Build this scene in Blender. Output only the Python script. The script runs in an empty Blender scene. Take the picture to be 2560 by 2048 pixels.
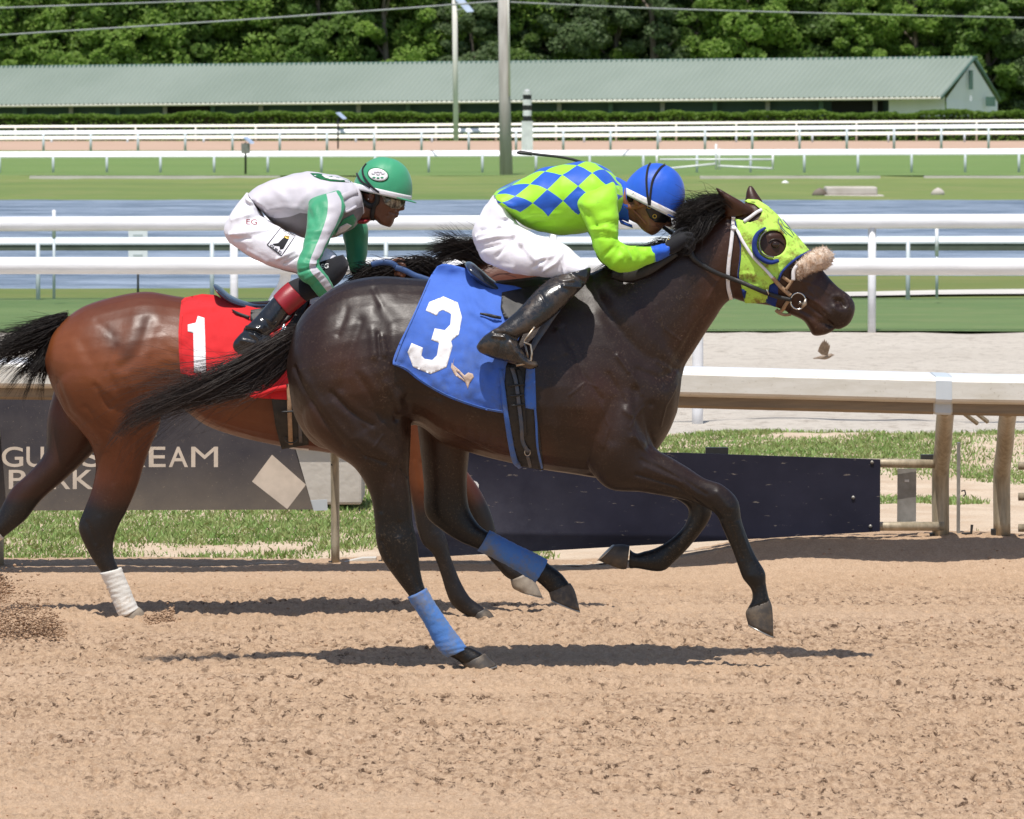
import bpy, bmesh, math, random
import numpy as np
from mathutils import Vector, Matrix
from mathutils.bvhtree import BVHTree
from mathutils.geometry import delaunay_2d_cdt

rng = np.random.default_rng(7)
random.seed(7)
S = bpy.context.scene
COL = S.collection

# ------------------------------------------------------------------ camera, sky, sun, exposure
FPX, HORIZON, CAMZ = 13970.0, 290.0, 2.189          # focal length and horizon row in photo pixels (2560 x 2048)
PITCH = math.atan((1024 - HORIZON) / FPX)
cam_d = bpy.data.cameras.new('camera'); cam = bpy.data.objects.new('camera', cam_d); COL.objects.link(cam)
cam.location = (0, 0, CAMZ); cam.rotation_euler = (math.pi / 2 - PITCH, 0, 0)
cam_d.sensor_width = 36; cam_d.lens = FPX / 2560 * 36; cam_d.clip_start = 0.5; cam_d.clip_end = 9000
cam_d.dof.use_dof = True; cam_d.dof.focus_distance = 22.2; cam_d.dof.aperture_fstop = 20
S.camera = cam
SUN_DIR = Vector((0.08, 0.38, -1.0)).normalized()    # the way the light travels: high midday sun, a little from the camera's side
w = bpy.data.worlds.new('World'); S.world = w; w.use_nodes = True
nt = w.node_tree; bg = nt.nodes['Background']
sky = nt.nodes.new('ShaderNodeTexSky'); sky.sky_type = 'NISHITA'; sky.sun_disc = False
toward = -SUN_DIR
sky.sun_elevation = math.asin(toward.z); sky.sun_rotation = math.atan2(toward.x, toward.y)
sky.air_density = 1.0; sky.dust_density = 1.2; sky.ozone_density = 1.0
nt.links.new(sky.outputs[0], bg.inputs[0]); bg.inputs[1].default_value = 0.12
sun_d = bpy.data.lights.new('sun', 'SUN'); sun = bpy.data.objects.new('sun', sun_d); COL.objects.link(sun)
sun_d.energy = 4.6; sun_d.angle = math.radians(0.53); sun_d.color = (1.0, 0.955, 0.89)
sun.rotation_euler = SUN_DIR.to_track_quat('-Z', 'Y').to_euler(); sun.location = (0, 10, 40)
S.view_settings.view_transform = 'Standard'; S.view_settings.look = 'None'
S.view_settings.exposure = 0.10; S.view_settings.gamma = 1.0; S.view_settings.use_curve_mapping = False

# ------------------------------------------------------------------ pixel -> place
def P(px, py, Y):
    u = (px - 1280) / FPX; v = (1024 - py) / FPX
    dy = math.cos(PITCH) + v * math.sin(PITCH); dz = -math.sin(PITCH) + v * math.cos(PITCH)
    t = Y / dy
    return Vector((u * t, Y, CAMZ + dz * t))
def PA(px, py, Y):                                    # numpy version
    px = np.asarray(px, float); py = np.asarray(py, float); Y = np.asarray(Y, float)
    u = (px - 1280) / FPX; v = (1024 - py) / FPX
    t = Y / (math.cos(PITCH) + v * math.sin(PITCH))
    return np.stack([u * t, Y + 0 * u, CAMZ + (-math.sin(PITCH) + v * math.cos(PITCH)) * t], -1)
def XPX(px, Y): return (px - 1280) / FPX * Y

# ------------------------------------------------------------------ noise
_T = np.random.default_rng(3).random((256, 256))
_T3 = np.random.default_rng(4).random((64, 64, 64))
def vn2(x, y, seed=0):
    x = np.asarray(x, float) + seed * 17.3; y = np.asarray(y, float) + seed * 31.7
    xi = np.floor(x).astype(int); yi = np.floor(y).astype(int); fx = x - xi; fy = y - yi
    fx = fx * fx * (3 - 2 * fx); fy = fy * fy * (3 - 2 * fy)
    a = _T[xi % 256, yi % 256]; b = _T[(xi + 1) % 256, yi % 256]; c = _T[xi % 256, (yi + 1) % 256]; d = _T[(xi + 1) % 256, (yi + 1) % 256]
    return (a * (1 - fx) + b * fx) * (1 - fy) + (c * (1 - fx) + d * fx) * fy
def vn3(p, seed=0):
    p = np.asarray(p, float) + seed * 7.31
    i = np.floor(p).astype(int); f = p - i; f = f * f * (3 - 2 * f); r = 0
    for dx in (0, 1):
        for dy in (0, 1):
            for dz in (0, 1):
                wgt = (f[..., 0] if dx else 1 - f[..., 0]) * (f[..., 1] if dy else 1 - f[..., 1]) * (f[..., 2] if dz else 1 - f[..., 2])
                r = r + wgt * _T3[(i[..., 0] + dx) % 64, (i[..., 1] + dy) % 64, (i[..., 2] + dz) % 64]
    return r
def sstep(a, b, x):
    t = np.clip((np.asarray(x, float) - a) / (b - a), 0, 1); return t * t * (3 - 2 * t)

# ------------------------------------------------------------------ objects
def tag(o, label=None, cat=None, group=None, kind=None):
    if label: o['label'] = label
    if cat: o['category'] = cat
    if group: o['group'] = group
    if kind: o['kind'] = kind
    return o
def thing(name, label, cat, loc=(0, 0, 0), group=None):
    o = bpy.data.objects.new(name, None); COL.objects.link(o); o.location = loc; o.empty_display_size = 0.1
    return tag(o, label, cat, group)
def link(name, me, m=None, parent=None, smooth=True):
    o = bpy.data.objects.new(name, me); COL.objects.link(o)
    if m is not None:
        me.materials.clear()
        for q in (m if isinstance(m, (list, tuple)) else [m]): me.materials.append(q)
    if smooth and len(me.polygons): me.polygons.foreach_set('use_smooth', np.ones(len(me.polygons), bool))
    if parent is not None:
        o.parent = parent
        if parent.type == 'EMPTY': o.matrix_parent_inverse = Matrix.Translation(-Vector(parent.location))
    return o
def mesh_np(name, V, F, tri=None):
    """V (n,3) array, F (m,4) or (m,3) array of indices (fast path)."""
    me = bpy.data.meshes.new(name); V = np.asarray(V, np.float32); F = np.asarray(F, np.int32); k = F.shape[1]
    me.vertices.add(len(V)); me.vertices.foreach_set('co', V.ravel())
    me.loops.add(F.size); me.loops.foreach_set('vertex_index', F.ravel())
    me.polygons.add(len(F)); me.polygons.foreach_set('loop_start', np.arange(0, F.size, k, dtype=np.int32))
    me.polygons.foreach_set('loop_total', np.full(len(F), k, np.int32))
    me.update(calc_edges=True); me.validate()
    return me
def mesh_py(name, V, F):
    me = bpy.data.meshes.new(name); me.from_pydata([tuple(v) for v in V], [], [tuple(f) for f in F]); me.update(); return me
def coords(me):
    a = np.empty(len(me.vertices) * 3, np.float32); me.vertices.foreach_get('co', a); return a.reshape(-1, 3).astype(float)
def normals(me):
    a = np.empty(len(me.vertices) * 3, np.float32); me.vertices.foreach_get('normal', a); return a.reshape(-1, 3).astype(float)
def set_coords(me, V): me.vertices.foreach_set('co', np.asarray(V, np.float32).ravel()); me.update()
def set_col(me, name, C):
    a = me.color_attributes.new(name, 'FLOAT_COLOR', 'POINT')
    C = np.asarray(C, np.float32)
    if C.shape[1] == 3: C = np.concatenate([C, np.ones((len(C), 1), np.float32)], 1)
    a.data.foreach_set('color', C.ravel())
def grid_faces(nu, nv, closed=False):
    i = np.arange(nu - 1)[:, None]; j = np.arange(nv if closed else nv - 1)[None, :]
    j2 = (j + 1) % nv
    return np.stack([i * nv + j, (i + 1) * nv + j, (i + 1) * nv + j2, i * nv + j2], -1).reshape(-1, 4)
class MB:
    """collects closed shapes for one mesh"""
    def __init__(s): s.V = []; s.F = []
    def add(s, V, F):
        n = len(s.V); s.V += [tuple(v) for v in V]; s.F += [tuple(int(i) + n for i in f) for f in F]; return s
    def box(s, x0, x1, y0, y1, z0, z1, M=None):
        V = [Vector((x, y, z)) for x in (x0, x1) for y in (y0, y1) for z in (z0, z1)]
        if M is not None: V = [M @ v for v in V]
        return s.add(V, [(0, 1, 3, 2), (4, 6, 7, 5), (0, 4, 5, 1), (2, 3, 7, 6), (0, 2, 6, 4), (1, 5, 7, 3)])
    def prism(s, poly, a, b):
        """poly: list of Vectors (ordered), swept from offset a to offset b (Vectors)"""
        n = len(poly); V = [p + a for p in poly] + [p + b for p in poly]
        F = [tuple(range(n))[::-1], tuple(range(n, 2 * n))] + [(i, (i + 1) % n, n + (i + 1) % n, n + i) for i in range(n)]
        return s.add(V, F)
    def tube(s, pts, r, n=8, cap=True, flat=1.0):
        pts = [Vector(p) for p in pts]; m = len(pts); rr = r if isinstance(r, (list, tuple, np.ndarray)) else [r] * m
        V = []; up = None
        for i, p in enumerate(pts):
            t = (pts[min(i + 1, m - 1)] - pts[max(i - 1, 0)]).normalized()
            if up is None:
                up = Vector((0, 1, 0)) if abs(t.y) < .9 else Vector((1, 0, 0))
            a = (up - t * up.dot(t)).normalized(); b = t.cross(a); up = a
            for k in range(n):
                q = 2 * math.pi * k / n; V.append(p + a * math.cos(q) * rr[i] * flat + b * math.sin(q) * rr[i])
        F = [tuple(int(x) for x in f) for f in grid_faces(m, n, True)]
        if cap: F += [tuple(range(n))[::-1], tuple(range((m - 1) * n, m * n))]
        return s.add(V, F)
    def build(s, name, m, parent=None, smooth=False):
        me = mesh_py(name, s.V, s.F)
        if len(s.F) < 4000: fix_normals(me)
        return link(name, me, m, parent, smooth)
def bevel(o, wdt=0.004, seg=2):
    b = o.modifiers.new('bevel', 'BEVEL'); b.width = wdt; b.segments = seg; b.limit_method = 'ANGLE'; b.angle_limit = math.radians(40)
    return o
def apply_mods(o):
    dg = bpy.context.evaluated_depsgraph_get(); dg.update()
    return bpy.data.meshes.new_from_object(o.evaluated_get(dg))

# ------------------------------------------------------------------ lofts traced from the side view
def catmull(R, sub):
    R = np.asarray(R, float); n = len(R)
    if n < 3: return np.stack([R[0] + (R[1] - R[0]) * t for t in np.linspace(0, 1, sub + 1)])
    E = np.concatenate([[2 * R[0] - R[1]], R, [2 * R[-1] - R[-2]]]); out = []
    for i in range(n - 1):
        p0, p1, p2, p3 = E[i], E[i + 1], E[i + 2], E[i + 3]
        for t in np.arange(sub) / sub:
            out.append(.5 * (2 * p1 + (p2 - p0) * t + (2 * p0 - 5 * p1 + 4 * p2 - p3) * t * t + (3 * p1 - p0 - 3 * p2 + p3) * t ** 3))
    out.append(R[-1]); return np.stack(out)
def ring_rows(rings, Y0):
    rows = []
    for r in rings:
        ax, ay, bx, by, wd = r[:5]; yo = r[5] if len(r) > 5 else 0; k = r[6] if len(r) > 6 else 0
        A = P(ax, ay, Y0 + yo); B = P(bx, by, Y0 + yo); rows.append([*A, *B, wd, k])
    return rows
def loft_np(rings, Y0, n=28, sub=5, grow=0.0, cap=True, shrink=1.0):
    """rings: (ax,ay,bx,by,halfdepth[,y offset][,k]); A and B are the two silhouette points. Returns V, quads, tris, (u, t)."""
    R = catmull(ring_rows(rings, Y0), sub); A = R[:, 0:3]; B = R[:, 3:6]; wd = R[:, 6]; k = R[:, 7]
    C = (A + B) / 2; H = (A - B) / 2; L = np.linalg.norm(H, axis=1, keepdims=True) + 1e-9
    H = H / L * (L * shrink + grow); wd = np.maximum(wd * shrink + grow, .002)
    t = np.linspace(0, 2 * math.pi, n, endpoint=False); ct = np.cos(t); st = np.sin(t)
    V = C[:, None, :] + H[:, None, :] * ct[None, :, None]
    V[:, :, 1] += wd[:, None] * st[None, :] * (1 - k[:, None] * ct[None, :])
    m = len(R); F = grid_faces(m, n, True)
    u = np.concatenate([[0], np.cumsum(np.linalg.norm(np.diff(C, axis=0), axis=1))])
    UT = np.stack([np.repeat(u, n), np.tile(t, m)], -1)
    V = V.reshape(-1, 3)
    return V, F, UT, m, n
def loft_closed(rings, Y0, n=28, sub=5, grow=0.0, shrink=1.0):
    V, F, UT, m, n = loft_np(rings, Y0, n, sub, grow, shrink=shrink)
    V = np.concatenate([V, [V[:n].mean(0)], [V[-n:].mean(0)]]); a = m * n; b = a + 1; F = [tuple(f) for f in F]
    for i in range(n):
        F.append((a, i, (i + 1) % n)); F.append((b, (m - 1) * n + (i + 1) % n, (m - 1) * n + i))
    return V, F
def loft_part(name, rings, Y0, m, parent, n=32, sub=6, grow=0.0, thick=0.0, strokes=None, wr=None):
    """a loft kept as its own mesh (clothes, boots, bandages) with its (u, angle) stored for the material"""
    V, F, UT, mm, nn = loft_np(rings, Y0, n, sub, grow)
    nV = len(V); caps = []
    V = np.concatenate([V, [V[:nn].mean(0)], [V[nV - nn:nV].mean(0)]])
    UT = np.concatenate([UT, [[0, 0]], [[UT[-1, 0], 0]]])
    Fl = [tuple(int(x) for x in f) for f in F]
    for i in range(nn):
        Fl.append((nV, i, (i + 1) % nn)); Fl.append((nV + 1, nV - nn + (i + 1) % nn, nV - nn + i))
    me = mesh_py(name, V, Fl)
    set_col(me, 'st', np.concatenate([UT, np.cos(UT[:, 1:2])], 1))
    fix_normals(me)
    if strokes: apply_strokes(me, strokes, Y0, 1.6)
    if wr:
        for sc, amp, seed in wr:
            V = coords(me); N = normals(me); V += N * ((vn3(V * np.array(sc), seed) - .5) * 2 * amp)[:, None]; set_coords(me, V)
    return link(name, me, m, parent)
def fix_normals(me):
    bm = bmesh.new(); bm.from_mesh(me); bmesh.ops.recalc_face_normals(bm, faces=bm.faces); bm.to_mesh(me); bm.free(); me.update()
def fuse(parts, voxel, smooth=6):
    """union of closed shapes as one continuous skin"""
    mb = MB()
    for V, F in parts: mb.add(V, F)
    me = mesh_py('tmp', mb.V, mb.F); fix_normals(me); o = bpy.data.objects.new('tmp', me); COL.objects.link(o)
    r = o.modifiers.new('r', 'REMESH'); r.mode = 'VOXEL'; r.voxel_size = voxel; r.use_smooth_shade = True
    if smooth:
        q = o.modifiers.new('s', 'SMOOTH'); q.factor = .5; q.iterations = smooth
    out = apply_mods(o); bpy.data.objects.remove(o); return out
def seg_dist(px, py, poly):
    d = np.full(px.shape, 1e9)
    for (x0, y0), (x1, y1) in zip(poly[:-1], poly[1:]):
        dx, dy = x1 - x0, y1 - y0; L = dx * dx + dy * dy + 1e-9
        t = np.clip(((px - x0) * dx + (py - y0) * dy) / L, 0, 1)
        d = np.minimum(d, np.hypot(px - x0 - t * dx, py - y0 - t * dy))
    return d
def side_uv(V, Y0):
    """side-view position of a vertex as traced units at the animal's own mid plane (an orthographic side projection)"""
    r = (V[:, 2] - CAMZ) / Y0; sn, cs = math.sin(PITCH), math.cos(PITCH); v = (r * cs + sn) / (cs - r * sn)
    return 1280 + FPX * V[:, 0] / Y0 * (cs + v * sn), 1024 - FPX * v
def apply_strokes(me, strokes, Y0, gain=1.35):
    """muscle, fold and crease relief: (polyline, sigma, millimetres[, ymin, ymax])"""
    V = coords(me); N = normals(me); px, py = side_uv(V, Y0); D = np.zeros(len(V))
    fac = sstep(.15, .6, np.abs(N[:, 1]))
    for st in strokes:
        poly, sg, mm = st[:3]
        if len(poly) == 1: poly = [poly[0], poly[0]]
        g = np.exp(-(seg_dist(px, py, poly) / sg) ** 2) * mm * .001 * gain * fac
        if len(st) > 3: g *= ((V[:, 1] - Y0) > st[3]) & ((V[:, 1] - Y0) < st[4])
        D += g
    V += N * D[:, None]; set_coords(me, V)
def bvh_of(me):
    return BVHTree.FromPolygons([v.co.copy() for v in me.vertices], [tuple(p.vertices) for p in me.polygons])
def cast(bvh, px, py, Y0, side=1):
    d = P(px, py, Y0); o = Vector((0, 0, CAMZ)); dr = (d - o).normalized()
    if side > 0: h = bvh.ray_cast(d - dr * 3, dr)
    else: h = bvh.ray_cast(d + dr * 3, -dr)
    return h
def resample(poly, step, closed=True):
    pts = [np.array(p, float) for p in poly]
    if closed: pts.append(pts[0])
    out = []
    for a, b in zip(pts[:-1], pts[1:]):
        n = max(1, int(np.ceil(np.linalg.norm(b - a) / step)))
        out += [a + (b - a) * i / n for i in range(n)]
    if not closed: out.append(pts[-1])
    return np.array(out)
def inside(px, py, poly):
    c = np.zeros(np.shape(px), bool); n = len(poly); j = n - 1
    for i in range(n):
        xi, yi = poly[i]; xj, yj = poly[j]
        c ^= ((yi > py) != (yj > py)) & (px < (xj - xi) * (py - yi) / (yj - yi + 1e-12) + xi); j = i
    return c
def smoothpoly(poly, sub=6, closed=True):
    p = np.array(poly, float)
    if closed:
        E = np.concatenate([p[-1:], p, p[:2]]); out = []
        for i in range(len(p)):
            p0, p1, p2, p3 = E[i], E[i + 1], E[i + 2], E[i + 3]
            for t in np.arange(sub) / sub: out.append(.5 * (2 * p1 + (p2 - p0) * t + (2 * p0 - 5 * p1 + 4 * p2 - p3) * t * t + (3 * p1 - p0 - 3 * p2 + p3) * t ** 3))
        return np.array(out)
    return catmull(p, sub)
def tri2d(poly, step, holes=()):
    B = resample(poly, step); E = [(i, (i + 1) % len(B)) for i in range(len(B))]; pts = list(B); hs = []
    for h in holes:
        hb = resample(h, step); n0 = len(pts); pts += list(hb); E += [(n0 + i, n0 + (i + 1) % len(hb)) for i in range(len(hb))]; hs.append(hb)
    x0, y0 = B.min(0); x1, y1 = B.max(0)
    gx, gy = np.meshgrid(np.arange(x0, x1, step), np.arange(y0, y1, step * .87)); gx = gx + (np.arange(gx.shape[0]) % 2)[:, None] * step / 2
    gx = gx.ravel(); gy = gy.ravel(); ok = inside(gx, gy, B)
    for h in hs: ok &= ~inside(gx, gy, h)
    gx = gx[ok]; gy = gy[ok]
    allb = np.array(pts)
    if len(gx):
        dmin = np.full(len(gx), 1e9)
        for b in allb: dmin = np.minimum(dmin, np.hypot(gx - b[0], gy - b[1]))
        pts += [np.array(q) for q in zip(gx[dmin > step * .45], gy[dmin > step * .45])]
    r = delaunay_2d_cdt([Vector(p) for p in pts], E, [], 0, 1e-5)
    vs = np.array([tuple(v) for v in r[0]]); fs = [f for f in r[2]]
    cen = np.array([vs[list(f)].mean(0) for f in fs]); ok = inside(cen[:, 0], cen[:, 1], B)
    for h in hs: ok &= ~inside(cen[:, 0], cen[:, 1], h)
    return vs, [f for f, o in zip(fs, ok) if o]
def sheet(name, poly, bvh, Y0, m, parent, off=.006, step=9, thick=.003, holes=(), folds=None, side=1, smooth=6, wr=0, attr=True, ymax=None):
    """a thin piece of cloth or leather lying on the body it touches"""
    vs, fs = tri2d(poly, step, holes); n = len(vs); Yv = np.full(n, np.nan)
    for i, (x, y) in enumerate(vs):
        h = cast(bvh, x, y, Y0, side)
        if h[0] is not None: Yv[i] = h[0].y
        else:
            q = bvh.find_nearest(P(x, y, Y0)); Yv[i] = q[0].y
    if ymax is not None: Yv = np.minimum(Yv, Y0 + ymax) if side > 0 else np.maximum(Yv, Y0 - ymax)
    nb = [set() for _ in range(n)]
    for f in fs:
        for a in f: nb[a].update(b for b in f if b != a)
    for it in range(smooth):
        Y2 = Yv.copy()
        for i in range(n):
            if nb[i]: 
                av = np.mean([Yv[j] for j in nb[i]]); Y2[i] = min(Yv[i], .5 * Yv[i] + .5 * av) if side > 0 else max(Yv[i], .5 * Yv[i] + .5 * av)
        Yv = Y2
    d = np.full(n, off)
    if folds:
        for pl, sg, mm in folds: d += mm * .001 * np.exp(-(seg_dist(vs[:, 0], vs[:, 1], pl) / sg) ** 2)
    if wr: d += wr * (vn2(vs[:, 0] / 22, vs[:, 1] / 22, 5) + .5 * vn2(vs[:, 0] / 9, vs[:, 1] / 9, 6))
    Yo = Yv - d * side
    V = np.concatenate([PA(vs[:, 0], vs[:, 1], Yo), PA(vs[:, 0], vs[:, 1], Yo + thick * side)])
    F = []; ec = {}
    for f in fs:
        F.append(tuple(f)); F.append(tuple(i + n for i in f[::-1]))
        for a, b in zip(f, list(f[1:]) + [f[0]]): ec[(a, b)] = 1
    for (a, b) in list(ec):
        if (b, a) not in ec: F.append((a, a + n, b + n, b))
    me = mesh_py(name, V, F); fix_normals(me)
    o = link(name, me, m, parent, True)
    return o
def ribbon(name, pts, m, parent, bvh=None, Y0=0, wd=.02, thick=.004, off=.006, yo=None, step=8, side=1, curve=True):
    """strap: points (px,py[,y offset]); follows the body it lies on, or the given depths"""
    P3 = np.array([(p[0], p[1], p[2] if len(p) > 2 else 0) for p in pts], float)
    if curve and len(P3) > 2: P3 = catmull(P3, 8)
    else: P3 = resample(P3, step, False)
    Q = []
    for x, y, yy in P3:
        if bvh is not None:
            h = cast(bvh, x, y, Y0, side); Yh = h[0].y if h[0] is not None else bvh.find_nearest(P(x, y, Y0))[0].y
            Q.append((x, y, Yh - off * side + yy))
        else: Q.append((x, y, Y0 + yy))
    Q = np.array(Q)
    if bvh is not None:
        for _ in range(4): Q[1:-1, 2] = np.minimum(Q[1:-1, 2], .5 * Q[1:-1, 2] + .25 * (Q[:-2, 2] + Q[2:, 2])) if side > 0 else np.maximum(Q[1:-1, 2], .5 * Q[1:-1, 2] + .25 * (Q[:-2, 2] + Q[2:, 2]))
    C = PA(Q[:, 0], Q[:, 1], Q[:, 2]); T = np.gradient(C, axis=0); T /= np.linalg.norm(T, axis=1, keepdims=True) + 1e-9
    ny = np.array([0, 1.0, 0]); Wd = np.cross(T, ny); Wd /= np.linalg.norm(Wd, axis=1, keepdims=True) + 1e-9
    ww = np.asarray(wd if np.ndim(wd) else [wd, wd], float); ww = np.interp(np.linspace(0, 1, len(C)), np.linspace(0, 1, len(ww)), ww)[:, None] / 2
    Nn = np.cross(Wd, T); Nn[Nn[:, 1] > 0] *= -1
    Nn = Nn * side
    prof = [(-1, 0), (-.8, 1), (.8, 1), (1, 0), (.8, -.3), (-.8, -.3)]
    V = np.stack([C + Wd * ww * a + Nn * thick * b for a, b in prof], 1).reshape(-1, 3); n = len(prof); m_ = len(C)
    F = [tuple(int(q) for q in f) for f in grid_faces(m_, n, True)] + [tuple(range(n)), tuple(range((m_ - 1) * n, m_ * n))[::-1]]
    me = mesh_py(name, V, F); fix_normals(me); return link(name, me, m, parent, True)
def strands(name, guides, Y0, n, m, parent, r0=.0016, r1=.0004, seg=12, jit=6, tipjit=25, lmin=.6, yj=.03, wav=4, seed=1, ytip=.05, locks=0):
    """hair: every strand lies between two neighbouring guide polylines (px, py, y offset)"""
    g = np.random.default_rng(seed); G = [catmull(np.array([(p[0], p[1], p[2] if len(p) > 2 else 0) for p in gd], float), 8) for gd in guides]
    Vs = []; Fs = []; base = 0; K = 3; LK = [(g.random() * (len(G) - 1), g.normal(0, 1, 3), .55 + .45 * g.random(), g.random(2) * 6.28) for _ in range(max(1, locks))]
    for s in range(n):
        lk = LK[int(g.integers(0, len(LK)))] if locks and g.random() < .88 else None
        a = g.random() * (len(G) - 1) if lk is None else min(max(lk[0] + g.normal(0, .05), 0), len(G) - 1.001); i = min(int(a), len(G) - 2); f = a - i
        u = np.linspace(0, 1, seg); L = lmin + (1 - lmin) * g.random() ** .7
        A = np.stack([np.interp(u * L, np.linspace(0, 1, len(G[i])), G[i][:, k]) for k in range(3)], -1)
        B = np.stack([np.interp(u * L, np.linspace(0, 1, len(G[i + 1])), G[i + 1][:, k]) for k in range(3)], -1)
        C = A * (1 - f) + B * f
        j = g.normal(0, 1, 3); tj = g.normal(0, 1, 3); ph = g.random(2) * 6.28; fr = 3 + 4 * g.random()
        if lk is not None: tj = lk[1] + tj * .22; ph = lk[3] + .3 * g.random(2); fr = 4.5; L *= lk[2] ** .5
        C[:, 0] += j[0] * jit * .5 + tj[0] * tipjit * .4 * u ** 2 + wav * np.sin(fr * u + ph[0]) * u
        C[:, 1] += j[1] * jit + tj[1] * tipjit * u ** 2 + wav * np.sin(fr * u + ph[1]) * u
        C[:, 2] += j[2] * yj * .5 + tj[2] * ytip * u
        W = PA(C[:, 0], C[:, 1], Y0 + C[:, 2]); T = np.gradient(W, axis=0); T /= np.linalg.norm(T, axis=1, keepdims=True) + 1e-9
        a1 = np.cross(T, [0, 1.0, .001]); a1 /= np.linalg.norm(a1, axis=1, keepdims=True) + 1e-9; a2 = np.cross(T, a1)
        r = (r0 * (.7 + .6 * g.random()) * (1 - u ** 1.5) + r1 * u ** 1.5)[:, None]
        for k in range(K):
            q = 2 * math.pi * k / K; Vs.append(W + a1 * r * math.cos(q) + a2 * r * math.sin(q))
        ii = np.arange(seg - 1)
        for k in range(K):
            k2 = (k + 1) % K; Fs.append(np.stack([base + k * seg + ii, base + k * seg + ii + 1, base + k2 * seg + ii + 1, base + k2 * seg + ii], -1))
        base += K * seg
    me = mesh_np(name, np.concatenate(Vs), np.concatenate(Fs)); return link(name, me, m, parent)
# ------------------------------------------------------------------ materials
class NT:
    def __init__(s, name):
        s.m = bpy.data.materials.new(name); s.m.use_nodes = True; s.t = s.m.node_tree; s.b = s.t.nodes['Principled BSDF']; s.tc = None
    def n(s, t, **k):
        q = s.t.nodes.new('ShaderNode' + t)
        for a, b in k.items(): setattr(q, a, b)
        return q
    def l(s, a, b): s.t.links.new(a, b)
    def pos(s):
        if s.tc is None: s.tc = s.n('TexCoord').outputs['Object']
        return s.tc
    def val(s, x, sock):
        if isinstance(x, (int, float)): sock.default_value = x
        elif isinstance(x, (tuple, list)): sock.default_value = (*x, 1) if len(x) == 3 and sock.type == 'RGBA' else x
        else: s.l(x, sock)
    def math(s, op, a, b=0.0, c=0.0, clamp=False):
        q = s.n('Math', operation=op, use_clamp=clamp); s.val(a, q.inputs[0]); s.val(b, q.inputs[1])
        if op in ('MULTIPLY_ADD', 'COMPARE', 'SMOOTH_MIN'): s.val(c, q.inputs[2])
        return q.outputs[0]
    def noise(s, scale, detail=3, rough=.55, vec=None, stretch=None, dist=0):
        q = s.n('TexNoise'); q.inputs['Scale'].default_value = scale; q.inputs['Detail'].default_value = detail; q.inputs['Roughness'].default_value = rough; q.inputs['Distortion'].default_value = dist
        v = vec or s.pos()
        if stretch:
            mp = s.n('Mapping'); mp.inputs['Scale'].default_value = stretch; s.l(v, mp.inputs[0]); v = mp.outputs[0]
        s.l(v, q.inputs['Vector']); return q.outputs['Fac']
    def ramp(s, f, a, b, ca=0.0, cb=1.0):
        q = s.n('MapRange', clamp=True); s.val(f, q.inputs[0]); q.inputs[1].default_value = a; q.inputs[2].default_value = b; q.inputs[3].default_value = ca; q.inputs[4].default_value = cb
        return q.outputs[0]
    def mix(s, f, a, b):
        q = s.n('Mix', data_type='RGBA'); s.val(f, q.inputs[0]); s.val(a, q.inputs[6]); s.val(b, q.inputs[7]); return q.outputs[2]
    def attr(s, name):
        q = s.n('Attribute', attribute_name=name); return q
    def sep(s, v):
        q = s.n('SeparateXYZ'); s.l(v, q.inputs[0]); return q.outputs
    def bump(s, h, strength=.3, dist=.01):
        q = s.n('Bump'); q.inputs['Strength'].default_value = strength; q.inputs['Distance'].default_value = dist; s.l(h, q.inputs['Height']); s.l(q.outputs[0], s.b.inputs['Normal']); return q
    def set(s, **k):
        for a, b in k.items():
            s.val(b, s.b.inputs[{'color': 'Base Color', 'rough': 'Roughness', 'metal': 'Metallic', 'spec': 'Specular IOR Level', 'sheen': 'Sheen Weight', 'coat': 'Coat Weight', 'coatr': 'Coat Roughness', 'trans': 'Transmission Weight', 'sss': 'Subsurface Weight', 'ior': 'IOR', 'alpha': 'Alpha', 'sheenr': 'Sheen Roughness'}[a]])
        return s
def pm(name, c1, c2=None, scale=8, rough=.6, bump=0, bscale=80, spec=.5, metal=0, coat=0, sheen=0, lo=.35, hi=.65, stretch=None, bdist=.003, rvar=0):
    q = NT(name); c2 = c2 or tuple(x * .75 for x in c1)
    f = q.ramp(q.noise(scale, 4, .6, stretch=stretch), lo, hi); q.set(color=q.mix(f, c1, c2), rough=rough, spec=spec, metal=metal, coat=coat, sheen=sheen)
    if rvar: q.set(rough=q.ramp(q.noise(scale * 2.3, 3), .3, .7, rough - rvar, rough + rvar))
    if bump: q.bump(q.noise(bscale, 3, .6, stretch=stretch), bump, bdist)
    return q.m
M = {}
M['white_rail'] = pm('white_rail', (.80, .80, .82), (.70, .70, .71), 3, .35, stretch=(1, 1, 6))
M['grey_rail'] = pm('grey_rail', (.55, .6, .63), (.46, .51, .54), 3, .45)
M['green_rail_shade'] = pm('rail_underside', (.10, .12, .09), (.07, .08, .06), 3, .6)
q = NT('weathered_rail')
f = q.ramp(q.noise(5, 5, .65, stretch=(1, 1, 5)), .38, .68); f2 = q.ramp(q.noise(60, 3), .62, .78)
q.set(color=q.mix(f2, q.mix(f, (.66, .645, .585), (.56, .535, .46)), (.44, .41, .33)), rough=.5); q.bump(q.noise(120, 3), .15, .002); M['weathered_rail'] = q.m
M['rail_cover'] = pm('rail_cover', (.74, .72, .62), (.6, .57, .46), 4, .4, stretch=(.6, 1, 6))
M['tan_metal'] = pm('tan_metal', (.46, .39, .28), (.31, .26, .18), 9, .5, bump=.1, bscale=60, metal=.25, stretch=(6, 6, 1))
M['grey_metal'] = pm('grey_metal', (.32, .31, .29), (.22, .21, .19), 14, .45, metal=.4)
M['dark_metal'] = pm('dark_metal', (.03, .03, .03), None, 20, .5)
M['chrome'] = pm('steel', (.62, .62, .6), (.45, .44, .42), 30, .22, metal=1)
M['rust_steel'] = pm('dirty_steel', (.5, .46, .4), (.32, .22, .13), 60, .4, metal=.8)
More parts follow.
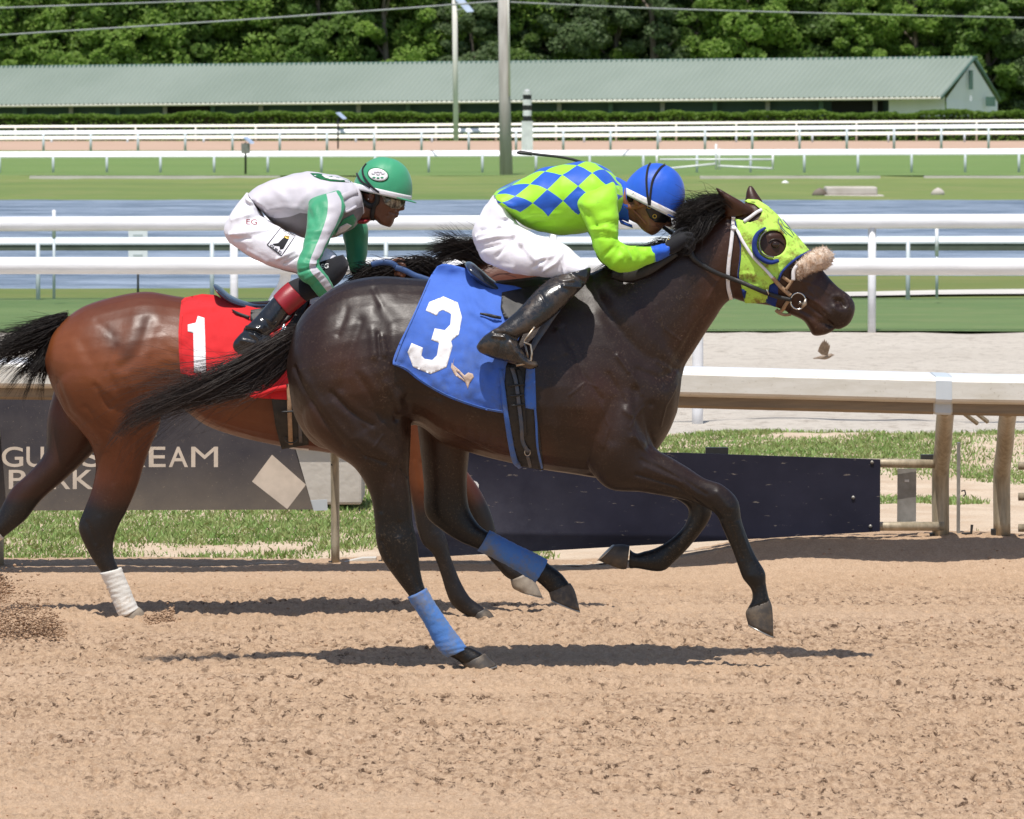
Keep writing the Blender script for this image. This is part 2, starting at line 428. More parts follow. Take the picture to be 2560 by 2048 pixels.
# ground
q = NT('dirt_track')
big = q.ramp(q.noise(1.1, 4, .6, stretch=(.35, 1, 1)), .35, .7); mid = q.ramp(q.noise(30, 5, .65, stretch=(1, .35, 1)), .32, .66)
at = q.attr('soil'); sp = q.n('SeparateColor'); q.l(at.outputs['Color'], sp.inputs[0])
g1 = q.ramp(q.noise(40, 5, .66, stretch=(1, .34, 1)), .47, .62); g2 = q.ramp(q.noise(27, 6, .70, stretch=(1, .30, 1), dist=.5), .55, .63); g3 = q.ramp(q.noise(120, 3, .6, stretch=(1, .4, 1)), .40, .62)  # dark specks, stretched in depth: shade of small pits painted into the dirt colour
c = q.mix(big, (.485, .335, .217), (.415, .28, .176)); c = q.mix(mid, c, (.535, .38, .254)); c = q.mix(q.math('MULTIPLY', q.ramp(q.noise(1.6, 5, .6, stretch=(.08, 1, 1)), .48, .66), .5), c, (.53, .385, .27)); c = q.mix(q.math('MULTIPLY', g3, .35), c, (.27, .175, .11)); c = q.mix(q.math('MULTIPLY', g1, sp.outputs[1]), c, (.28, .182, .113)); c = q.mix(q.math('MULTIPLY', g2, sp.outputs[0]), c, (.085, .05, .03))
q.set(color=c, rough=.95, spec=.15); q.bump(q.math('ADD', q.noise(75, 4, .65, stretch=(1, .5, 1)), q.math('MULTIPLY', q.noise(170, 3, .6), .5)), .8, .014); M['dirt'] = q.m
q = NT('dirt_clod'); q.set(color=q.mix(q.ramp(q.noise(30, 4), .3, .7), (.47, .31, .205), (.33, .21, .132)), rough=.95, spec=.15); q.bump(q.noise(160, 3), .5, .006); M['clod'] = q.m
q = NT('verge_soil'); c = q.mix(q.ramp(q.noise(3, 5, .6), .35, .65), (.60, .49, .37), (.50, .38, .27)); c = q.mix(q.ramp(q.noise(60, 4, .7), .56, .7), c, (.33, .23, .15)); q.set(color=c, rough=.95, spec=.15)
q.bump(q.noise(45, 5, .65), .6, .02); M['soil'] = q.m
q = NT('synthetic_track'); c = q.mix(q.ramp(q.noise(.5, 4, .6, stretch=(.4, 1, 1)), .3, .7), (.62, .565, .49), (.55, .495, .425)); c = q.mix(q.ramp(q.noise(14, 5, .75, stretch=(.6, .35, 1)), .50, .70), c, (.38, .33, .275)); q.set(color=c, rough=.95, spec=.1)
q.bump(q.noise(24, 5, .7), .8, .05); M['sand'] = q.m
def turf(name, a, b, c3, sc=.3):
    q = NT(name); c = q.mix(q.ramp(q.noise(sc, 5, .65, stretch=(.35, 1, 1)), .32, .68), a, b); c = q.mix(q.ramp(q.noise(sc * 5, 5, .7, stretch=(.5, 1, 1)), .5, .75), c, c3)
    q.set(color=c, rough=.9, spec=.2); q.bump(q.noise(30, 4, .7), .8, .06); return q.m
M['turf'] = turf('turf', (.125, .205, .075), (.19, .27, .105), (.235, .27, .12))
M['far_turf'] = turf('far_turf', (.15, .24, .075), (.18, .27, .085), (.22, .27, .10), .12)
M['bank_grass'] = turf('bank_grass', (.15, .215, .06), (.21, .24, .075), (.26, .25, .10), .2)
M['far_bank'] = turf('far_bank_grass', (.145, .22, .065), (.225, .275, .085), (.30, .28, .12), .10)
M['far_dirt'] = pm('far_dirt', (.50, .34, .25), (.44, .30, .21), .3, .95)
M['path'] = pm('path', (.6, .57, .52), (.5, .47, .42), .8, .9)
q = NT('lake_water'); wv = q.noise(.55, 5, .68, stretch=(.45, .5, 1)); wv2 = q.noise(2.6, 4, .6, stretch=(.35, .5, 1))
q.set(color=q.mix(q.ramp(q.math('ADD', q.math('MULTIPLY', wv, .55), q.math('MULTIPLY', wv2, .45)), .40, .62), (.085, .115, .165), (.33, .385, .48)), rough=.3, spec=.5, ior=1.33); q.bump(q.math('ADD', wv, q.math('MULTIPLY', wv2, .9)), 1.0, .6); M['water'] = q.m  # dark troughs and bright ripple highlights are painted into the base colour
q = NT('grass_blade'); oi = q.noise(1.2, 4, .65); oi2 = q.noise(9, 3, .65)
q.set(color=q.mix(q.ramp(oi2, .4, .66), q.mix(q.ramp(oi, .35, .65), (.13, .24, .05), (.19, .29, .075)), (.30, .33, .13)), rough=.6, spec=.3, sss=0); M['grass'] = q.m
# horses
def coat_mat(name, base, hi, dark, dusty):
    """coat: 'coat' attribute R = black points, G = lighter reddish areas, B = dried sand; short hair as fine relief"""
    q = NT(name); s_ = q.sep(q.attr('coat').outputs['Vector']) if False else None
    at = q.attr('coat'); sp = q.n('SeparateColor'); q.l(at.outputs['Color'], sp.inputs[0])
    n1 = q.ramp(q.noise(5, 5, .6), .3, .7); c = q.mix(n1, base, tuple(x * 1.35 for x in base))
    c = q.mix(q.math('MULTIPLY', sp.outputs[1], q.ramp(q.noise(9, 4, .6), .2, .75, .55, 1)), c, hi); c = q.mix(sp.outputs[0], c, dark)
    spk = q.math('MULTIPLY', q.ramp(q.noise(110, 5, .78), .54, .74), q.ramp(q.noise(7, 4, .6), .35, .7))
    f = q.math('MULTIPLY', sp.outputs[2], spk, clamp=True); c = q.mix(q.math('MULTIPLY', f, .8), c, (.36, .25, .16))
    q.set(color=c, rough=q.ramp(q.noise(11, 4, .65), .25, .75, .33, .50), spec=.42, sheen=.0)
    q.b.inputs['Sheen Roughness'].default_value = .4; q.b.inputs['Sheen Tint'].default_value = (*dusty, 1)
    h = q.math('ADD', q.math('MULTIPLY', q.noise(34, 5, .65, stretch=(.6, 1, 1)), 1.0), q.math('MULTIPLY', q.noise(330, 3, .6, stretch=(.3, 1, .8)), .45)); q.bump(h, .20, .005)
    return q.m
M['coat_dark'] = coat_mat('dark_bay_coat', (.0150, .0062, .0035), (.056, .0190, .0078), (.0036, .003, .0029), (.6, .55, .5))
M['coat_bay'] = coat_mat('bay_coat', (.082, .0205, .006), (.205, .060, .0165), (.010, .0075, .007), (.7, .5, .4))
q = NT('hair'); q.set(color=q.mix(q.noise(40, 2), (.010, .008, .0075), (.022, .016, .014)), rough=.5, spec=.28); M['hair'] = q.m
q = NT('tail_hair_brown'); q.set(color=q.mix(q.noise(22, 2), (.016, .011, .0095), (.045, .028, .022)), rough=.4, spec=.45); M['hair_brown'] = q.m
M['hoof'] = pm('hoof', (.055, .047, .04), (.14, .105, .07), 26, .55, bump=.2, bscale=120, lo=.45, hi=.7)
M['hoof_pale'] = pm('pale_hoof', (.30, .25, .19), (.20, .16, .12), 26, .55, bump=.2, bscale=120)
M['shoe'] = pm('horseshoe', (.5, .48, .44), None, 20, .35, metal=.8)
M['eye'] = pm('eye', (.012, .007, .005), (.03, .015, .008), 20, .06)
def cloth_mat(name, c, c2, dirt=None, dl=.55, dh=.72, rough=.8, dsc=14, z0=None, bump=.25, sheen=.15):
    q = NT(name); col = q.mix(q.ramp(q.noise(6, 4, .6), .3, .7), c, c2)
    if dirt:
        f = q.ramp(q.noise(dsc, 6, .72), dl, dh)
        if z0 is not None:
            z = q.sep(q.pos())[2]; f = q.math('MULTIPLY', f, q.ramp(z, z0[0], z0[1], 1, 0))
        col = q.mix(f, col, dirt)
    q.set(color=col, rough=rough, spec=.25, sheen=sheen)
    q.bump(q.math('ADD', q.noise(26, 5, .6), q.math('MULTIPLY', q.noise(600, 2, .5), .12)), bump, .008); return q.m
M['blue_cloth'] = cloth_mat('blue_saddle_cloth', (.065, .155, .56), (.052, .13, .48), (.085, .125, .24), .44, .66, z0=(.85, 1.5))
M['blue_trim'] = cloth_mat('blue_trim', (.06, .16, .52), (.05, .12, .38), (.12, .14, .2), .5, .75)
M['red_cloth'] = cloth_mat('red_saddle_cloth', (.62, .018, .022), (.52, .014, .018))
M['white_patch'] = cloth_mat('white_number', (.80, .79, .80), (.74, .73, .74), (.38, .27, .19), .46, .62, dsc=22, z0=(.83, 1.02))
M['white_patch_clean'] = cloth_mat('white_number_clean', (.80, .79, .80), (.75, .74, .75))
M['tan_patch'] = cloth_mat('muddy_emblem', (.62, .5, .42), (.5, .36, .27), (.3, .18, .1), .5, .7, dsc=60)
M['bandage_blue'] = cloth_mat('blue_bandage', (.05, .17, .55), (.08, .19, .43), (.17, .175, .18), .47, .66, dsc=9, bump=.5)
M['bandage_white'] = cloth_mat('white_bandage', (.74, .72, .68), (.64, .61, .55), (.46, .34, .22), .52, .72, dsc=10, bump=.5)
M['lime'] = cloth_mat('lime_silk', (.36, .78, .035), (.31, .70, .03), (.20, .22, .05), .62, .78, dsc=23, rough=.55)
M['hood'] = cloth_mat('lime_hood', (.50, .80, .12), (.44, .73, .09), (.22, .17, .035), .50, .64, dsc=17, rough=.6, bump=.35)
M['navy_edge'] = cloth_mat('navy_binding', (.012, .035, .20), (.01, .025, .14))
M['blue_silk'] = cloth_mat('blue_silk', (.022, .115, .60), (.018, .09, .50), (.02, .05, .15), .6, .8, rough=.42)
M['white_cloth'] = cloth_mat('white_breeches', (.80, .78, .83), (.75, .73, .79), (.45, .36, .33), .66, .85, dsc=9, rough=.62, bump=.3)
M['white_tape'] = cloth_mat('white_webbing', (.78, .76, .8), (.7, .68, .68), (.5, .38, .26), .55, .75, dsc=30, rough=.6)
M['silver'] = cloth_mat('silver_silk', (.55, .52, .56), (.50, .475, .515), rough=.5)
M['grey_panel'] = cloth_mat('grey_panel', (.27, .25, .26), (.24, .22, .235), rough=.6)
M['green'] = cloth_mat('green_silk', (.055, .33, .17), (.045, .28, .14), rough=.42)
M['green_dark'] = cloth_mat('dark_green_print', (.0, .13, .035), (.0, .10, .03), rough=.6)
M['black_cloth'] = cloth_mat('black_cloth', (.012, .012, .016), (.009, .009, .012), rough=.75)
M['cuff_red'] = pm('red_leather', (.30, .012, .02), (.23, .01, .016), 12, .4, bump=.15, bscale=200)
q = NT('boot_leather'); f = q.math('MULTIPLY', q.ramp(q.noise(12, 6, .72), .48, .66), q.ramp(q.sep(q.pos())[2], 1.05, 1.4, 1, .45))
q.set(color=q.mix(f, (.014, .015, .017), (.12, .075, .042)), rough=q.ramp(f, 0, 1, .22, .8), spec=.6); q.bump(q.noise(26, 5, .6), .35, .008); M['boot'] = q.m
M['boot_shiny'] = pm('shiny_boot', (.012, .013, .016), (.018, .02, .024), 8, .17, bump=.35, bscale=18, bdist=.01, spec=.6)
M['leather_black'] = pm('black_leather', (.010, .010, .011), (.022, .02, .018), 30, .55, bump=.3, bscale=220, spec=.5)
M['leather_blue'] = pm('blue_black_leather', (.018, .028, .055), (.03, .04, .065), 14, .2, bump=.2, bscale=60, spec=.6)
M['strap_grey'] = pm('dusty_strap', (.05, .075, .12), (.12, .10, .085), 20, .55, bump=.2, bscale=120)
M['strap_blue'] = pm('blue_rein', (.035, .085, .23), (.025, .06, .16), 20, .5, bump=.2, bscale=200)
M['strap_tan'] = pm('tan_strap', (.42, .28, .17), (.3, .19, .11), 40, .6, bump=.3, bscale=150)
M['skin_tan'] = pm('tan_skin', (.27, .115, .062), (.21, .085, .045), 18, .48, bump=.12, bscale=160)
M['skin_dark'] = pm('brown_skin', (.155, .062, .034), (.12, .047, .026), 18, .45, bump=.12, bscale=160)
M['leather_brown'] = pm('brown_leather', (.30, .115, .05), (.22, .08, .035), 20, .45, bump=.2, bscale=120)
M['lip'] = pm('lip', (.20, .06, .045), None, 30, .4)
M['black_plastic'] = pm('black_plastic', (.012, .012, .013), None, 20, .3)
M['gold'] = pm('gold', (.65, .42, .09), None, 40, .35, metal=.6)
q = NT('goggle_lens'); q.set(color=(.10, .085, .06), rough=.08, spec=.6, coat=.6); M['lens'] = q.m
q = NT('goggle_lens_dusty'); q.set(color=q.mix(q.ramp(q.noise(60, 5, .7), .45, .65), (.06, .05, .04), (.42, .37, .28)), rough=.12, spec=.6, coat=.5); M['lens_dusty'] = q.m
q = NT('sheepskin'); f = q.ramp(q.noise(40, 5, .7), .38, .65); q.set(color=q.mix(f, (.66, .55, .45), (.42, .27, .17)), rough=.95, spec=.1, sheen=.4); M['fleece'] = q.m
M['fleece_white'] = pm('white_fleece', (.78, .76, .78), (.68, .64, .62), 40, .95)
# board and print
q = NT('speckled_board'); z = q.sep(q.pos()); f = q.ramp(q.noise(5, 5, .65), .3, .72); g = q.ramp(z[2], .56, .30, 0, 1)
c = q.mix(f, (.028, .026, .034), (.058, .052, .056)); c = q.mix(q.math('MULTIPLY', g, q.ramp(q.noise(3.5, 5, .7), .2, .7, .35, 1)), c, (.135, .112, .088)); c = q.mix(q.ramp(q.noise(90, 4, .75), .64, .74), c, (.3, .24, .18))  # tone turns lighter and browner towards the bottom, pale specks all over
q.set(color=c, rough=.55, spec=.3); M['sign_dark'] = q.m
q = NT('navy_board'); c = q.mix(q.ramp(q.noise(4, 5, .65), .35, .75), (.009, .010, .024), (.018, .019, .038)); sp = q.ramp(q.noise(38, 3, .6, stretch=(.45, 1, 1.6)), .665, .72); c = q.mix(q.math('MULTIPLY', sp, .5), c, (.3, .26, .22))
x = q.sep(q.pos()); d = q.math('MULTIPLY', q.ramp(x[0], .5, -.3, 0, 1), q.ramp(x[2], .55, .1, 0, 1)); d = q.math('MULTIPLY', d, q.ramp(q.noise(6, 5, .7), .3, .6, .3, 1)); c = q.mix(q.math('MULTIPLY', d, .55), c, (.15, .15, .19))
q.set(color=c, rough=.5, spec=.3); M['sign_navy'] = q.m
M['letter'] = pm('sign_letter', (.50, .43, .36), (.42, .36, .30), 12, .6)
# far things
M['roof'] = pm('green_metal_roof', (.235, .28, .24), (.20, .245, .205), .12, .5)
M['roof_trim'] = pm('roof_trim', (.07, .14, .11), None, .5, .5)
M['barn_wall'] = pm('barn_wall_dark', (.030, .062, .068), (.045, .075, .08), .3, .8)
M['barn_white'] = pm('barn_white', (.82, .84, .88), (.76, .79, .83), .5, .7)
M['barn_dark'] = pm('barn_opening', (.008, .008, .01), None, .5, .9)
M['concrete'] = pm('concrete', (.52, .48, .43), (.42, .38, .33), 2, .9, bump=.3, bscale=8, bdist=.03)
M['wood_pole'] = pm('wood_pole', (.46, .43, .40), (.34, .31, .285), 1.6, .85, stretch=(3, 3, .4))
M['pale_pole'] = pm('pale_pole', (.78, .74, .69), (.64, .60, .55), 1.6, .7, stretch=(3, 3, .4))
M['wire'] = pm('wire', (.42, .42, .42), None, 1, .5)
M['panel'] = pm('solar_panel', (.30, .38, .50), (.24, .30, .42), 2, .6)
M['pole_white'] = pm('pole_white', (.8, .8, .8), None, 2, .5); M['pole_black'] = pm('pole_black', (.015, .015, .016), None, 2, .5)
def leaf_mat(name, a, b):
    q = NT(name); f = q.ramp(q.noise(.45, 4, .65), .3, .7); q.set(color=q.mix(f, a, b), rough=.55, spec=.3)
    tr = q.n('BsdfTranslucent'); q.l(q.mix(f, tuple(x * 1.3 for x in a), tuple(x * 1.3 for x in b)), tr.inputs[0]); mx = q.n('MixShader'); mx.inputs[0].default_value = .58
    out = q.t.nodes['Material Output']; q.l(q.b.outputs[0], mx.inputs[1]); q.l(tr.outputs[0], mx.inputs[2]); q.l(mx.outputs[0], out.inputs[0]); return q.m
M['leaf_bright'] = leaf_mat('leaf_bright', (.21, .33, .075), (.28, .395, .095)); M['leaf_mid'] = leaf_mat('leaf_mid', (.17, .275, .07), (.215, .32, .09))
M['leaf_dull'] = leaf_mat('leaf_dull', (.15, .215, .10), (.185, .25, .125)); M['leaf_dark'] = leaf_mat('leaf_dark', (.145, .23, .066), (.18, .265, .08))
q = NT('kicked_dirt'); q.set(color=q.mix(q.ramp(q.noise(12, 4), .3, .7), (.45, .305, .2), (.34, .225, .145)), rough=.95, spec=.1); M['spray'] = q.m
M['bark'] = pm('bark', (.12, .09, .065), (.2, .17, .14), 1.2, .9, stretch=(3, 3, .5)); M['hedge'] = leaf_mat('hedge_leaf', (.14, .235, .04), (.20, .30, .055)); M['hedge_core'] = pm('hedge_core', (.03, .05, .014), (.05, .042, .02), 2, .95)
M['bird'] = pm('bird_feathers', (.20, .145, .10), (.32, .25, .19), 60, .8)
M['beam'] = pm('rail_beam', (.27, .20, .12), (.19, .14, .085), 7, .5, stretch=(.5, 1, 6))
# ------------------------------------------------------------------ the ground, strip by strip
def struct(name, me, m, parent=None):
    o = link(name, me, m, parent); o['kind'] = 'structure'; return o
def terrain(d):
    return np.interp(d, [0, 70, 78, 90, 155, 164, 225, 240, 300, 320, 385, 400, 9000], [0, 0, -.32, -.9, -.9, -.24, -.2, -.14, .26, .32, .45, .5, .5])
def berm(x, d):
    return .127 * sstep(26.15, 27.1, d + .25 * (vn2(x * 1.7, d * 0 + 3, 2) - .5)) * sstep(.1, 1.6, x) * (1 - sstep(36, 39, d))
def strip(name, xs, ys, zf, m):
    X, Y = np.meshgrid(xs, ys, indexing='ij'); V = np.stack([X, Y, zf(X, Y)], -1).reshape(-1, 3); F = grid_faces(len(xs), len(ys))[:, ::-1]
    me = mesh_np(name, V, F); return struct(name, me, m)
def pit_shade(X, Y):  # masks for the pit shade painted into the track colour
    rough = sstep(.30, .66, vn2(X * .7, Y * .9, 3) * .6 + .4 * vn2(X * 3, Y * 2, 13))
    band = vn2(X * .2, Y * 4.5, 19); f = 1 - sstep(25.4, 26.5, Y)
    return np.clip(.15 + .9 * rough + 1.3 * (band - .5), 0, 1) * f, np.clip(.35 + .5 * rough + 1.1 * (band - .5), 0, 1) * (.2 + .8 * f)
def zdirt(X, Y):
    roll = .020 * (vn2(X * .35, Y * 1.3, 1) - .5) + .016 * (vn2(X * .16, Y * 5.5, 17) - .5) + .008 * (vn2(X * .3, Y * 13, 18) - .5) + .010 * (vn2(X * 1.5, Y * 3.5, 2) - .5)
    ruff = .35 + .65 * sstep(.35, .7, vn2(X * .5, Y * 1.1, 3))
    a = vn2(X * 13, Y * 7, 4); b = vn2(X * 34 + a, Y * 20, 5); c = vn2(X * 58, Y * 34, 6); e = vn2(X * 75, Y * 70, 9)
    lump = .006 * (a - .5) + .011 * (np.abs(b * 2 - 1) ** .8 - .5) + .013 * (c - .5) + .006 * (e - .5)
    pits = -.010 * sstep(.6, .75, vn2(X * 36, Y * 16, 7))
    fade = 1 - .75 * sstep(25.6, 26.8, Y)
    return roll + (lump * (.55 + .75 * ruff) + pits) * fade + berm(X, Y) + .05 * sstep(26.0, 26.9, Y) * (vn2(X * 2.1, Y * 1.6, 11) - .45) * sstep(-3, 1.2, X)
xs = np.concatenate([np.linspace(-90, -8, 18), np.linspace(-7, -3.2, 34), np.arange(-3.1, 3.1, .0125), np.linspace(3.15, 7, 34), np.linspace(8, 90, 18)])
ys = np.concatenate([np.linspace(-3, 14, 30), np.linspace(14.3, 16.4, 40), np.arange(16.45, 27.6, .0125)])
dt = strip('dirt_track', xs, ys, zdirt, M['dirt']); V = coords(dt.data); dd = pit_shade(V[:, 0], V[:, 1]); set_col(dt.data, 'soil', np.stack([dd[0], dd[1], dd[0] * 0], -1))
xs2 = np.concatenate([np.linspace(-120, -8, 16), np.arange(-7, 7, .05), np.linspace(8, 120, 16)])
def zverge(X, Y): return -.006 + berm(X, Y) + .03 * (vn2(X * 1.3, Y * 1.1, 21) - .4) * (1 - sstep(36, 38, Y)) + .012 * (vn2(X * 9, Y * 7, 22) - .5)
strip('verge', xs2, np.arange(27.2, 38.6, .05), zverge, M['soil'])
xs3 = np.concatenate([np.linspace(-160, -10, 16), np.arange(-9, 9, .11), np.linspace(10, 160, 16)])
strip('synthetic_track', xs3, np.arange(36.9, 56.35, .1), lambda X, Y: .012 + .03 * (vn2(X * .8, Y * .9, 31) - .5) + .02 * (vn2(X * 4, Y * 2.4, 32) - .5) - .05 * (1 - sstep(36.9, 38.5, Y)), M['sand'])
xs4 = np.concatenate([np.linspace(-400, -22, 18), np.linspace(-20, 20, 90), np.linspace(22, 400, 18)])
def bank_z(X, Y): return np.interp(Y, [56, 67, 76, 86], [0, 0, -.1, -.34]) + .02 * (vn2(X * .7, Y * .7, 41) - .5)
strip('turf_course', xs4, np.linspace(56.3, 66.6, 50), lambda X, Y: .02 + bank_z(X, Y), M['turf'])
def shore(x): return np.interp(x, [-12, -4, 1, 3, 14], [76.2, 76.6, 79, 84, 85.5])
def zb(X, Y): return np.interp((Y - 66.6) / (shore(X) - 66.6), [0, .75, 1, 1.25], [.0, -.09, -.25, -.6]) + .02 * (vn2(X * .7, Y * .7, 41) - .5)
strip('lake_bank', xs4, np.linspace(66.6, 90, 90), zb, M['bank_grass'])
pth = []
for i, x in enumerate(np.linspace(1760, 2900, 30)):
    yb = np.interp(x, [1760, 1880, 2560, 2900], [752, 750, 738, 728]); yt = np.interp(x, [1760, 1880, 2560, 2900], [750, 737, 723, 716])
    for yy in (yb, yt):
        d = FPX * CAMZ / (yy - 290); pth.append((XPX(x, d), d, 0.03 + float(zb(np.array(XPX(x, d)), np.array(d)))))
struct('concrete_path', mesh_np('concrete_path', np.array(pth), grid_faces(30, 2)), M['path'])
strip('lake', np.linspace(-500, 500, 12), np.linspace(70, 170, 12), lambda X, Y: -.25 + 0 * X, M['water'])
xs5 = np.concatenate([np.linspace(-900, -60, 12), np.linspace(-50, 50, 120), np.linspace(60, 900, 12)])
strip('far_bank', xs5, np.linspace(156, 224, 60), lambda X, Y: np.interp(Y, [156, 162, 165, 224], [-.6, -.27, -.16, -.2]) + .12 * (vn2(X * .15, Y * .12, 51) - .5) * sstep(160, 170, Y) + .05 * (vn2(X * .9, Y * .5, 52) - .5), M['far_bank'])
strip('far_turf', xs5, np.linspace(224, 308, 30), lambda X, Y: terrain(Y) + .004, M['far_turf'])
strip('far_dirt_track', xs5, np.linspace(308, 386, 20), lambda X, Y: terrain(Y) + .01, M['far_dirt'])
strip('ground', np.linspace(-6000, 6000, 30), np.concatenate([[-200, 0, 60, 150, 380, 386, 400], np.linspace(500, 8000, 14)]), lambda X, Y: np.where(Y < 384, -1.4, .46), M['far_bank'])
# loose clods on the track, too many to count
def clods(name, n, sampler, m, smin, smax, seed, label):
    g = np.random.default_rng(seed); bm = bmesh.new(); bmesh.ops.create_icosphere(bm, subdivisions=1, radius=1); bv = np.array([v.co[:] for v in bm.verts]); bf = np.array([[v.index for v in f.verts] for f in bm.faces]); bm.free()
    Vs = []; Fs = []
    pts = sampler(g, n)
    for i, p in enumerate(pts):
        s_ = smin * (smax / smin) ** (g.random() ** 2.2); v = bv * (1 + .45 * (g.random((len(bv), 1)) - .5)) * s_ * np.array([1.2, 1, .75]); a = g.random() * 6.28
        c, s2 = math.cos(a), math.sin(a); v = np.stack([v[:, 0] * c - v[:, 1] * s2, v[:, 0] * s2 + v[:, 1] * c, v[:, 2]], -1)
        Vs.append(v + p); Fs.append(bf + i * len(bv))
    o = link(name, mesh_np(name, np.concatenate(Vs), np.concatenate(Fs)), m); tag(o, label, 'dirt clods', kind='stuff'); return o
def on_track(g, n):
    y = 16.6 + 10.2 * g.random(n); x = (g.random(n) - .5) * (y * .215 + 1.2); keep = vn2(x * .9, y * 1.6, 3) > .25 * g.random(n) + .12; x = x[keep]; y = y[keep]
    return np.stack([x, y, zdirt(x, y) + .002], -1)
clods('dirt_clods', 2600, on_track, M['clod'], .003, .0085, 5, 'small loose clods scattered over the brown dirt track')
def spray(g, n):
    k = g.random(n); a = g.random(n); r = np.abs(g.normal(0, 1, n))
    px = np.where(k < .62, 150 - 190 * a + g.normal(0, 14, n), np.where(k < .8, g.normal(-5, 16, n), 395 + 75 * (a - .5)))
    up = np.where(k < .62, (18 + 95 * a * (1 - a) * 2.2) * r * .8, np.where(k < .8, 20 + 55 * a + 14 * r, (2 + 22 * a) * r * .7))
    y = np.where(k < .62, g.normal(23.45, .12, n), np.where(k < .8, g.normal(24.6, .15, n), g.normal(24.18, .06, n))); x = XPX(px, y); return np.stack([x, y, zdirt(x, y) + up / 590], -1)
clods('kicked_up_dirt', 5200, spray, M['spray'], .0016, .0085, 9, 'spray of sandy clods thrown up behind the bay horse')
# grass of the verge
def blades(name, n, m, seed, label, dens, h0=.012, h1=.042):
    g = np.random.default_rng(seed); y = 27.4 + 10.2 * g.random(n) ** 1.1; x = (g.random(n) - .5) * (y * .19 + 1.6); k = dens(x, y) > g.random(n); x = x[k]; y = y[k]; n = len(x)
    z = zverge(x, y) - .006; h = h0 + (h1 - h0) * g.random(n) ** 1.6; a = g.random(n) * 6.28; wd = .003 + .004 * g.random(n); ln = h * g.normal(0, .55, n); la = g.random(n) * 6.28
    dx = np.cos(a) * wd; dy = np.sin(a) * wd; tx = x + np.cos(la) * ln; ty = y + np.sin(la) * ln
    V = np.stack([np.stack([x - dx, y - dy, z], -1), np.stack([x + dx, y + dy, z], -1), np.stack([(x + tx) / 2 + dx * .7 - .15 * (tx - x), (y + ty) / 2 + dy * .7, z + h * .62], -1), np.stack([tx, ty, z + h], -1)], 1).reshape(-1, 3)
    i = np.arange(n) * 4; F = np.stack([i, i + 1, i + 2, i + 3], -1); o = link(name, mesh_np(name, V, F), m); return tag(o, label, 'grass', kind='stuff')
def dens(x, y):
    nz = vn2(x * 1.4, y * 1.2, 61); n2 = vn2(x * 5, y * 3.5, 62); px = x / y * FPX + 1280
    left = (1 - sstep(1050, 1450, px)) * sstep(28.0, 29.2, y + 1.0 * (nz - .5)) * (1 - sstep(34, 35, y))
    band = sstep(31.5, 33.2, y + 1.6 * (nz - .5)) * (1 - sstep(35.4, 36.6, y + 1.5 * (nz - .5))) * (1 - .85 * sstep(2250, 2500, px))
    tuft = sstep(.66, .78, vn2(x * 2.2, y * .9, 63)) * sstep(27.3, 27.9, y) * .7
    return np.clip(np.maximum(np.maximum(left, band), tuft) * (.75 + .9 * n2), 0, 1)
blades('verge_grass', 270000, M['grass'], 8, 'patchy green grass growing along the verge behind the running rail', dens)

# ------------------------------------------------------------------ near running rail with its goose-neck posts
RY = 26.32                                            # front face of the rail
rr = thing('running_rail', 'weathered cream inner running rail with goose-neck posts behind the horses', 'rail', (0, 27.1, 0))
def rail_top(px): return np.interp(px, [-900, 0, 1700, 2350, 2370, 2560, 3600], [896, 905, 927, 943.5, 944.5, 948, 962])
PROF = [(0, -.020), (.012, -.005), (.035, 0), (.35, .004), (.38, -.008), (.395, -.03), (.395, -.085), (.20, -.118), (.20, -.168), (.18, -.175), (.06, -.175), (.05, -.165), (.05, -.125), (.010, -.112), (0, -.100)]
def rail_piece(pxs, name, m, grow=0.0, prof=PROF, yoff=0.0):
    R = []
    for x in pxs:
        c = P(x, rail_top(x), RY)
        for (y, z) in prof: R.append((c.x, RY + yoff + y + (grow if y > .08 else -grow), c.z + z + (grow if z > -.05 else -grow)))
    n = len(prof); F = [tuple(int(q) for q in f) for f in grid_faces(len(pxs), n, True)] + [tuple(range(n)), tuple(range((len(pxs) - 1) * n, len(pxs) * n))[::-1]]
    me = mesh_py(name, R, F); fix_normals(me); return link(name, me, m, rr, False)
rail_piece([-1400, -200, 500, 1100, 1700, 2330, 2347], 'rail', M['weathered_rail']); rail_piece([2374, 2400, 2700, 3600, 4200], 'rail', M['weathered_rail'])
rail_piece([2340, 2380], 'rail_sleeve', M['grey_rail'], .004)
CAP = [(.006, -.010), (.013, -.002), (.034, .003), (.35, .007), (.381, -.005), (.375, -.009), (.35, .002), (.036, -.001), (.016, -.006), (.0085, -.011)]
rail_piece([-1400, -200, 500, 1100, 1700, 2338], 'rail_cap', M['white_rail'], 0, CAP); rail_piece([2382, 2560, 3600, 4200], 'rail_cap', M['white_rail'], 0, CAP)
BEAM = [(.047, -.121), (.047, -.166), (.058, -.179), (.19, -.179), (.204, -.170), (.204, -.119)]
rail_piece([-1400, -200, 500, 1100, 1700, 2336], 'rail_beam', M['beam'], 0, BEAM); rail_piece([2384, 2560, 3600, 4200], 'rail_beam', M['beam'], 0, BEAM)
def goose(px, base_py, wd=.048, name='post'):
    top = P(px, rail_top(px), RY + .09); yb = 27.2; zb_ = P(px, base_py, yb).z; x = top.x
    pts = [(x - .03, RY + .10, top.z - .125), (x - .022, RY + .18, top.z - .135), (x - .008, RY + .32, top.z - .17), (x + .004, RY + .55, top.z - .25), (x + .01, RY + .70, top.z - .36), (x + .012, yb, top.z - .5), (x + .014, yb, zb_)]
    pts = [tuple(p) for p in catmull(np.array(pts), 5)]
    o = MB().tube(pts, wd, 14, True, .7).build(name, M['tan_metal'], rr, True); return o, x, zb_, top.z
